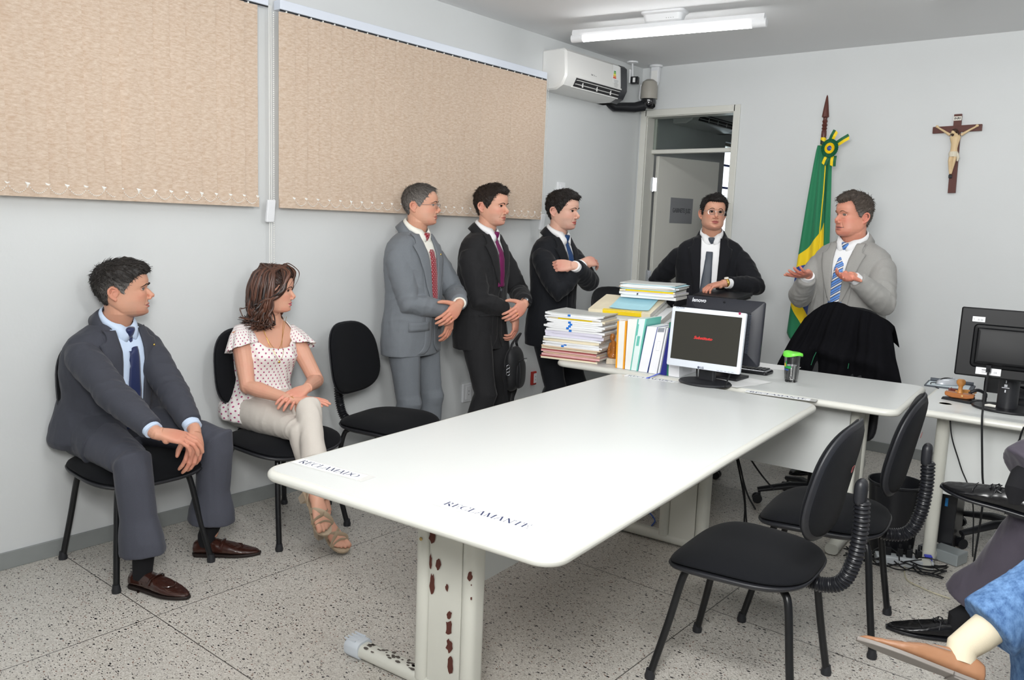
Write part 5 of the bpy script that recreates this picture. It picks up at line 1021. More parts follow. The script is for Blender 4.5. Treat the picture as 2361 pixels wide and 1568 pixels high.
def hair_short(c, f):
    nr_, nc = 190, 320; th = np.linspace(-PI, PI, nc+1)[:-1]; ph = np.linspace(-.62, PI/2, nr_); zt = .1185
    Z = zt*np.sin(ph)[:, None]+np.zeros(nc); TH = np.zeros((nr_, 1))+th
    psi = np.degrees(abs(TH)); side = np.sign(TH); hl = c['line']; zh = np.interp(psi, hl[0], hl[1])
    part = c.get('part', 0)
    zh = zh+.0045*pnoise(np.stack([TH.ravel()+0*Z.ravel(), Z.ravel()*0, Z.ravel()*0], -1)*np.array((26, 1, 1))+.5).reshape(nr_, nc) if False else zh+.0016*np.sin(TH*37)+.0012*np.sin(TH*71+1)+.0010*np.sin(TH*113+2)
    m_ = sst(-.001, c.get('soft', .010), Z-zh)
    top = sst(.02, .10, Z); frt = np.exp(-(psi/50)**2)
    T_ = c.get('ts', .007)*.8*(1-top)+c.get('tt', .016)*.72*top+c.get('quiff', .008)*.8*frt*sst(.05, .085, Z)
    T_ = T_*(1+.25*np.sin(TH*1+part))
    x0, y0 = f(TH, Z, 0); X = np.stack([x0, y0, Z], -1)
    xs, ys = f(TH, Z, 1e-3); up = sst(.03, .118, Z); D = np.stack([(xs-x0)*1e3*(1-up*.8), (ys-y0)*1e3*(1-up*.8), up*1.0+np.zeros_like(Z)], -1); D /= np.linalg.norm(D, axis=2, keepdims=True)+1e-9
    Pn = X.reshape(-1, 3); fr = c.get('curl', 0)
    s1 = pnoise(np.stack([Pn[:, 0]*28+3, Pn[:, 1]*120+Pn[:, 0]*part*40, Pn[:, 2]*95+Pn[:, 0]*50], -1)).reshape(nr_, nc); s2 = pnoise(Pn*55+7).reshape(nr_, nc); s3 = pnoise(Pn*20+1).reshape(nr_, nc)
    s4 = pnoise(np.stack([Pn[:, 0]*60+3, Pn[:, 1]*330+Pn[:, 0]*part*90, Pn[:, 2]*300+Pn[:, 0]*150], -1)).reshape(nr_, nc)
    t = (T_+s1*.0060*(1-fr)+s4*.0035+s2*(.002+.006*fr)+s3*.004)*m_-.0035*(1-m_)
    Q = X+D*t[..., None]
    Q[..., 0] += c.get('fwd', .0)*frt*sst(.06, .09, Z)*m_
    g = G(); vs = Q.reshape(-1, 3); fs = []; base_n = len(vs)
    # loose strands lying along the combing direction
    ns = c.get('strands', 2600); Nn = np.cross(np.gradient(Q, axis=1), np.gradient(Q, axis=0)); Nn /= np.linalg.norm(Nn, axis=2, keepdims=True)+1e-12; Nn *= np.sign((Nn*D).sum(2, keepdims=True))
    cand = np.argwhere((m_ > .55) & (Z < .1165)); wts = np.cos(ph)[cand[:, 0]]+.02; pick = cand[rng.choice(len(cand), ns, p=wts/wts.sum())]; p0 = Q[pick[:, 0], pick[:, 1]]; n0 = Nn[pick[:, 0], pick[:, 1]]
    crown = V(-.045, c.get('part', 0)*.03, .10); dv_ = p0-crown; dv_ = dv_+np.stack([.06*sst(.05, .11, p0[:, 2]), .05*c.get('part', 0)*sst(.05, .11, p0[:, 2]), -.03*sst(.09, .03, p0[:, 2])], -1); dv_ += rng.normal(size=dv_.shape)*(.018+.05*fr); dv_ -= n0*(dv_*n0).sum(1, keepdims=True); dv_ /= np.linalg.norm(dv_, axis=1, keepdims=True); sd_ = np.cross(n0, dv_)
    Ls = rng.uniform(.010, .024, ns)*(.6+.6*sst(.0, .09, p0[:, 2]))*c.get('slen', 1); bend = rng.normal(size=ns)*.25; SV = []
    for k_, t_ in enumerate((0, .4, .75, 1.0)):
        cc = p0-n0*.0012+dv_*(Ls*t_)[:, None]+sd_*(Ls*bend*t_*t_)[:, None]+n0*((.0022*math.sin(PI*t_*.92))*np.ones(ns))[:, None]; w_ = (.0011, .0012, .0009, .0002)[k_]
        SV += [cc-sd_*w_, cc+n0*w_*.8, cc+sd_*w_]
    SV = np.stack(SV, 1).reshape(-1, 3); vs = np.vstack([vs, SV])
    for q_ in range(ns):
        b_ = base_n+q_*12
        for k_ in range(3):
            for a_ in range(2): fs.append((b_+k_*3+a_, b_+k_*3+a_+1, b_+k_*3+a_+4, b_+k_*3+a_+3))
    for i in range(nr_-1):
        for j in range(nc): k = (j+1) % nc; fs.append((i*nc+j, i*nc+k, (i+1)*nc+k, (i+1)*nc+j))
    fs.append(tuple((nr_-1)*nc+j for j in range(nc)))
    me = bpy.data.meshes.new('hair'); me.from_pydata([tuple(v) for v in vs], [], fs); me.update()
    gr = c.get('grey', 0)*sst(c.get('gz', .05), .0, Z)*sst(150, 60, psi)+c.get('greyall', 0); gs_ = gr[pick[:, 0], pick[:, 1]]; attr(me, 'grey', np.concatenate([gr.ravel(), np.repeat(gs_*rng.uniform(.4, 1.4, ns), 12)]))
    ul = me.uv_layers.new(name='UVMap'); vi = np.empty(len(me.loops), int); me.loops.foreach_get('vertex_index', vi)
    u = (Pn[:, 2]*1.0+Pn[:, 0]*.55)*4+abs(Pn[:, 1])*3; v = Pn[:, 0]*3+abs(Pn[:, 1])*.5; u = np.concatenate([u, np.repeat(rng.uniform(0, 3, ns), 12)]); v = np.concatenate([v, np.repeat(rng.uniform(0, 3, ns), 12)]); ul.data.foreach_set('uv', np.stack([u[vi], v[vi]], -1).ravel())
    return me
LINE = ([0, 22, 38, 50, 62, 72, 79, 84, 92, 103, 112, 125, 150, 180], [.075, .074, .069, .060, .046, .022, -.012, -.012, .020, .022, -.012, -.045, -.068, -.074])
def to_world(me, M4):
    me.transform(Matrix(M4)); return me
def part(name, me, mats, root, smooth=True, angle=0, label=None):
    me.transform(Matrix.Translation(-root.location)); o = obj(name, me, mats, root, smooth, angle=angle)
    if label: o['label'] = label
    return o
def gpart(name, g, mats, root, angle=40, label=None, smooth=True, solid=0):
    o = obj(name, g, mats, root, smooth, angle=angle, solid=solid); o.data.transform(Matrix.Translation(-root.location))
    if label: o['label'] = label
    return o
def bvh_of(me): return BVHTree.FromPolygons([v.co[:] for v in me.vertices], [p.vertices[:] for p in me.polygons])
def join_meshes(items):
    # items: list of (mesh, {attr: values}, material offset)
    vs, fs, mi, at_ = [], [], [], {}; n = 0
    for me, at1, mo in items:
        P, _ = mesh_np(me); vs.append(P); fs += [tuple(i+n for i in p.vertices) for p in me.polygons]; mi += [p.material_index+mo for p in me.polygons]
        for k in ('blush', 'beard'): at_.setdefault(k, []).append(at1.get(k, np.zeros(len(P))))
        n += len(P)
    me = bpy.data.meshes.new('body'); me.from_pydata(np.vstack(vs).tolist(), [], fs); me.polygons.foreach_set('material_index', mi)
    for k, v in at_.items(): attr(me, k, np.concatenate(v))
    return me
def ik(a, b, l1, l2, pole):
    a, b = np.array(a), np.array(b); d = b-a; L = np.linalg.norm(d); L2 = min(L, (l1+l2)*.999); b = a+d/L*L2; d = nrm(d); x = (l1*l1-l2*l2+L2*L2)/(2*L2); h = math.sqrt(max(l1*l1-x*x, 1e-8)); p = nrm(pole-d*np.dot(pole, d)); return a+d*x+p*h, b
# -------- hand (local: x to the fingertips, y to the thumb side, z back of the hand)
def hand_g(g, M4, curl=(.3, .35, .4, .45), spread=.06, thumb=(.6, .35, .3), side=1, s=1.0, fl=(1, 1, 1, 1), thumbout=.75, palmcup=0):
    M = np.array(M4); Rm, O = M[:3, :3], M[:3, 3]
    def w(p): p = np.array(p, float)*s; p[1] *= side; return O+Rm@p
    st = [(-.015, .027, .021, 0), (.0, .0275, .0195, 0), (.02, .034, .018, .001), (.045, .040, .0165, .001), (.07, .0415, .015, 0), (.088, .0395, .012, -.001), (.096, .034, .008, -.002)]
    rs = []
    for x, a, b, zo in st:
        rs.append([w((x+.006*math.cos(t)*(x > .08), a*math.copysign(abs(math.cos(t))**.8, math.cos(t)), b*math.copysign(abs(math.sin(t))**.85, math.sin(t))+zo)) for t in np.linspace(0, 2*PI, 21)[:-1]])
    g.rings(rs)
    g.ball(w((.032, .022, -.010)), .019*s, 12, 8); g.ball(w((.03, -.022, -.008)), .016*s, 12, 8)
    base = [(.087, .0295), (.092, .0100), (.089, -.0105), (.080, -.0295)]; ln = [(.043, .026, .022), (.047, .030, .023), (.043, .028, .023), (.034, .021, .021)]; rd = [.0098, .0102, .0096, .0085]
    tips = []
    for i in range(4):
        a0 = spread*(1.5-i)*1.0; d = V(math.cos(a0), math.sin(a0), 0); p = V(base[i][0]-.012, base[i][1], -.001); ang = 0; pts = [p, V(base[i][0], base[i][1], 0)]; rr = [rd[i]*1.05]*2; q = pts[-1].copy()
        cu = curl[i]; cs = cu if hasattr(cu, '__len__') else (cu*.9, cu*1.15, cu*.7)
        for k in range(3):
            ang += cs[k]; dd = V(d[0]*math.cos(ang), d[1]*math.cos(ang), -math.sin(ang)); m_ = q+dd*ln[i][k]*fl[i]*.5; q = q+dd*ln[i][k]*fl[i]
            pts += [m_, q.copy()]; rr += [rd[i]*(.93-.06*k), rd[i]*(.97-.08*k)]
        rr[-1] = rd[i]*.62; g.tube([w(p) for p in pts], [r_*s for r_ in rr], 12); g.ball(w(pts[-1]-dd*.002), rd[i]*.66*s, 10, 8); tips.append(w(q))
    # thumb leaves the side of the palm near its base
    p0 = V(.020, .022, -.006); d = nrm(V(math.cos(thumbout), math.sin(thumbout), -.25)); pts = [p0, p0+d*.022, p0+d*.044]; rr = [.016, .0145, .0125]; q = pts[-1]
    for k, (l_, r_) in enumerate(((.032, .0115), (.027, .0095))):
        tu = thumb[k+1]; d = nrm(d+V(.55*tu, -.75*tu, -.25*tu)); pts += [q+d*l_*.5, q+d*l_]; rr += [r_*.98, r_*(.98 if k == 0 else .72)]; q = q+d*l_
    g.tube([w(p) for p in pts], [r_*s for r_ in rr], 12); g.ball(w(q-d*.003), .0072*s, 10, 8)
    return tips
# -------- shoe / trouser / sleeve
def shoe_g(L=.285, W_=1.0, style='loafer'):
    g = G(); k = L/.285; st = [(-.066, .018, .052, .040), (-.062, .030, .062, .036), (-.045, .034, .070, .034), (-.015, .035, .074, .036), (.02, .037, .074, .038), (.055, .041, .066, .036), (.09, .0455, .054, .031), (.12, .0465, .044, .026), (.15, .043, .035, .021), (.18, .034, .029, .018), (.205, .022, .024, .016), (.217, .008, .018, .014)]
    rs = []
    for x, w, h, zc in st:
        ring = []
        for t in np.linspace(0, 2*PI, 29)[:-1]:
            c, s_ = math.cos(t), math.sin(t); y = w*W_*math.copysign(abs(c)**.75, c); z = .012+(h-.012)*(.5+.5*math.copysign(abs(s_)**.9, s_)) if s_ > 0 else .012+(h-.012)*.5*(1-abs(s_)**.6)
            y *= 1-.28*max(0, (z-.03)/.05)*(x < .07); ring.append((x*k, y, z))
        rs.append(ring)
    g.rings(rs)
    def outl(ins):
        P = []; xs = np.array([s_[0] for s_ in st]); ws = np.array([s_[1] for s_ in st])+.003
        for x in np.linspace(-.069, .221, 26): P.append((x*k, (np.interp(x, xs, ws)*math.sqrt(max(0, 1-((x-.221)/.01)**2)) if x > .211 else np.interp(x, xs, ws) if x > -.066 else .014)*W_-ins))
        return P+[(x, -y) for x, y in P[::-1]]
    s_ = G(); s_.slab(outl, [(.0015, .0045), (0, .006), (0, .013), (.002, .015)])
    s_.slab(lambda i: [(min(x, .005), y) for x, y in outl(i)], [(.003, 0), (.002, .013)])
    return g, s_
SHC = {}
def make_shoe(root, ankle, az, pitch, mt, mts, roll=0, L=.285, style='loafer', W_=1.0):
    # ankle: where the heel-side origin stands (sole level); az: direction of the toe
    ca, sa, cp_, sp = math.cos(az), math.sin(az), math.cos(pitch), math.sin(pitch)
    X = V(ca*cp_, sa*cp_, sp); Y = V(-sa, ca, 0); Y = nrm(Y*math.cos(roll)+np.cross(X, Y)*math.sin(roll)); Z = np.cross(X, Y); M = np.array([X, Y, Z]).T
    g, s_ = shoe_g(L, W_, style)
    for q in (g, s_): q.v = [tuple(M@np.array(v)+np.array(ankle)) for v in q.v]
    me = remesh(g, .004, 3); P, N = mesh_np(me); set_co(me, P+N*(.0012*pnoise(P*60)[:, None]+.0010*np.abs(pnoise(P*np.array((35, 35, 90))))[:, None])); o = part('shoe', me, mt, root)
    o2 = gpart('sole', s_, mts, root); o2.parent = o
    def w(x, y, z): return M@V(x, y, z)+np.array(ankle)
    d = G()
    if style == 'loafer':
        for sgn in (-1, 1): d.tube([w(.052, sgn*.038, .040), w(.058, sgn*.030, .060), w(.062, sgn*.012, .0675), w(.062, 0, .068)], [(.010, .003)]*4, 8)
        d.tube([w(.10, .036, .040), w(.135, .022, .0425), w(.148, 0, .0415), w(.135, -.022, .0425), w(.10, -.036, .040)], .0022, 6)
        od = gpart('strap', d, mt, root); b = G(); b.ball(w(.062, 0, .0705), (.004, .012, .0018), 12, 6, M=M); b.tube([w(.056, .02, .067), w(.068, .024, .062)], .0016, 6); ob = gpart('metal_bit', b, CHROME, root); ob.parent = o; od.parent = o
    elif style == 'slipon':
        for sgn in (-1, 1): d.tube(bez([w(.02, sgn*.036, .060), w(.07, sgn*.030, .058), w(.085, sgn*.012, .062), w(.12, sgn*.028, .046), w(.17, sgn*.030, .030)], 5), .0012, 6)
        d.tube(bez([w(.09, .036, .040), w(.14, .026, .042), w(.165, 0, .0375), w(.14, -.026, .042), w(.09, -.036, .040)], 5), .0018, 6); od = gpart('stitching', d, mts, root); od.parent = o
    else:
        d.tube(bez([w(.055, .036, .045), w(.05, .018, .071), w(.075, 0, .066), w(.05, -.018, .071), w(.055, -.036, .045)], 4), .002, 6)
        for q in range(3): d.tube([w(.04+.014*q, .016, .074-.003*q), w(.043+.014*q, 0, .0775-.004*q), w(.04+.014*q, -.016, .074-.003*q)], .0022, 6)
        d.tube(bez([w(.04, .002, .078), w(.045, .022, .074), w(.03, .026, .070)], 4), .0018, 6); d.tube(bez([w(.04, -.002, .078), w(.05, -.02, .074), w(.055, -.028, .062)], 4), .0018, 6); d.tube([w(.115, .034, .047), w(.12, 0, .0505), w(.115, -.034, .047)], .0014, 6)
        od = gpart('laces', d, mts, root); od.parent = o
    return o, w
def wrinkle(me, amp=1.35, joints=(), seed=0, aniso=(1, 1, .5)):
    P, N = mesh_np(me); A = np.array(aniso); W2_ = P+.02*np.stack([pnoise(P*9+seed), pnoise(P*9+20+seed), pnoise(P*9+40+seed)], -1)
    d = .0040*pnoise(P*7*A+seed)+.0028*(.5-np.abs(pnoise(W2_*15*A+seed))*1.6)+.0011*pnoise(W2_*42*A+seed)
    d *= amp
    for (c, ax, rad, am, fr) in joints:
        r = P-np.array(c); ax = nrm(ax); t = r@ax; rho = np.linalg.norm(r, axis=1); w = np.exp(-(rho/rad)**2)
        side = pnoise(P*11+seed+5); ph = t*fr*2*PI+4.5*side; u_ = nrm(np.cross(ax, (.3, .2, 1))); v_ = np.cross(ax, u_); a_ = r@u_; b_ = r@v_
        nn = pnoise(np.stack([t*fr*.75+a_*fr*.35, a_*fr*.22+seed, b_*fr*.22], -1)); d = d+w*am*1.25*((.33-np.abs(nn))*2.0)
    set_co(me, P+N*d[:, None]); return me
def legs_g(g, hip, knee, ankle, rad, fwd, hemr, n=28, crease=.004, flare=None):
    th = nrm(knee-hip); sh = nrm(ankle-knee); st = []
    for t, r_ in ((-.12, rad[0]), (.12, rad[0]), (.4, rad[1]), (.7, rad[2]), (.9, rad[3])): st.append((hip+(knee-hip)*t, th, r_))
    st.append((knee+nrm(th-sh)*.006, nrm(th+sh), rad[3]*1.03))
    for t, r_ in ((.12, rad[3]), (.35, rad[4]), (.6, rad[4]*.98), (.85, tuple(v*.96 for v in hemr)), (1.0, tuple(hemr))): st.append((knee+(ankle-knee)*t, sh, r_))
    rs = []
    for p, ax, r_ in st:
        a, b = (r_ if hasattr(r_, '__len__') else (r_, r_)); f_ = fwd-ax*np.dot(fwd, ax)
        if np.linalg.norm(f_) < .2: f_ = V(0, 0, 1)-ax*ax[2]
        f_ = nrm(f_); l_ = np.cross(ax, f_); ring = []
        for t in np.linspace(0, 2*PI, n+1)[:-1]: ring.append(p+f_*math.cos(t)*(b+crease*math.exp(-(min(t, 2*PI-t)/.25)**2)+crease*math.exp(-((t-PI)/.25)**2))+l_*math.sin(t)*a)
        rs.append(ring)
    g.rings(rs)
# ================================================================ PEOPLE: one person
def person(c):
    hz = c['hips']; az = R(c['az']); pv = np.array(c['pelvis'], float); nb = np.array(c['neck'], float)
    root = empty('person', (pv[0], pv[1], 0), 0, c['label'], 'person')
    up = nrm(nb-pv); Lt = np.linalg.norm(nb-pv); Fh = V(math.cos(R(hz)), math.sin(R(hz)), 0); Fc = V(math.cos(az), math.sin(az), 0)
    k = c.get('k', 1.0); gi = c.get('girth', 1.0)
    def tf(q):
        w = min(max(q/.8, 0), 1); f = nrm(Fh*(1-w)+Fc*w); f = nrm(f-up*np.dot(f, up)); l = np.cross(up, f)
        bow = c.get('bow', 0)*math.sin(PI*min(max(q, 0), 1)); return pv+up*Lt*q+f*bow, f, l
    prof = c.get('torso') or [(-.31, .205, .125, .135), (-.18, .208, .125, .142), (0, .202, .122, .138), (.18, .190, .122, .118), (.36, .188, .122, .110), (.55, .200, .126, .115), (.70, .205, .122, .118), (.79, .200, .110, .112), (.87, .186, .090, .100), (.925, .160, .074, .088), (.965, .122, .064, .080), (1.0, .086, .054, .070), (1.03, .064, .05, .060)]
    belly = c.get('belly', 0)
    def ring(q, w, df, db, n=40, ex=2.4):
        p, f, l = tf(q); w *= gi*k; df = (df*gi+belly*math.exp(-((q-.2)/.3)**2))*k; db *= k; out = []
        for t in np.linspace(0, 2*PI, n+1)[:-1]:
            ct, st = math.cos(t), math.sin(t); a = math.copysign(abs(ct)**(2/ex), ct); b = math.copysign(abs(st)**(2/ex), st)
            out.append(p+f*(a*(df if ct > 0 else db))+l*b*w)
        return out
    # arms
    sh = {}; el = {}; wr = {}
    for s_, nm_ in ((1, 'L'), (-1, 'R')):
        p, f, l = tf(c.get('shq', .775)); S_ = p+l*s_*c.get('shw', .165)*k*gi**.5+f*c.get('shf', {}).get(nm_, 0)+up*c.get('shu', {}).get(nm_, 0); sh[nm_] = S_
        a = c['arm'][nm_]; E_, W_ = ik(S_, np.array(a['wrist'], float), .285*k*c.get('al', 1), .25*k*c.get('al', 1), np.array(a['pole'], float)); el[nm_] = E_; wr[nm_] = W_
    items = []
    # head
    Hd = c['head']; ha, hp, hr = R(Hd['az']), R(Hd.get('pitch', 0)), R(Hd.get('roll', 0)); hs = Hd.get('s', 1.0)
    X = V(math.cos(ha)*math.cos(hp), math.sin(ha)*math.cos(hp), math.sin(hp)); Y = V(-math.sin(ha), math.cos(ha), 0); Z = np.cross(X, Y); Y, Z = Y*math.cos(hr)+Z*math.sin(hr), -Y*math.sin(hr)+Z*math.cos(hr)
    Hm = np.eye(4); Hm[:3, 0] = X*hs*Hd.get('len', 1.04); Hm[:3, 1] = Y*hs*Hd.get('wid', 1); Hm[:3, 2] = Z*hs*Hd.get('hgt', 1); Hm[:3, 3] = Hd['c']; Hi = np.linalg.inv(Hm)
    nl = (Hi@np.append(nb+up*.0, 1))[:3]
    me, bl, bd = head_mesh(Hd, nl); lf = headshape(Hd); hb = bvh_of(me)
    hw = lambda p: (Hm@np.append(p, 1))[:3]
    # eyes, lids, brows
    ge, gl, gb = G(), G(), G(); gaze = nrm(np.array(Hd.get('gaze', (1, 0, 0)), float)); op = Hd.get('eye', 1.0)
    for s_ in (-1, 1):
        y0 = s_*.0315; z0 = .0035; hit = hb.ray_cast(Vector((.3, y0, z0)), Vector((-1, 0, 0)))[0]; xs = hit.x if hit else .08; ec = V(xs-.0098, y0, z0); er = .0122
        gz = gaze; a1 = nrm(np.cross((0, 0, 1), gz)); a2 = np.cross(gz, a1); n_ = 20
        for (t0, t1, mi) in ((0, .18, 2), (.18, .43, 1), (.43, 1.9, 0)):
            rs = []
            for t in np.linspace(max(t0, .01), t1, 5): rs.append([hw(ec+er*(gz*math.cos(t)*(1.0 if t > .5 else 1.004)+(a1*math.cos(q)+a2*math.sin(q))*math.sin(t))) for q in np.linspace(0, 2*PI, n_+1)[:-1]])
            ge.rings(rs, mi, cap=(mi == 2))
        for (sg, slit) in ((1, .34*op), (-1, .30*op)):     # eyelids around the almond slit
            P = []
            for e_ in np.linspace(0, 1, 8):
                row = []
                for h_ in np.linspace(-1.15, 1.15, 17):
                    almond = slit*(1-min(1, abs(h_)/1.0)**2.2)-.05*h_*s_*0; ang = almond+(1.35-almond)*e_; r_ = er+.0011+(.0006 if e_ < .2 else 0)
                    row.append(hw(ec+r_*V(math.cos(ang)*math.cos(h_), math.cos(ang)*math.sin(h_), sg*math.sin(ang))))
                P.append(row if sg > 0 else row[::-1])
            gl.grid(P)
            if sg > 0: gb.tube([np.array(p)+np.array(hw(V(.0008, 0, 0))-hw(V(0, 0, 0))) for p in P[0]][2:-2], [.00045]*3+[.0008]*7+[.00045]*3, 6)
        bt = []
        for u in np.linspace(0, 1, 9):
            yy = s_*(.013+.037*u); zz = .0195+.0065*math.sin(PI*min(1, u*1.15))*1-.006*u**3+Hd.get('browz', 0)+Hd.get('browtilt', 0)*(1-u); h_ = hb.ray_cast(Vector((.3, yy, zz)), Vector((-1, 0, 0)))[0]; bt.append(hw(V((h_.x if h_ else .08)+.0002, yy, zz)))
        bw = Hd.get('bw', 1)*1.5; gb.tube(bt, [(.0013, .0018*bw), (.0018, .0032*bw), (.0018, .0036*bw), (.0018, .0034*bw), (.0018, .0030*bw), (.0016, .0026*bw), (.0014, .002*bw), (.0012, .0014*bw), (.0006, .0007*bw)], 8, up=tuple(X))
    me.transform(Matrix(Hm)); items.append((me, {'blush': bl, 'beard': bd}, 0))
    ml = bpy.data.meshes.new('lid'); ml.from_pydata(gl.v, [], gl.f); ml.update(); items.append((ml, {'blush': np.full(len(gl.v), .25)}, 0))
    # hands and forearms
    for nm_, s_ in (('L', 1), ('R', -1)):
        a = c['arm'][nm_]; g = G(); fd = nrm(a['fd']); bk = np.array(a['back'], float); z = nrm(bk-fd*np.dot(bk, fd)); y = np.cross(z, fd); M = np.eye(4); M[:3, 0] = fd; M[:3, 1] = y; M[:3, 2] = z; M[:3, 3] = wr[nm_]+fd*.012
        # thumb side: for the left hand (palm down) the thumb points to -y of (fd, up x fd)
        sd = -s_; hand_g(g, M, side=sd, s=c.get('hs', 1.0), **a.get('hand', {}))
        e_, w_ = el[nm_], wr[nm_]; bare = c.get('bare'); r_ = c.get('armr', 1.0)
        if bare:
            S_ = sh[nm_]; g.tube([S_, S_+(e_-S_)*.3, S_+(e_-S_)*.7, e_, e_+(w_-e_)*.25, e_+(w_-e_)*.6, w_], [.047*r_, .045*r_, .040*r_, .038*r_, .038*r_, .030*r_, .0245*r_], 16); g.ball(e_, .038*r_, 14, 10)
        else: g.tube([e_+(w_-e_)*.4, e_+(w_-e_)*.75, w_, w_+fd*.02], [.034, .030, (.026), (.0265)], 16)
        m1 = remesh(g, .0024, 2, .4); P, N = mesh_np(m1); set_co(m1, P+N*(.0004*pnoise(P*90)[:, None])); dd = np.linalg.norm(P-(wr[nm_]+fd*.12), axis=1); items.append((m1, {'blush': .55*sst(.14, .02, dd)}, 0))
    # trunk and legs under the clothes
    g = G(); sc = c.get('core', .80)
    g.rings([ring(q, w*sc, a_*sc, b_*sc, 28) for q, w, a_, b_ in prof if 0 <= q <= (1.1 if sc > .9 else .9)])
    if sc > .9: g.tube([nb-up*.05, nb+up*.03], [(.075, .062), (.050, .050)], 20)
    LG = {}
    for nm_, s_ in (('L', 1), ('R', -1)):
        p, f, l = tf(0); hip = pv+np.cross(V(0, 0, 1), Fh)*s_*.095*k*gi+V(0, 0, -.01); lg = c['leg'][nm_]; kn, an = ik(hip, np.array(lg['ankle'], float), lg.get('l1', .43)*k, lg.get('l2', .41)*k, np.array(lg.get('pole', Fh), float)); LG[nm_] = (hip, kn, an)
        g.tube([hip, (hip+kn)/2, kn, (kn+an)/2, an], [.075, .062, .05, .048, .034], 14)
        if not lg.get('bare'): g.tube([an, an+V(0, 0, -.02)], .03, 12)
    m2 = remesh(g, .012 if sc < .9 else .005, 3); items.append((m2, {}, 0))
    for x_ in c.get('extra_body', []): items.append((x_(LG), {}, 0))
    body = join_meshes(items)
    part('body', body, [c['skin'], c.get('lips', mat('lips_'+c['id'], Hd.get('lipc', 'b56f62'), .4))], root)
    oe = gpart('eyes', ge, [EYEW, IRIS, PUP], root); gpart('eyebrows', gb, Hd['browmat'], root)
    if Hd.get('hair') is not None:
        hm = hair_short(Hd['hair'], lf); hm.transform(Matrix(Hm)); part('hair', hm, Hd['hairmat'], root)
    # glasses
    if Hd.get('glasses'):
        gg = G(); gle = G(); rim = Hd['glasses']
        for s_ in (-1, 1):
            P = [hw(V(.104-.010*(abs(math.cos(t)) if math.cos(t)*s_ > 0 else 0)*0-.18*abs(s_*.032+.023*math.cos(t))**1.3, s_*.032+.0235*math.copysign(abs(math.cos(t))**.8, math.cos(t)), -.003+.0165*math.copysign(abs(math.sin(t))**.75, math.sin(t)))) for t in np.linspace(0, 2*PI, 33)]
            gg.tube(P if rim == 'rim' else P[:17], .0008, 6); gle.add(P[:-1], [tuple(range(32))])
            gg.tube([hw(V(.100, s_*.056, .004)), hw(V(.085, s_*.071, .006)), hw(V(.03, s_*.078, .004)), hw(V(-.012, s_*.0785, .002)), hw(V(-.03, s_*.080, -.012))], .0010, 6)
        gg.tube([hw(V(.103, .010, .002)), hw(V(.107, 0, .004)), hw(V(.103, -.010, .002))], .0009, 6)
        o = gpart('glasses_frame', gg, CHROME, root); o2 = gpart('lenses', gle, mat('lens_glass', 'f4f6f8', .02, trans=1, ior=1.1, spec=.8), root, smooth=False, solid=.0008); o2.parent = o
    if c.get('custom_top'): c['custom_top'](c, root, tf, ring, sh, el, wr, LG, hw, up, Lt, prof, nb, k); 
    else: suit(c, root, tf, ring, sh, el, wr, LG, hw, up, Lt, prof, nb, k, Hm)
    # trousers
    g = G(); gt = c.get('trousg', 1.0)
    p, f, l = tf(0)
    hipw = .168*k*gi*gt
    if c.get('seated'):
        g.rings([[pv+V(0, 0, zz)+Fh*(x+a)+np.cross(V(0, 0, 1), Fh)*b for a, b in rrect(0, 0, .24*ss, hipw*2*ss, .1*ss)(0)] for zz, x, ss in ((-.085*k, .03, .9), (-.05, .02, 1.0), (.05, -.01, .97), (.13, -.02, .80))])
    else: g.rings([ring(q, w, a_, b_) for q, w, a_, b_ in ((-.24, .155, .10, .12), (-.12, .172, .108, .130), (0, .172, .108, .128), (.15, .16, .105, .105))])
    for nm_ in ('L', 'R'):
        hip, kn, an = LG[nm_]; lg = c['leg'][nm_]; rr = [x*k*gt for x in lg.get('r', (.098, .088, .074, .068, .070))]; hem = an+(kn-an)*lg.get('hem', 0.0)/(np.linalg.norm(kn-an))
        legs_g(g, hip, kn, hem, rr, np.array(lg.get('cf', Fh), float), tuple(np.array(lg.get('hr', (.095, .115)))*gt), crease=c.get('crease', .005))
    me = remesh(g, .0055, 9); J = []
    for nm_ in ('L', 'R'):
        hip, kn, an = LG[nm_]; J.append((kn, kn-hip, .10, .007 if c.get('seated') else .003, 28)); J.append((hip, kn-hip, .13, .006 if c.get('seated') else .002, 20)); J.append((an+(kn-an)*.12, kn-an, .09, .004, 22))
    wrinkle(me, c.get('tw', 1.0), J, seed=hash(c['id']) % 7+2, aniso=(1.1, 1.1, .35)); part('trousers', me, c['trousers'], root)
    for nm_ in ('L', 'R'):
        lg = c['leg'][nm_]; hip, kn, an = LG[nm_]
        if lg.get('shoe'):
            s_ = lg['shoe']; o, w = make_shoe(root, s_['at'], R(s_['az']), R(s_.get('pitch', 0)), c['shoemat'], c.get('solemat', DARKP), R(s_.get('roll', 0)), style=s_.get('style', 'lace'), L=s_.get('L', .285))
            gs = G(); gs.tube([w(-.012, 0, .045), w(-.010, 0, .085), an+(kn-an)*.08, an+(kn-an)*.3], [.036, .038, .041, .045], 28); gpart('sock', gs, c.get('sock', mat('black_sock', '121216', .9)), root)
    return root
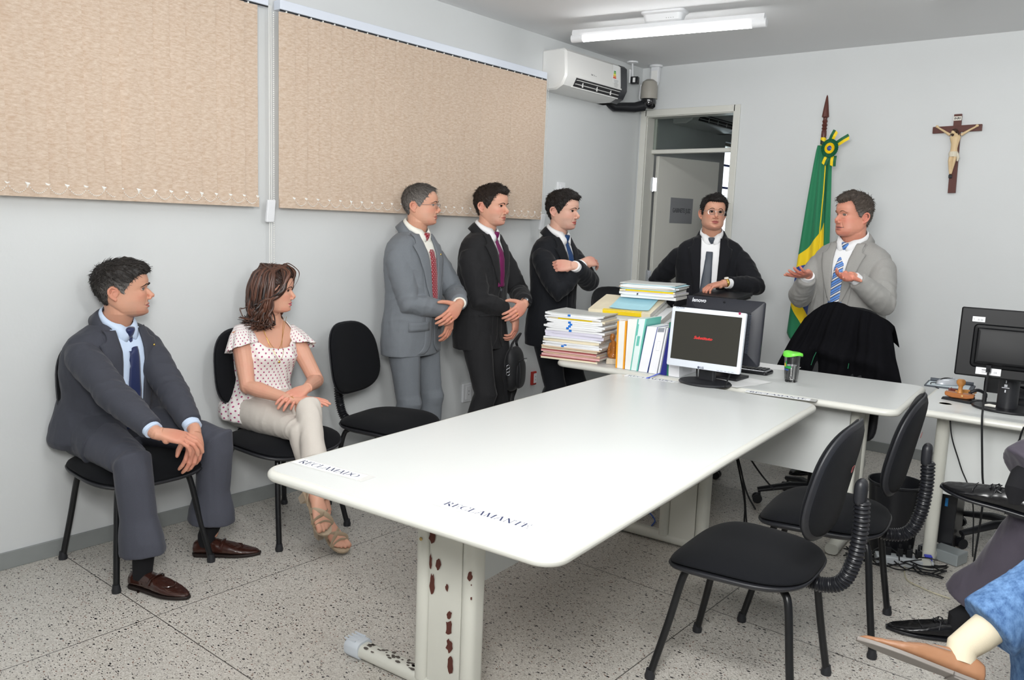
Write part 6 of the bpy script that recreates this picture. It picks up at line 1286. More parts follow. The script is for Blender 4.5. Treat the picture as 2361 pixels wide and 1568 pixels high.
def suit(c, root, tf, ring, sh, el, wr, LG, hw, up, Lt, prof, nb, k, Hm):
    J = []; g = G(); g.rings([ring(q, w, a, b) for q, w, a, b in prof]); sr = c.get('slr', 1.0)
    for nm_ in ('L', 'R'):
        S_, E_, W_ = sh[nm_], el[nm_], wr[nm_]; a = c['arm'][nm_]; ce = W_-nrm(W_-E_)*a.get('cuff', .025)
        r = [x*k*sr for x in (.046, .068, .070, .063, .060, .057, .050, .046)]
        u1 = nrm(E_-S_); u2 = nrm(W_-E_); P = [S_-u1*.015, S_+(E_-S_)*.12, S_+(E_-S_)*.4, S_+(E_-S_)*.78, E_+nrm(u1-u2)*.006, E_+(ce-E_)*.28, E_+(ce-E_)*.7, ce]
        g.tube(P, r, 24); J += [(E_, u1, .11, .0095, 24), (E_+u2*.09, u2, .09, .0065, 22), (S_+u1*.12, u1, .12, .0065, 14), (ce, u2, .06, .003, 28)]
        if c.get('cuffs', 1): gc = G(); gc.tube([ce-u2*.01, ce+u2*a.get('cl', .014)], [(.038*k, .033*k)]*2, 20); gpart('shirt_cuff', gc, c['shirt'], root)
    for x_ in c.get('jacket_extra', []): x_(g, LG)
    gt_ = G(); gt_.rings([ring(q, w, a, b) for q, w, a, b in prof]); mt_ = remesh(gt_, .0048, 6); wrinkle(mt_, c.get('jw', 1.4), J, seed=len(c['id'])+3); bv = bvh_of(mt_)
    me = remesh(g, .0048, 6); wrinkle(me, c.get('jw', 1.4), J, seed=len(c['id'])+3)
    oj = part('jacket', me, c['jacket'], root)
    def hit(lat, q, off, cyl=False):
        p, f, l = tf(q); o = p+l*lat+f*.7; h = bv.ray_cast(Vector(o), Vector(-f))
        if h[0] is None: 
            for s2 in np.linspace(.95, .1, 12):
                h = bv.ray_cast(Vector(p+l*lat*s2+f*.7), Vector(-f))
                if h[0] is not None: break
            if h[0] is None: return p+l*lat*.3+f*.05
            return np.array(h[0])-f*.004
        n = np.array(h[1]); n = nrm(n if np.dot(n, f) > 0 else -n); n = nrm(n+f*.4); return np.array(h[0])+n*off
    b0, q0 = c.get('button', .22), c.get('vtop', 1.0); vw = c.get('vw', .058); cx = c.get('cx', 0.0)
    vb = c.get('vbot', b0)                       # lowest point of the visible shirt
    def gap(q):
        t = min(max((q-b0)/(q0-b0), 0), 1); g0 = c.get('open', 0.004); return g0+(vw-g0)*t**.92
    # shirt front
    P = []
    for q in np.linspace(q0-.02, vb, 22):
        w_ = gap(q)+.014; P.append([hit(cx+u*w_, q, .0015) for u in np.linspace(-1, 1, 13)])
    gs = G(); gs.grid(P); so = gpart('shirt_front', gs, c['shirt'], root, angle=0)
    # fronts with lapels
    for s_ in (1, -1):
        P = []; ov = c.get('over', 1) == s_
        hemq = c.get('hemq', prof[0][0]+.02); qs = list(np.linspace(hemq, b0, 14))+list(np.linspace(b0, q0-.035, 22))[1:]
        for q in qs:
            if q < b0: t = (b0-q)/(b0-hemq); inner = c.get('open', .004)*(1+0*t)+(.012 if not ov else -.012)*(1 if c.get('open', .004) < .01 else 0)+.055*max(0, (t-.72)/.28)**2.2
            else: inner = gap(q)-(.012*(1-min(1, (q-b0)/.08)) if ov and c.get('open', .004) < .01 else 0)
            outer = inner+.055; row = []
            for u in np.linspace(0, 1, 8): row.append(hit(cx*(1 if q > b0-.1 else 1)+s_*(inner+(outer-inner)*u), q, (.0045 if ov else .003)*(1-u**3*1.3)))
            P.append(row if s_ < 0 else row[::-1])
        gf = G(); gf.grid(P, thick=.0015); gpart('front_panel', gf, c['jacket'], root, angle=0)
        # lapel
        P = []; nq = c.get('notch', .86)
        for q in np.linspace(b0+.03, q0-.03, 40):
            t = (q-b0)/(nq-b0); lw = c.get('lw', .082)*min(1, max(0, t))**.62
            if q > nq: lw = max(.046, .060-(q-nq)*.25)
            inner = gap(q)-.001; row = []
            for u in np.linspace(0, 1, 7): row.append(hit(cx+s_*(inner+lw*u), q, .0085+.0015*math.sin(PI*u)-(.001 if u == 1 else 0)))
            P.append(row if s_ < 0 else row[::-1])
        gf = G(); gf.grid(P, thick=.004); gpart('lapel', gf, c['jacket'], root, angle=0)
    # collars round the neck
    hc = hw(V(-.018, 0, -.075)); p1, f, l = tf(1.0); ax = nrm(hc-nb); f = nrm(f-ax*np.dot(f, ax)); l = np.cross(ax, f); nk = nb+ax*.012+f*c.get('colf', .004); nr = c['head'].get('neckr', .058)*c['head'].get('s', 1)
    def cone(a0, a1, rt, zt, rb, zb, n=60, th=.0025, name='collar', mt=None, ew=1.0):
        P = [[], [], []]
        for d_ in np.linspace(a0, a1, n):
            t = R(d_); dr = f*math.cos(t)*1.06+l*math.sin(t)*ew; zt_, zb_ = zt(abs(d_)), zb(abs(d_)); rt_ = rt(abs(d_)) if callable(rt) else rt; rb_ = rb(abs(d_)) if callable(rb) else rb
            P[0].append(nk+dr*rt_+ax*zt_); P[1].append(nk+dr*(rt_*.4+rb_*.6+.002)+ax*(zt_*.5+zb_*.5+.004)); P[2].append(nk+dr*rb_+ax*zb_)
        g = G(); g.grid([P[0], P[1], P[2]], thick=th); return gpart(name, g, mt, root, angle=0)
    zt = lambda d: .030+.016*sst(40, 150, d)-.016*sst(35, 5, d)
    for s_ in (1, -1): cone(s_*6 if s_ > 0 else -178, 178 if s_ > 0 else -6, lambda d: nr+.0035+.002*(d < 30), zt, lambda d: nr+.013+.027*math.exp(-((d-22)/26)**2), lambda d: zt(d)-.034-.036*math.exp(-((d-25)/15)**2), name='shirt_collar', mt=c['shirt'])
    gn = G(); gn.rings([[nk+(f*math.cos(t)*1.05+l*math.sin(t))*r_+ax*z for t in np.linspace(0, 2*PI, 33)[:-1]] for r_, z in ((nr+.001, .012), (nr+.006, -.01), (nr+.02, -.035))], cap=False); gpart('collar_band', gn, c['shirt'], root, angle=0)
    cone(58, 302, lambda d: nr+.014, lambda d: .0, nr+.032, lambda d: -.0, name='_', mt=c['jacket']) if False else None
    P = [[], [], []]
    for d_ in np.linspace(48, 312, 60):
        t = R(d_); dd = min(d_, 360-d_); dr = f*math.cos(t)*1.08+l*math.sin(t)*1.04; z1 = -.004+.030*sst(50, 130, dd); z0 = z1-.040
        P[0].append(nk+dr*(nr+.012)+ax*z1); P[1].append(nk+dr*(nr+.021)+ax*(z1-.012)); P[2].append(nk+dr*(nr+.038+.012*sst(90, 50, dd))+ax*(z0-.006))
    g = G(); g.grid(P, thick=.004); gpart('jacket_collar', g, c['jacket'], root, angle=0)
    # tie
    if c.get('tie'):
        kn = nk+f*(nr+.021)+ax*(.000)+l*cx*.5; g = G(); X_ = l; rs = []
        for z, w_, t_ in ((.017, .0195, .010), (.010, .0215, .014), (-.008, .018, .0155), (-.024, .0140, .012), (-.034, .012, .008)): rs.append([kn+X_*w_*math.copysign(abs(math.cos(t))**.8, math.cos(t))+f*(t_*math.sin(t)+.002)+ax*z for t in np.linspace(0, 2*PI, 19)[:-1]])
        g.rings(rs); tb = c.get('tiebot', vb+.03); N_ = 30; P = []; topq = q0-.03
        for i in range(N_):
            t = i/(N_-1); q = topq+(tb-topq)*t; w_ = .0125+(c.get('tw2', .040)-.0125)*t**.8; dx = cx+c.get('tiedx', 0)*t; row = []
            for u in np.linspace(-1, 1, 7):
                h_ = hit(dx+u*w_, q, .0085+.0035*(1-u*u)); 
                if t < .35:
                    if i == 0 and u == -1: he = hit(dx, topq+(tb-topq)*.35, .0105); ks = kn-ax*.026+f*.004
                    tt_ = t/.35; lp_ = ks+(hit(cx+c.get('tiedx', 0)*.35, topq+(tb-topq)*.35, .0105)-ks)*tt_+X_*u*w_+f*.0035*(1-u*u)
                    h_ = lp_ if (lp_-h_)@f > 0 else h_
                row.append(h_)
            P.append(row)
        b_ = g.grid(P, thick=.003); o = gpart('tie', g, c['tie'], root, angle=0); me_ = o.data; ul = me_.uv_layers.new(name='UVMap')
        pv_ = c['pelvis']; rl = np.array(root.location); co_ = mesh_np(me_)[0]+rl; vi = np.empty(len(me_.loops), int); me_.loops.foreach_get('vertex_index', vi); u_ = (co_-nk)@l; v_ = (co_-nk)@up; ul.data.foreach_set('uv', np.stack([u_[vi], v_[vi]], -1).ravel())
    # buttons
    for q in c.get('buttons', [b0-.01]):
        p_ = hit(cx+(.0 if c.get('open', .004) < .01 else -(gap(q)+.02)), q, .006); ff = tf(q)[1]; g = G(); Mb = np.array(frame((0, 0, 0), np.cross((0, 0, 1), ff), (0, 0, 1)))[:3, :3]; g.lathe([(.001, .002), (.0075, .003), (.009, .002), (.009, 0)], p_, 16, M=Mb); gpart('button', g, c.get('btn', DARKP), root)
    for (lat, q, w_, hgt) in c.get('flaps', []):
        P = []
        for j in range(4): P.append([hit_side(bv, tf, lat+(u*w_/2), q-hgt/Lt*j/3, .0035) for u in np.linspace(-1, 1, 8)])
        g = G(); g.grid(P if lat < 0 else P, thick=.003); gpart('pocket_flap', g, c['jacket'], root, angle=0, solid=0)
    if c.get('pin'):
        p_ = hit(*c['pin'], .014); g = G(); g.ball(p_, (.004, .005, .006), 10, 8); gpart('lapel_pin', g, GOLD, root)
def hit_side(bv, tf, ang, q, off):     # ang: degrees round the trunk, 0 = front, positive left
    p, f, l = tf(q); t = R(ang); d = f*math.cos(t)+l*math.sin(t); h = bv.ray_cast(Vector(p+d*.6), Vector(-d))
    if h[0] is None: return p+d*.15
    n = np.array(h[1]); n = nrm(n if np.dot(n, d) > 0 else -n); return np.array(h[0])+n*off
# ================================================================ PEOPLE: the room's people
SK1 = skin('skin_tan', 'd09c83', 'd07c68'); SK2 = skin('skin_fair', 'd9a48c', 'd97f70'); SK3 = skin('skin_pale', 'dcae9a', 'cf8275'); SK4 = skin('skin_ruddy', 'd3937c', 'cf6a5c')
WSH = cloth('shirt_white', 'f0f1f3', .7, .01); BSH = cloth('shirt_blue', 'cfe0f8', .7, .02); CSH = cloth('shirt_cream', 'eeede4', .7, .01)
def tie_dots(name, col, dot, sc=70, r=.17):
    k = NT(name); uv = k.n('ShaderNodeUVMap'); sx = k.n('ShaderNodeSeparateXYZ', Vector=(uv, 0))
    a = k.math('MULTIPLY', k.math('ADD', (sx, 0), (sx, 1)), sc*.7); b = k.math('MULTIPLY', k.math('SUBTRACT', (sx, 0), (sx, 1)), sc*.7)
    fa = k.math('SUBTRACT', k.math('FRACT', a), .5); fb = k.math('SUBTRACT', k.math('FRACT', b), .5); d = k.math('SQRT', k.math('ADD', k.math('MULTIPLY', fa, fa), k.math('MULTIPLY', fb, fb)))
    k.color(k.mix(k.math('LESS_THAN', d, r), lin(col), lin(dot))); k.p.inputs['Roughness'].default_value = .5; k.p.inputs['Sheen Weight'].default_value = .3; return k.m
def tie_stripes(name, cols, w=.06):
    k = NT(name); uv = k.n('ShaderNodeUVMap'); sx = k.n('ShaderNodeSeparateXYZ', Vector=(uv, 0)); f = k.math('FRACT', k.math('DIVIDE', k.math('ADD', (sx, 1), k.math('MULTIPLY', (sx, 0), -.75)), w)); c = lin(cols[0][1])
    for t, col in cols[1:]: c = k.mix(k.math('GREATER_THAN', f, t), c, lin(col))
    k.color(c); k.p.inputs['Roughness'].default_value = .45; return k.m
def wdir(c, f, l, u): a = R(c); return V(math.cos(a)*f-math.sin(a)*l, math.sin(a)*f+math.cos(a)*l, u)
def ring_on(root, wrist, fd, back, side=1, off=(.086, -.0105), name='wedding_ring'):
    fd = nrm(fd); z = nrm(np.array(back, float)-fd*np.dot(back, fd)); y = np.cross(z, fd)*side; g = G(); c = wrist+fd*(.012+off[0]+.018)+y*off[1]-z*.004
    g.tube([c+y*math.cos(t)*.0105+z*math.sin(t)*.0105 for t in np.linspace(0, 2*PI, 17)], .0013, 6); return gpart(name, g, GOLD, root)
def watch(root, wrist, fd, back, band, face, r=.030):
    fd = nrm(fd); z = nrm(np.array(back, float)-fd*np.dot(back, fd)); y = np.cross(z, fd); c = wrist-fd*.012; g = G()
    g.rings([[c+fd*x+y*math.cos(t)*r+z*math.sin(t)*r*.92 for t in np.linspace(0, 2*PI, 29)[:-1]] for x in (-.008, .008)], cap=False); o = gpart('watch_band', g, band, root, solid=.002)
    g = G(); M = np.array([y, fd, z]).T if np.dot(np.cross(y, fd), z) > 0 else np.array([-y, fd, z]).T; g.lathe([(.001, .008), (.013, .008), (.015, .005), (.015, 0)], c+z*r*.92, 20, M=M); o2 = gpart('watch_face', g, face, root); o2.parent = o

def pose(h, az, s_, k, fwd=.045, lean=0, drop=.155):
    F = wdir(az, 1, 0, 0); nb = h-F*fwd; nb[2] -= drop*s_; pv = nb-F*lean; pv = V(pv[0], pv[1], nb[2]-.53*k); return nb, pv
def stand(pv, az, k, sp=.12, fw=(.03, .0)):
    F = wdir(az, 1, 0, 0); Lf = wdir(az, 0, 1, 0); o = {}
    for nm_, s_, f_ in (('L', 1, fw[0]), ('R', -1, fw[1])):
        p = V(pv[0], pv[1], 0)+F*f_+Lf*s_*sp; o[nm_] = dict(ankle=p+V(0, 0, .085), shoe=dict(at=p.copy(), az=az+s_*9), hem=.02)
    return o
SHB = mat('shoe_black', '141416', .22)
# ---------- man in light grey
def M1():
    h = at(971, 474, x=.325); az = 12; k = .98; nb, pv = pose(h, az, .93, k)
    lw = at(1060, 700, x=.535); rw = at(1036, 716, x=.475); fdl = V(.15, -.80, -.55); bl_ = V(1, .15, .35); fdr = V(.06, -.05, -1); br_ = V(1, .25, .1)
    hair = dict(line=([0, 20, 34, 46, 58, 70, 79, 84, 92, 103, 112, 125, 150, 180], [.083, .082, .076, .066, .044, .015, -.012, -.010, .020, .022, -.012, -.045, -.068, -.074]), ts=.007, tt=.012, quiff=.005, soft=.012, grey=.65, gz=.10, greyall=.10)
    r = person(dict(id='m1', label='standing man in a light grey suit and dark red dotted tie, wearing glasses', k=k, az=az, hips=az+2, pelvis=pv, neck=nb, skin=SK1, girth=1.05, belly=.012,
        head=dict(c=h, az=31, pitch=1, s=.93, neckr=.064, hair=hair, hairmat=hairmat('hair_greying', '2a2624', '5d5753', 'a29c96'), browmat=mat('brow_grey', '4a3f39', .8), glasses='half', jaw=.004, fat=.003, beard=.35, fold=.002, nose=1.5, bw=.8, gaze=(1, .05, .02)),
        arm=dict(L=dict(wrist=lw, pole=wdir(az, -.5, 1, -.2), fd=fdl, back=bl_, hand=dict(curl=(.35, .4, .45, .5), spread=.05, thumb=(.3, .15, .2), thumbout=.95)),
                 R=dict(wrist=rw, pole=wdir(az, -.5, -1, -.2), fd=fdr, back=br_, hand=dict(curl=(.5, .45, .4, .4), spread=.03, thumb=(.3, .3, .3)))),
        leg=stand(pv, az, k), jacket=cloth('suit_light_grey', '73787e', .8), trousers=cloth('trousers_light_grey', '6c7177', .8), shirt=CSH, tie=tie_dots('tie_red_dots', '8c1626', 'd9b6c0'), shoemat=SHB, button=.20, open=.012, vtop=1.0, vw=.056,
        buttons=[.47, .27], flaps=[(-40, .06, 46, .05), (40, .06, 46, .05)], pin=(.085, .76), btn=mat('button_grey', '55595f', .4)))
    ring_on(r, lw, fdl, bl_, -1)
# ---------- man in black pinstripe with the bag
def M2():
    h = at(1134, 475, x=.40); az = 10; k = 1.0; nb, pv = pose(h, az, 1.0, k)
    lw = at(1211, 699, x=.60); rw = at(1188, 724, x=.545); fdl = V(.12, -.85, -.45); bl_ = V(1, .15, .35); fdr = V(.04, .02, -1); br_ = V(1, .35, .05)
    hair = dict(line=([0, 20, 34, 46, 58, 68, 79, 84, 92, 103, 112, 125, 150, 180], [.070, .073, .078, .070, .052, .010, -.018, -.014, .018, .022, -.012, -.045, -.068, -.078]), ts=.011, tt=.020, quiff=.010, soft=.007, curl=.35)
    P = cloth('suit_black', '242426', .85)
    r = person(dict(id='m2', label='standing man in a black suit and purple tie holding a black shoulder bag', k=k, az=az, hips=az, pelvis=pv, neck=nb, skin=SK2, girth=.98,
        head=dict(c=h, az=11, pitch=-2, s=.98, hair=hair, hairmat=hairmat('hair_dark_brown', '17110e', '33261f'), browmat=mat('brow_dark', '231a16', .8), beard=.6, nose=1.5, eye=.75, browz=-.002, browtilt=-.003, fold=.003, gaze=(1, .1, -.03), fat=.001),
        arm=dict(L=dict(wrist=lw, pole=wdir(az, -.5, 1, -.2), fd=fdl, back=bl_, cuff=.03, hand=dict(curl=(.4, .45, .5, .55), spread=.05, thumb=(.3, .2, .2), thumbout=.9)),
                 R=dict(wrist=rw, pole=wdir(az, -.5, -1, -.2), fd=fdr, back=br_, cuff=.07, hand=dict(curl=(.55, .55, .6, .6), spread=.04, thumb=(.3, .4, .4)))),
        leg=stand(pv, az, k), jacket=P, trousers=P, shirt=WSH, tie=cloth('tie_purple', '6e1a52', .5, .03), shoemat=SHB, button=.37, vtop=1.0, vw=.056, buttons=[.365], flaps=[(-42, .10, 44, .012)], btn=mat('button_grey', '55595f', .4), cuffs=0))
    ring_on(r, lw, fdl, bl_, -1); watch(r, lw, fdl, bl_, mat('watch_steel', '8f9398', .3, .9), mat('watch_dark', '17181c', .2))
    # the bag he holds
    b = at(1184, 850, x=.60); e = empty('shoulder_bag', b, R(18), 'black shoulder bag with a clipped strap, held by the man in the purple tie', 'bag'); CV = cloth('bag_nylon', '17181b', .6, .03, spec=.4)
    # local: y across the front (faces +x)
    g = G(); pillow(g, sup(.095, .135, 3.4, .08), .052, .045, lambda u, v, w: (w, u, v), 44, 9, 2.6); me = remesh(g, .005, 2); Pn, N = mesh_np(me); set_co(me, Pn+N*(.003*pnoise(Pn*14)[:, None])); obj('body', me, CV, e, angle=0)
    g = G(); pillow(g, sup(.072, .085, 3), .016, .004, lambda u, v, w: (.044+w, u+.008, v-.03), 36, 7, 3); obj('front_pocket', g, CV, e, angle=0)
    g = G(); g.tube(bez([(.058, -.07, .06), (.062, 0, .066), (.056, .07, .058)], 6), .0022, 6); g.tube(bez([(.060, -.06, .05), (.068, -.066, -.02), (.058, -.05, -.09)], 6), .0022, 6); obj('zip', g, mat('zip_grey', '4a4b50', .35, .5), e)
    g = G(); hd = rw+V(.03, .02, -.10)-np.array(e.location); hl = np.array(Matrix.Rotation(-R(18), 3, 'Z')@Vector(hd)); g.tube(bez([(0, -.05, .125), (hl[0]*.5, -.03, .16), (hl[0], hl[1], hl[2]-.015), (hl[0]*.5, .03, .16), (0, .05, .125)], 6), [(.009, .004)]*25, 8); obj('handle', g, CV, e)
    g = G(); g.tube(bez([(.0, -.105, .05), (-.01, -.125, -.02), (0, -.115, -.10), (.01, -.10, -.26), (.0, -.05, -.34), (-.03, .05, -.30), (-.03, .10, -.12), (-.01, .10, .05)], 6), [(.013, .002)]*43, 8); obj('strap', g, CV, e)
    g = G(); 
    for z in (.03, .008, -.012): g.tube([V(.012, -.118, z)+V(.008*math.cos(t), .006*math.cos(t), .010*math.sin(t)) for t in np.linspace(0, 2*PI, 13)], .0016, 6)
    obj('metal_clasp', g, CHROME, e)
    g = G(); g.box((.057, .058, .045), (.002, .016, .006)); obj('small_tag', g, PAPER, e, smooth=False)
# ---------- young man with crossed arms
def M3():
    h = at(1298, 486, x=.55); az = 2; k = 1.0; nb, pv = pose(h, az, 1.0, k)
    lw = at(1324, 613, x=.765); rw = at(1344, 606, x=.745); F = wdir(az, 1, 0, 0)
    fdl = nrm(V(-.80, -.60, -.02)); bl_ = V(.7, -.5, .5); fdr = nrm(V(.12, .95, .10)); br_ = V(.7, -.2, .8)
    hair = dict(line=([0, 20, 34, 46, 58, 68, 79, 84, 92, 103, 112, 125, 150, 180], [.070, .072, .074, .064, .044, .012, -.018, -.016, .018, .022, -.014, -.048, -.070, -.078]), ts=.010, tt=.020, quiff=.008, soft=.006, curl=.6)
    Pm = cloth('suit_black_blue', '191b20', .85)
    r = person(dict(id='m3', label='standing young man in a black suit and blue tie with his arms crossed', k=k, az=az, hips=az, pelvis=pv, neck=nb, skin=SK3, girth=.96,
        head=dict(c=h, az=9, pitch=-3, s=1.0, hair=hair, hairmat=hairmat('hair_black', '0f0c0b', '231c19'), browmat=mat('brow_black', '15100e', .8), beard=.8, nose=1.6, bw=1.15, browz=-.001, gaze=(1, .05, -.03), lipc='b8655e'),
        arm=dict(L=dict(wrist=lw, pole=V(.3, 1, -.9), fd=fdl, back=bl_, cuff=.03, cl=.03, hand=dict(curl=(.8, .8, .8, .8), spread=.02, thumb=(.3, .3, .3), thumbout=.3)),
                 R=dict(wrist=rw, pole=V(.45, -.55, -1), fd=fdr, back=br_, cuff=.02, hand=dict(curl=(.45, .45, .5, .5), spread=.03, thumb=(.3, .3, .3), thumbout=.35))),
        leg=stand(pv, az, k), jacket=Pm, trousers=Pm, shirt=WSH, tie=cloth('tie_blue', '20406e', .5, .03), shoemat=SHB, button=.34, vtop=1.0, vw=.054, buttons=[.30], flaps=[(-42, .10, 44, .05)]))
# ---------- man with the folder
def M4():
    h = at(1645, 492, y=5.16); az = -62; k = 1.0; nb, pv = pose(h, az, 1.0, k)
    lw = at(1672, 653, y=4.96); rw = at(1565, 705, y=5.12); fdl = nrm(V(-.62, -.66, -.20)); bl_ = V(-.1, -.25, 1); fdr = V(.3, -.3, -.9); br_ = V(-.5, -.8, 0)
    hair = dict(line=([0, 20, 34, 46, 58, 68, 79, 84, 92, 103, 112, 125, 150, 180], [.067, .068, .070, .064, .050, .020, -.016, -.014, .018, .022, -.014, -.048, -.070, -.078]), ts=.011, tt=.020, quiff=.005, soft=.006, curl=.8)
    P = cloth('suit_navy_black', '16171c', .85)
    r = person(dict(id='m4', label='man in glasses and dark open suit resting a hand on a black folder', k=k, az=az, hips=az, pelvis=pv, neck=nb, skin=SK1, girth=1.12, belly=.02,
        head=dict(c=h, az=-53, pitch=4, roll=-2, s=.99, hair=hair, hairmat=hairmat('hair_black', '0f0c0b', '231c19'), browmat=mat('brow_black', '15100e', .8), glasses='rim', beard=.3, nose=1.1, nosew=1.15, jaw=.008, fat=.006, mz=.001, neckr=.064, fold=.0025, gaze=(1, .15, .0), mouth=.022, lipc='a8605a', ear=.95),
        arm=dict(L=dict(wrist=lw, pole=V(1, .35, -.75), fd=fdl, back=bl_, cuff=.04, cl=.03, hand=dict(curl=((.5, .9, .3), (.6, .9, .3), (.65, .9, .3), (.7, .8, .3)), spread=.06, thumb=(.2, .1, .1), thumbout=1.0)),
                 R=dict(wrist=rw, pole=V(-1, .1, -.2), fd=fdr, back=br_, hand=dict(curl=(.5, .5, .5, .5)))),
        leg=stand(pv, az, k), jacket=P, trousers=P, shirt=WSH, tie=tie_dots('tie_grey_dots', '343c48', '56606e', 190, .25), shoemat=SHB, button=.12, open=.048, vtop=1.0, vw=.064, buttons=[.24], cx=-.006, tiedx=-.02))
    ring_on(r, lw, fdl, bl_, -1, off=(.080, .0105)); watch(r, lw, fdl, bl_, GOLD, mat('watch_dial', 'f3efe4', .3), .031)
    p = at(1662, 690, y=4.87); e = empty('folder', p, R(-4), 'black leather folder lying on top of the swivel chair back under a hand', 'folder')
    g = G(); g.rings([[(x, b, z) for b, z in ((-.085, .002), (-.088, .014), (-.085, .022), (.12, .05), (.12, .028))] for x in (-.155, .155)]); g.rings([[(x, b, z) for b, z in ((-.08, -.012), (-.083, -.002), (.12, .024), (.12, .012))] for x in (-.145, .145)]); obj('cover', g, LEATH, e, bevel=.003)
    g = G(); g.box((.0, .02, .018), (.28, .17, .012), M=np.array(frame((0, 0, 0), (1, 0, 0), (0, 1, .14)))[:3, :3]); obj('pages', g, PAPER, e, smooth=False)
# ---------- the speaker
def M5():
    h = at(1966, 498, y=5.12); az = -100; k = 1.02; nb, pv = pose(h, az, 1.04, k, drop=.145)
    rw = at(1864, 632, y=4.84); lw = at(1964, 636, y=4.80); fdr = nrm(V(-.10, -1, .0)); br_ = V(.45, -.1, -1); fdl = nrm(V(-.18, -1, -.08)); bl_ = V(-.45, .15, -1)
    hair = dict(line=([0, 20, 34, 46, 58, 68, 79, 84, 92, 103, 112, 125, 150, 180], [.066, .070, .078, .080, .060, .025, -.008, -.010, .018, .022, -.014, -.048, -.070, -.078]), ts=.010, tt=.020, quiff=.010, soft=.007, grey=.55, gz=.05, greyall=.06, part=.5, fwd=.004)
    J = cloth('suit_pale_grey', '9c9b98', .85)
    r = person(dict(id='m5', label='speaking man in a pale grey suit and blue striped tie, both palms held open', k=k, az=az, hips=az+4, pelvis=pv, neck=nb, skin=SK4, girth=1.16, belly=.03, slr=1.08,
        head=dict(c=h, az=-125, pitch=0, s=1.05, hgt=1.03, neckr=.068, hair=hair, hairmat=hairmat('hair_brown_grey', '2e2722', '5a4e45', '928c88'), browmat=mat('brow_light', '7a5a48', .8), beard=.1, nose=1.2, nosew=1.15, jaw=.008, fat=.008, open=1, fold=.0035, gaze=(1, .0, -.03), lipc='b96f66', bags=1, len=1.0),
        arm=dict(L=dict(wrist=lw, pole=V(.7, .2, -1), fd=fdl, back=bl_, cuff=.045, cl=.03, hand=dict(curl=(.2, .28, .32, .38), spread=.06, thumb=(.2, .1, .0), thumbout=.95)),
                 R=dict(wrist=rw, pole=V(-.55, .5, -1), fd=fdr, back=br_, cuff=.045, cl=.03, hand=dict(curl=(.15, .2, .25, .3), spread=.08, thumb=(.2, .1, .0), thumbout=.9))),
        leg=stand(pv, az, k), jacket=J, trousers=J, shirt=WSH, tie=tie_stripes('tie_blue_stripes', [(0, '5f93dd'), (.30, '39415a'), (.42, 'e2e4ea'), (.62, '39415a'), (.72, '6c9ae0'), (.92, '39415a')], .055), shoemat=SHB, button=.30, open=.02, vtop=1.0, vw=.062, vbot=.2, tiebot=.16, tiedx=.0, buttons=[.38], tw2=.045))
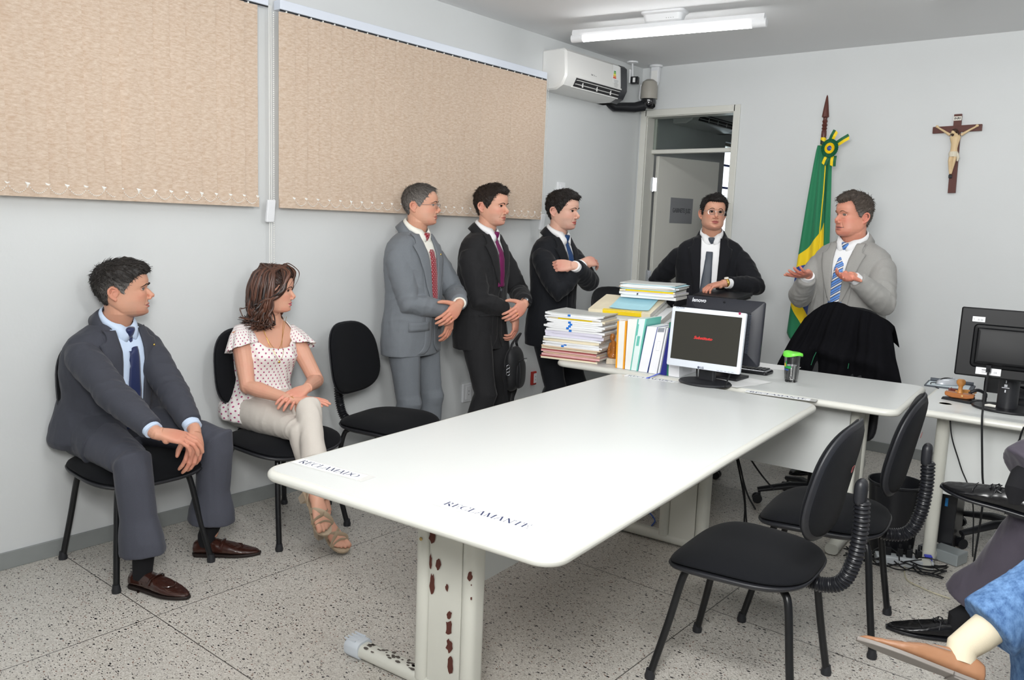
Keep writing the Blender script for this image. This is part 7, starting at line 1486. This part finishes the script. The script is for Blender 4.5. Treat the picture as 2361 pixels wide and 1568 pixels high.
# ---------- seated man
def MA():
    h = at(283, 668, y=1.61); az = 18; k = .97; s_ = .98; F = wdir(az, 1, 0, 0); nb = h-F*.05; nb[2] -= .150*s_; pv = V(nb[0]-.05, 1.585, .565)
    pass
    rw = at(386, 1026, y=1.50); lw = at(449, 992, y=1.72); fdr = nrm(V(.55, .80, -.22)); br_ = V(.2, -.25, 1); fdl = nrm(V(.62, -.35, -.75)); bl_ = V(.75, .2, .55)
    hair = dict(line=([0, 20, 34, 46, 58, 70, 79, 84, 92, 103, 112, 125, 150, 180], [.066, .066, .066, .060, .046, .020, -.012, -.012, .020, .022, -.014, -.048, -.070, -.078]), ts=.008, tt=.016, quiff=.012, soft=.007, grey=.85, gz=.055, fwd=.006)
    J = cloth('suit_charcoal', '43454e', .82)
    def skirt(g, LG):      # the jacket skirt spreads over the seat and the hips
        Fh = wdir(6, 1, 0, 0); Ls = wdir(6, 0, 1, 0); rs = []
        for z, a, b0_, b1_ in ((.50, .235, -.155, .10), (.53, .245, -.165, .14), (.58, .235, -.160, .16), (.64, .215, -.150, .14), (.70, .195, -.14, .11)):
            rs.append([V(pv[0], pv[1], z)+Fh*((b1_ if math.cos(t) > 0 else -b0_)*math.copysign(abs(math.cos(t))**.7, math.cos(t)))+Ls*a*math.copysign(abs(math.sin(t))**.8, math.sin(t)) for t in np.linspace(0, 2*PI, 41)[:-1]])
        g.rings(rs)
        for nm_ in ('R',):
            hip, kn, an = LG[nm_]; d_ = kn-hip; g.tube([hip-Fh*.05, hip+d_*.25+V(0, 0, .004), hip+d_*.45-V(0, 0, .01)], [(.105, .115), (.107, .108), (.098, .095)], 20)
    prof = [(-.08, .205, .13, .14), (.05, .205, .14, .14), (.18, .195, .138, .122), (.36, .192, .132, .115), (.55, .205, .13, .12), (.70, .208, .122, .118), (.79, .203, .110, .112), (.87, .190, .090, .100), (.925, .160, .074, .088), (.965, .122, .064, .080), (1.0, .086, .054, .070), (1.03, .064, .05, .060)]
    r = person(dict(id='mA', label='seated man in a dark grey suit and navy tie with clasped hands', k=k, az=az, hips=8, pelvis=pv, neck=nb, skin=SK1, girth=1.06, belly=.012, seated=1, torso=prof, bow=-.02, al=1.1,
        head=dict(c=h, az=58, pitch=2, s=s_, hair=hair, hairmat=hairmat('hair_black_grey', '191615', '302b28', '8b8784'), browmat=mat('brow_black', '15100e', .8), beard=.45, nose=1.4, bw=1.3, jaw=.004, fat=.004, fold=.002, gaze=(1, .15, .03), lipc='b0655c', len=1.08),
        arm=dict(L=dict(wrist=lw, pole=wdir(az, -.4, 1, -.5), fd=fdl, back=bl_, cuff=.045, cl=.03, hand=dict(curl=(.45, .5, .55, .6), spread=.04, thumb=(.3, .3, .3), thumbout=.6)),
                 R=dict(wrist=rw, pole=wdir(az, -.6, -1, -.5), fd=fdr, back=br_, cuff=.035, cl=.02, hand=dict(curl=(.35, .4, .45, .5), spread=.05, thumb=(.3, .2, .2), thumbout=.5))),
        leg=dict(L=dict(ankle=(.455, 1.845, .10), pole=(1, .5, 1), l1=.44, l2=.43, hem=.05, cf=V(.7, .7, 0), hr=(.080, .098), r=(.100, .094, .080, .072, .072), shoe=dict(at=(.452, 1.838, 0), az=45, style='loafer')),
                 R=dict(ankle=(.575, 1.488, .10), pole=(1, -.12, 1), l1=.44, l2=.43, hem=.05, cf=V(.95, .2, 0), hr=(.080, .098), r=(.100, .094, .080, .072, .072), shoe=dict(at=(.575, 1.488, 0), az=18, style='loafer'))),
        jacket=J, trousers=cloth('trousers_charcoal', '494b55', .82), shirt=BSH, tie=tie_dots('tie_navy', '14224e', '1c2c60', 260, .3), shoemat=mat('shoe_brown', '3a211b', .18, coat=.4), solemat=mat('sole_brown', '1f1512', .6), button=.06, open=.05, vtop=1.0, vw=.060, vbot=.02, tiebot=.06, buttons=[.25], pin=(.11, .80), jacket_extra=[skirt], hemq=0.0, flaps=[], cx=.0, tiedx=.01))
    watch  # no watch on his wrists

def foot_g(M, s_=1, L=.235):
    # bare foot: x to the toes, z up, sole at z=0; s_: +1 left foot (big toe at -y)
    g = G(); w = lambda x, y, z: (M@np.array((x*L/.235, y*s_, z, 1)))[:3]
    st = [(-.050, .018, .030, .034), (-.035, .028, .030, .036), (-.005, .030, .034, .042), (.035, .030, .030, .036), (.075, .036, .022, .026), (.110, .042, .016, .019), (.135, .041, .012, .014), (.148, .036, .008, .010)]
    g.rings([[w(x, a*math.cos(t), zc+b*math.sin(t)*(1 if math.sin(t) > 0 else min(1, zc/b-.05))) for t in np.linspace(0, 2*PI, 21)[:-1]] for x, a, b, zc in st])
    for y, l_, r_ in ((-.029, .180, .0125), (-.008, .178, .0085), (.008, .170, .0080), (.021, .160, .0075), (.033, .148, .0070)): g.tube([w(.125, y, .014), w((.125+l_)/2, y, .015), w(l_-.012, y, .010), w(l_-.004, y, .008)], [r_*.95, r_, r_*1.05, r_*.6], 10)
    return g
def WOM():
    h = at(632, 668, y=2.30); az = -6; k = .93; s_ = .91; F = wdir(az, 1, 0, 0); nb = h-F*.03; nb[2] -= .140*s_; nb = nb+V(-.02, .0, 0); pv = V(nb[0]-.03, nb[1]-.03, .565)
    pass
    rw = at(668, 921, y=2.20); lw = at(708, 895, y=2.30); fdr = nrm(V(.62, .75, -.02)); br_ = V(-.1, -.2, 1); fdl = nrm(V(.15, -.95, -.22)); bl_ = V(.4, .1, 1)
    TOP = cloth('blouse_base', 'efe9e5', .75, .01)
    k_ = NT('blouse_dots'); uv = k_.n('ShaderNodeUVMap'); sx = k_.n('ShaderNodeSeparateXYZ', Vector=(uv, 0)); sc = 44.0
    a = k_.math('MULTIPLY', k_.math('ADD', (sx, 0), (sx, 1)), sc*.72); b = k_.math('MULTIPLY', k_.math('SUBTRACT', (sx, 0), (sx, 1)), sc*.72); fa = k_.math('SUBTRACT', k_.math('FRACT', a), .5); fb = k_.math('SUBTRACT', k_.math('FRACT', b), .5)
    d = k_.math('SQRT', k_.math('ADD', k_.math('MULTIPLY', fa, fa), k_.math('MULTIPLY', fb, fb))); k_.color(k_.mix(k_.math('LESS_THAN', d, .19), lin('f1ece9'), lin('b04a78'))); k_.p.inputs['Roughness'].default_value = .7; DOTS = k_.m
    def setuv(o, org, f, l, up):
        me = o.data; ul = me.uv_layers.new(name='UVMap'); P = mesh_np(me)[0]+np.array(o.parent.location); vi = np.empty(len(me.loops), int); me.loops.foreach_get('vertex_index', vi)
        r = P-org; th = np.arctan2(r@l, r@f); ul.data.foreach_set('uv', np.stack([(th*.15)[vi], (r@up)[vi]], -1).ravel())
    def top(c, root, tf, ring, sh, el, wr, LG, hw, up, Lt, prof, nb, k):
        rows = []; n = 90
        for i in range(50):
            t = i/49; row = []
            for j in range(n):
                ps = 2*PI*j/n-PI; ap = abs(ps)                 # 0 = front
                qt = np.interp(math.degrees(ap), [0, 18, 38, 55, 72, 90, 110, 140, 180], [.675, .69, .76, .87, .955, .94, .93, .915, .905]); q = -.13+(qt+.13)*t
                ws = [np.interp(q, [p[0] for p in prof], [p[m_] for p in prof]) for m_ in (1, 2, 3)]; lo = .012+.024*max(0, 1-abs(q-.02)/.25)+.014*sst(.1, -.1, q)
                p, f, l = tf(q); w, df, db = [v*k+lo*(1 if q < .6 else .45) for v in ws]; e_ = 2/2.3
                bust = .028*math.exp(-((q-.60)/.12)**2)*math.exp(-((ap-.42)/.38)**2)*k
                a_ = math.copysign(abs(math.cos(ps))**e_, math.cos(ps)); b_ = math.copysign(abs(math.sin(ps))**e_, math.sin(ps)); fold = .006*math.sin(ps*9+3*math.sin(q*7))*max(0, (.35-q))+.003*math.sin(ps*17+q*20)*(q < .75)
                row.append(p+f*(a_*((df+bust) if a_ > 0 else db)+fold*a_)+l*(b_*w+fold*b_))
            rows.append(row+[row[0]])
        g = G(); g.grid(rows, thick=.003); me_ = bpy.data.meshes.new('b'); me_.from_pydata(g.v, [], g.f); me_.update(); wrinkle(me_, .9, [(tf(.2)[0]+tf(.2)[1]*.1, V(0, 0, 1), .14, .004, 22)], 4, (1, 1, .6))
        o = part('blouse', me_, DOTS, root); setuv(o, tf(0)[0], tf(.5)[1], tf(.5)[2], up)
        for nm_, sg in (('L', 1), ('R', -1)):       # fluttering cap sleeves
            S_ = sh[nm_]; ax = nrm(el[nm_]-S_); p, f, l = tf(.8); out = l*sg; rows = []
            for t in np.linspace(0, 1, 14):
                row = []
                for a_ in np.linspace(-2.3, 2.3, 44):
                    dr = nrm(out*math.cos(a_)+f*math.sin(a_)); dr = nrm(dr-ax*np.dot(dr, ax)*.9); r_ = .046+.030*t**1.1+.007*math.sin(a_*9+1)*t; drop = .105*t*(1-.42*(abs(a_)/2.3)**2)
                    row.append(S_-ax*.035*(1-t)+ax*drop*.9+dr*r_*(.75+.25*min(1, t*3))-out*.012*(1-t))
                rows.append(row if sg > 0 else row[::-1])
            g = G(); g.grid(rows, thick=.002); o2 = gpart('cap_sleeve', g, DOTS, root, angle=0); setuv(o2, S_, f, out, ax)
        # necklaces, pendants, earrings
        gn = G()
        for qd, w_ in ((.66, .075), (.56, .062)):
            pts = []
            for u in np.linspace(-1, 1, 25): p, f, l = tf(1.0-(1.0-qd)*(1-abs(u)**1.7)); df = np.interp(1.0-(1.0-qd)*(1-abs(u)**1.7), [q[0] for q in prof], [q[2] for q in prof])*k; pts.append(p+l*w_*u*1.0+f*(df*(1-.25*u*u)+.006+(.02 if qd < .6 and abs(u) < .5 else 0)))
            gn.tube(pts, .0009, 5); gn.ball(pts[12]+np.array((0, 0, -.008)), (.004, .006, .006), 10, 8)
        gpart('necklace', gn, GOLD, root)
        ge = G()
        for s2 in (1, -1): ge.ball(hw(V(-.010, s2*.089, -.055)), .0085, 14, 10); ge.ball(hw(V(-.012, s2*.085, -.042)), .0035, 8, 6)
        gpart('pearl_earring', ge, mat('pearl', 'e8dfcf', .2, .2, coat=.5), root)
        # hair: a cap and hanging locks
        rr_ = random.Random(4); g = G(); g2 = G(); tones = []
        def lock(pts, r0, r1, fl=.45, gg=g):
            n0 = gg.n; P = bez(pts, 7); n_ = len(P); gg.tube([hw(p) for p in P], [((r0*math.sin(PI*min(.97, .16+.84*i/n_))**.55+r1*0)*1.0, (r0*math.sin(PI*min(.97, .16+.84*i/n_))**.55)*fl) for i in range(n_)], 7); tones.extend([rr_.random()]*(gg.n-n0))
        for i in range(360):
            sd = 1 if rr_.random() < .5 else -1; ps = R(rr_.uniform(40, 180)); z_part = .124; xp = rr_.uniform(-.075, .072); j = lambda s3: rr_.uniform(-s3, s3)
            cs, sn = math.cos(ps), math.sin(ps)*sd; off = rr_.uniform(.010, .024); lenz = rr_.uniform(-.215, -.150) if ps > R(75) else rr_.uniform(-.17, -.10)
            rx = (.096 if cs > 0 else .104)+off; ry = .078+off
            if ps < R(78):      # front hair swept back over the temple and cheek
                P = [V(xp*.5+.03, sd*.008, .122+off*.5), V(.075*cs+.030, .055*sd, .100+off*.3), V(.082-.02*(1-cs), (.070+off*.6)*sd, .055), V(.060+j(.01), (.080+off*.6)*sd, .012+j(.01)), V(.022+j(.01), (.088+off*.5)*sd, -.028+j(.01)), V(-.020+j(.015), (.092+off*.5)*sd, -.055+j(.01)), V(-.045+j(.015), (.09+off)*sd, lenz+.03), V(-.05+j(.02), (.085+off)*sd, lenz)]
            else:
                P = [V(xp, sd*.006, .122+off*.5), V(rx*cs*.72, ry*sn*.75, .092+off*.3), V(rx*cs, ry*sn, .035), V(rx*cs*1.02-.004, ry*sn*1.04, -.03), V(rx*cs*.98-.006, ry*sn*1.05, -.085), V(rx*cs*.86-.004+j(.012), ry*sn*1.0+j(.012), -.13), V(rx*cs*.95+j(.02), ry*sn*1.05+j(.02), (lenz-.13)/2-.02), V(rx*cs*1.08+j(.025)-.01, ry*sn*1.12+j(.025), lenz)]
            a_, ph = rr_.uniform(.003, .010), rr_.uniform(0, 6)
            for m_ in range(3, len(P)): P[m_] = P[m_]+V(a_*math.sin(ph+m_*1.9), a_*math.cos(ph+m_*1.7), 0)*(m_-2)*.45
            lock(P, rr_.uniform(.0055, .0095), 0)
        for i in range(26):     # loose fly-away strands
            sd = rr_.choice((-1, 1)); off = rr_.uniform(.02, .034); lock([V(.03, sd*.01, .128), V(.06, sd*.03, .13+off*.4), V(.10+off*.3, sd*.05, .105), V(.105, sd*.07, .06), V(.08, sd*.09, .01)] if i % 2 else [V(-.09, sd*.06, -.06), V(-.11-off*.5, sd*.07, -.10), V(-.12-off, sd*.07, -.14+off), V(-.10-off*.6, sd*.08, -.17)], .0012, 0, 1)
        o3 = gpart('hair', g, LOCK, root, angle=0); attr(o3.data, 'grey', np.array(tones))
    k2 = NT('hair_locks'); a = k2.n('ShaderNodeAttribute', _attribute_name='grey'); tc = k2.n('ShaderNodeTexCoord'); nz = k2.n('ShaderNodeTexNoise', Vector=(tc, 'Object'), Scale=60.0); rp = k2.n('ShaderNodeValToRGB', Fac=k2.math('ADD', k2.math('MULTIPLY', (a, 'Fac'), .7), k2.math('MULTIPLY', (nz, 0), .3)))
    rp.color_ramp.elements[0].position = .2; rp.color_ramp.elements[0].color = lin('1c110e'); rp.color_ramp.elements[1].position = .95; rp.color_ramp.elements[1].color = lin('6a4434'); k2.color((rp, 0)); k2.p.inputs['Roughness'].default_value = .38; LOCK = k2.m
    prof = [(-.12, .17, .10, .12), (0, .165, .10, .12), (.15, .140, .095, .095), (.30, .132, .095, .085), (.45, .145, .105, .092), (.60, .158, .118, .098), (.72, .160, .098, .100), (.80, .155, .080, .092), (.87, .135, .064, .080), (.93, .100, .052, .068), (.98, .068, .046, .058), (1.03, .050, .044, .050)]
    # sandals at pixel-measured places: right foot on the floor, left foot hanging
    def fm(p, azd, pit, rol=0):
        X = V(math.cos(R(azd))*math.cos(R(pit)), math.sin(R(azd))*math.cos(R(pit)), math.sin(R(pit))); Y = V(-math.sin(R(azd)), math.cos(R(azd)), 0); Y = nrm(Y*math.cos(R(rol))+np.cross(X, Y)*math.sin(R(rol))); Z = np.cross(X, Y); M = np.eye(4); M[:3, 0], M[:3, 1], M[:3, 2], M[:3, 3] = X, Y, Z, p; return M
    tipR = at(790, 1268, z=.02); MR = fm(tipR-V(math.cos(R(-2)), math.sin(R(-2)), 0)*.150+V(0, 0, .062), -2, -20)
    tipL = at(748, 1222, y=2.12); ML = fm(tipL-V(math.cos(R(-12))*.13, math.sin(R(-12))*.13, -.095), -12, -38, -8)
    FT = {'R': (MR, -1), 'L': (ML, 1)}; ank = {n_: (M@np.array((-.012, 0, .075, 1)))[:3] for n_, (M, _) in FT.items()}
    def feet(LG):
        g = G()
        for nm_, (M, sg) in FT.items():
            q = foot_g(M, sg, .232); g.add(q.v, q.f); hip, kn, an = LG[nm_]; g.tube([(M@np.array((-.018, 0, .03, 1)))[:3], ank[nm_], an+(kn-an)*.12, an+(kn-an)*.3, an+(kn-an)*.6], [(.030, .028), (.029, .031), (.031, .033), (.042, .044), (.05, .05)], 18)
        return remesh(g, .0032, 3)
    tr = cloth('trousers_beige', 'cfc8c0', .7, .02)
    hips = 2
    r = person(dict(id='w', label='seated woman in a white blouse with magenta dots and beige trousers, legs crossed', k=k, az=az, hips=hips, pelvis=pv, neck=nb, skin=SK2, girth=.98, seated=1, torso=prof, core=.97, bare=1, armr=.98, hs=.90, shw=.150, shq=.80, trousg=.95,
        head=dict(c=h, az=42, pitch=-3, s=s_, hair=dict(line=([0, 25, 40, 55, 70, 85, 100, 180], [.070, .068, .060, .045, .020, -.02, -.05, -.085]), ts=.014, tt=.016, quiff=.002, soft=.01), hairmat=hairmat('hair_woman', '1c110e', '4a3026', rough=.4), browmat=mat('brow_brown', '3a2720', .8), beard=0, nose=1.15, nosew=.85, jaw=-.003, brow=.4, fold=.0005, bw=.7, lipc='c0606a', neckr=.048, eye=.6, gaze=(1, .1, -.1), ear=.8, mouth=.021, len=1.02),
        arm=dict(L=dict(wrist=lw, pole=wdir(az, -.4, .8, -.6), fd=fdl, back=bl_, hand=dict(curl=(.3, .35, .4, .45), spread=.06, thumb=(.3, .2, .2), thumbout=.5)),
                 R=dict(wrist=rw, pole=wdir(az, -.7, -.6, -.5), fd=fdr, back=br_, hand=dict(curl=(.12, .15, .18, .2), spread=.05, thumb=(.3, .2, .2), thumbout=.35))),
        leg=dict(L=dict(ankle=ank['L'], pole=(1, -.12, 1.2), l1=.475, l2=.405, bare=1, hem=.13, cf=V(1, -.1, 0), hr=(.060, .066), r=(.098, .086, .068, .062, .060)),
                 R=dict(ankle=ank['R'], pole=(1, -.1, .9), l1=.45, l2=.42, bare=1, hem=.07, cf=V(1, 0, 0), hr=(.062, .072), r=(.098, .088, .070, .060, .060))),
        trousers=tr, custom_top=top, extra_body=[feet], crease=.001, tw=.8))
    SND = mat('sandal_beige', 'b7a48c', .45); HEEL = mat('heel_pale', 'c6b5a0', .4)
    for nm_, (M, sg) in FT.items():
        w = lambda x, y, z: (M@np.array((x, y*sg, z, 1)))[:3]
        g = G(); xs = np.linspace(-.055, .185, 22); hw_ = lambda x: np.interp(x, [-.055, -.045, 0, .05, .11, .15, .175, .185], [.012, .026, .028, .027, .042, .041, .030, .012])
        for z0, z1 in ((-.006, .003),): g.rings([[w(x, y, z) for x, y in [(x, hw_(x)) for x in xs]+[(x, -hw_(x)) for x in xs[::-1]]] for z in (z0, z1)])
        sh_ = gpart('sandal', g, SND, r); sh_['label'] = 'beige strappy high-heeled sandal'
        g = G(); ztop = (-.006); bt = -.068; Mi = np.linalg.inv(M); dn = (Mi[:3, :3]@V(0, 0, -1)) if nm_ == 'R' else nrm(V(-.25, 0, -1)); dn = nrm(dn)
        g.rings([[w(*(V(-.03, 0, -.004)+dn*t+V(a*(.022-.006*t/.07), b*(.021-.006*t/.07), 0))) for a, b in ((1, 1), (-1, 1), (-1, -1), (1, -1))] for t in (0, .03, .062 if nm_ == 'L' else .064)]); q = gpart('heel', g, HEEL, r, bevel=0) if False else gpart('heel', g, HEEL, r, smooth=False); q.parent = sh_
        g = G(); fl = (.010, .0016)
        g.tube(bez([w(.125, -.044, .004), w(.118, -.036, .026), w(.105, 0, .041), (w(.085, .034, .026)), w(.075, .036, .004)], 6), [(.012, .002)]*25, 8, up=tuple(M[:3, 0])); g.tube(bez([w(.135, .044, .004), w(.125, .034, .024), w(.10, .0, .045), w(.075, -.03, .034), w(.06, -.034, .004)], 6), [(.012, .002)]*25, 8, up=tuple(M[:3, 0])); g.tube(bez([w(.14, -.043, .004), w(.137, -.03, .022), w(.132, 0, .028), w(.137, .03, .020), w(.14, .043, .004)], 6), [(.009, .002)]*25, 8, up=tuple(M[:3, 0]))
        g.tube(bez([w(.03, .034, .004), w(.0, .036, .04), w(-.035, .024, .062), w(-.052, 0, .060), w(-.035, -.024, .062), w(.0, -.036, .04), w(.03, -.034, .004)], 6), [(.006, .0018)]*37, 8); q = gpart('straps', g, SND, r); q.parent = sh_
    ring_on(r, lw, fdl, bl_, -1, off=(.078, -.0105))

# ---------- the two people sitting at the right edge: only their legs and an arm reach into view
def atd(px, py, dep): return CAM+(RT*(px-CX)/FPX+DN*(py-CY)/FPX+FW)*dep
def PF():
    az = 184; pv = V(3.72, 3.42, .57); nb = V(3.78, 3.42, 1.10); h = nb+V(-.04, 0, .155); ft = V(3.14, 3.36, 0)
    rk = at(2305, 1130, y=3.30)
    hair = dict(line=LINE); J = cloth('suit_plum_grey', '4b4650', .75, .03, sheen=.25)
    aR = at(2300, 1120, y=3.20)
    r = person(dict(id='pF', label='person in plum grey trousers and black lace-up shoes, legs crossed, at the right edge', k=1.0, az=az, hips=az, pelvis=pv, neck=nb, skin=SK1, seated=1,
        head=dict(c=h, az=150, s=1.0, hair=hair, hairmat=hairmat('hair_black', '0f0c0b', '231c19'), browmat=mat('brow_black', '15100e', .8)),
        arm=dict(L=dict(wrist=V(3.42, 3.30, .66), pole=V(.5, -1, -.5), fd=V(-1, .3, -.2), back=V(0, 0, 1)), R=dict(wrist=V(3.42, 3.55, .66), pole=V(.5, 1, -.5), fd=V(-1, -.3, -.2), back=V(0, 0, 1))),
        leg=dict(L=dict(ankle=V(3.155, 3.375, .10), pole=(-1, 0, 1.2), hem=.055, cf=V(-1, 0, 0), hr=(.085, .125), r=(.100, .096, .082, .082, .088), shoe=dict(at=V(3.105, 3.345, 0), az=180+22, style='lace', L=.30)),
                 R=dict(ankle=aR+V(.05, 0, .02), pole=(-.2, .3, 1.2), hem=.05, cf=V(-.5, 0, 1), hr=(.085, .105), r=(.100, .096, .084, .080, .082), shoe=dict(at=aR+V(.045, .0, -.075), az=176, pitch=6, roll=-14, style='lace', L=.29))),
        jacket=J, trousers=J, shirt=WSH, tie=None, shoemat=mat('shoe_black', '141416', .22), sock=mat('black_sock', '121216', .9), tw=1.3))
    visitor_chair((3.66, 3.42), R(184), 'black visitor chair outside the right edge under the person in plum grey trousers')
def PG():
    JN = NT('denim'); tc = JN.n('ShaderNodeTexCoord'); mp = JN.n('ShaderNodeMapping', Vector=(tc, 'Object')); mp.inputs['Scale'].default_value = (60, 60, 22); n1 = JN.n('ShaderNodeTexNoise', Vector=(mp, 0), Scale=1.0, Detail=6.0, Roughness=.7); n2 = JN.n('ShaderNodeTexNoise', Vector=(tc, 'Object'), Scale=700.0)
    rp = JN.n('ShaderNodeValToRGB', Fac=(n1, 0)); rp.color_ramp.elements[0].position = .32; rp.color_ramp.elements[0].color = lin('2c4f7e'); rp.color_ramp.elements[1].position = .72; rp.color_ramp.elements[1].color = lin('6f95c2'); JN.color((rp, 0)); JN.bump((n2, 0), .0006); JN.p.inputs['Roughness'].default_value = .85
    heel = atd(2262, 1592, 2.06); toe = atd(1988, 1486, 2.16); d_ = toe-heel; azf = math.degrees(math.atan2(d_[1], d_[0])); pit = math.degrees(math.asin(d_[2]/np.linalg.norm(d_)))
    Xs = nrm(d_); rl_ = R(34); Y0 = V(-math.sin(R(azf)), math.cos(R(azf)), 0); Ys = nrm(Y0*math.cos(rl_)+np.cross(Xs, Y0)*math.sin(rl_)); Zs = np.cross(Xs, Ys)
    kn = atd(2455, 1130, 2.42); pv = V(kn[0]+.42, kn[1]-.12, .57); nb = pv+V(.05, 0, .53); h = nb+V(-.04, .03, .155); ank = heel+Xs*.052+Zs*.095
    kx = pv[0]; ky = pv[1]
    r = person(dict(id='pG', label='person in blue jeans, cream socks and tan leather shoes, leg crossed, at the right corner', k=1.0, az=150, hips=158, pelvis=pv, neck=nb, skin=SK2, seated=1,
        head=dict(c=h, az=130, s=1.0, hair=dict(line=LINE), hairmat=hairmat('hair_dark_brown', '17110e', '33261f'), browmat=mat('brow_dark', '231a16', .8)),
        arm=dict(L=dict(wrist=V(kx-.25, ky-.2, .68), pole=V(.5, -1, -.5), fd=V(-1, .5, -.1), back=V(0, 0, 1)), R=dict(wrist=atd(2302, 1385, 2.30), pole=V(.7, .7, .6), fd=nrm(atd(2240, 1500, 2.28)-atd(2302, 1385, 2.30)), back=V(-.6, .2, 1))),
        leg=dict(L=dict(ankle=V(kx-.38, ky, .10), pole=(-1, 0, 1.2), hem=.03, cf=V(-1, .4, 0), hr=(.075, .09), shoe=dict(at=V(kx-.38, ky, 0), az=160, style='lace')),
                 R=dict(ankle=ank, pole=(.3, .6, 1), hem=.075, l1=.46, l2=.44, cf=nrm(V(-.4, .3, 1)), hr=(.072, .082), r=(.100, .090, .076, .070, .072), shoe=dict(at=heel+nrm(d_)*.07, az=azf, pitch=pit, roll=34, style='slipon', L=.30))),
        jacket=cloth('shirt_grey_blue', '8d98a8', .8), trousers=JN.m, shirt=WSH, tie=None, cuffs=0, shoemat=mat('shoe_tan', 'a27556', .38, var=(14, .15), coat=.1), solemat=mat('sole_grey', '8b8580', .6), sock=mat('sock_cream', 'd8cdb4', .85, bump=(300, .0006)), tw=1.0))
    visitor_chair((3.93, 2.02), R(156), 'black visitor chair outside the right corner under the person in jeans')
for f_ in (M1, M2, M3, M4, M5, MA, WOM, PF, PG): f_()
# ================================================================ LIGHT
W = bpy.data.worlds.new('world'); S.world = W; W.use_nodes = True; bg = W.node_tree.nodes['Background']; bg.inputs[0].default_value = (.86, .93, 1, 1); bg.inputs[1].default_value = 3.0
def area(name, loc, tgt, size, power, col=(1, 1, 1), sy=None):
    l = bpy.data.lights.new(name, 'AREA'); l.energy = power; l.color = col; l.size = size
    if sy: l.shape = 'RECTANGLE'; l.size_y = sy
    o = bpy.data.objects.new(name, l); COL.objects.link(o); o.location = loc
    d_ = Vector(tgt)-Vector(loc); o.rotation_euler = d_.to_track_quat('-Z', 'Y').to_euler(); return o
# one area light under each tube; the last three belong to the added fixtures
for n_, (x, y, p_) in enumerate(((1.02, 4.52, 4), (3.1, 4.6, 5), (1.4, 1.1, 2), (3.6, .9, 4), (2.6, -1.3, 6))):
    area('tube_light', (x, y, 2.64), (x, y, 0), 1.1, p_, (1, 1, .985), .08)
area('camera_flash', (3.72, -.1, 1.85), (1.2, 3.2, .9), .22, 20, (1, 1, .985))
area('bounce_ceiling', (3.2, .2, 1.9), (2.3, 2.3, 2.8), .6, 80, (1, 1, .985))
area('bounce_ceiling', (3.3, 1.3, 2.0), (2.5, 4.0, 2.8), .6, 50, (1, 1, .985))  # second upward fill, added to brighten the deeper ceiling; no real source there
S.view_settings.exposure = -0.32
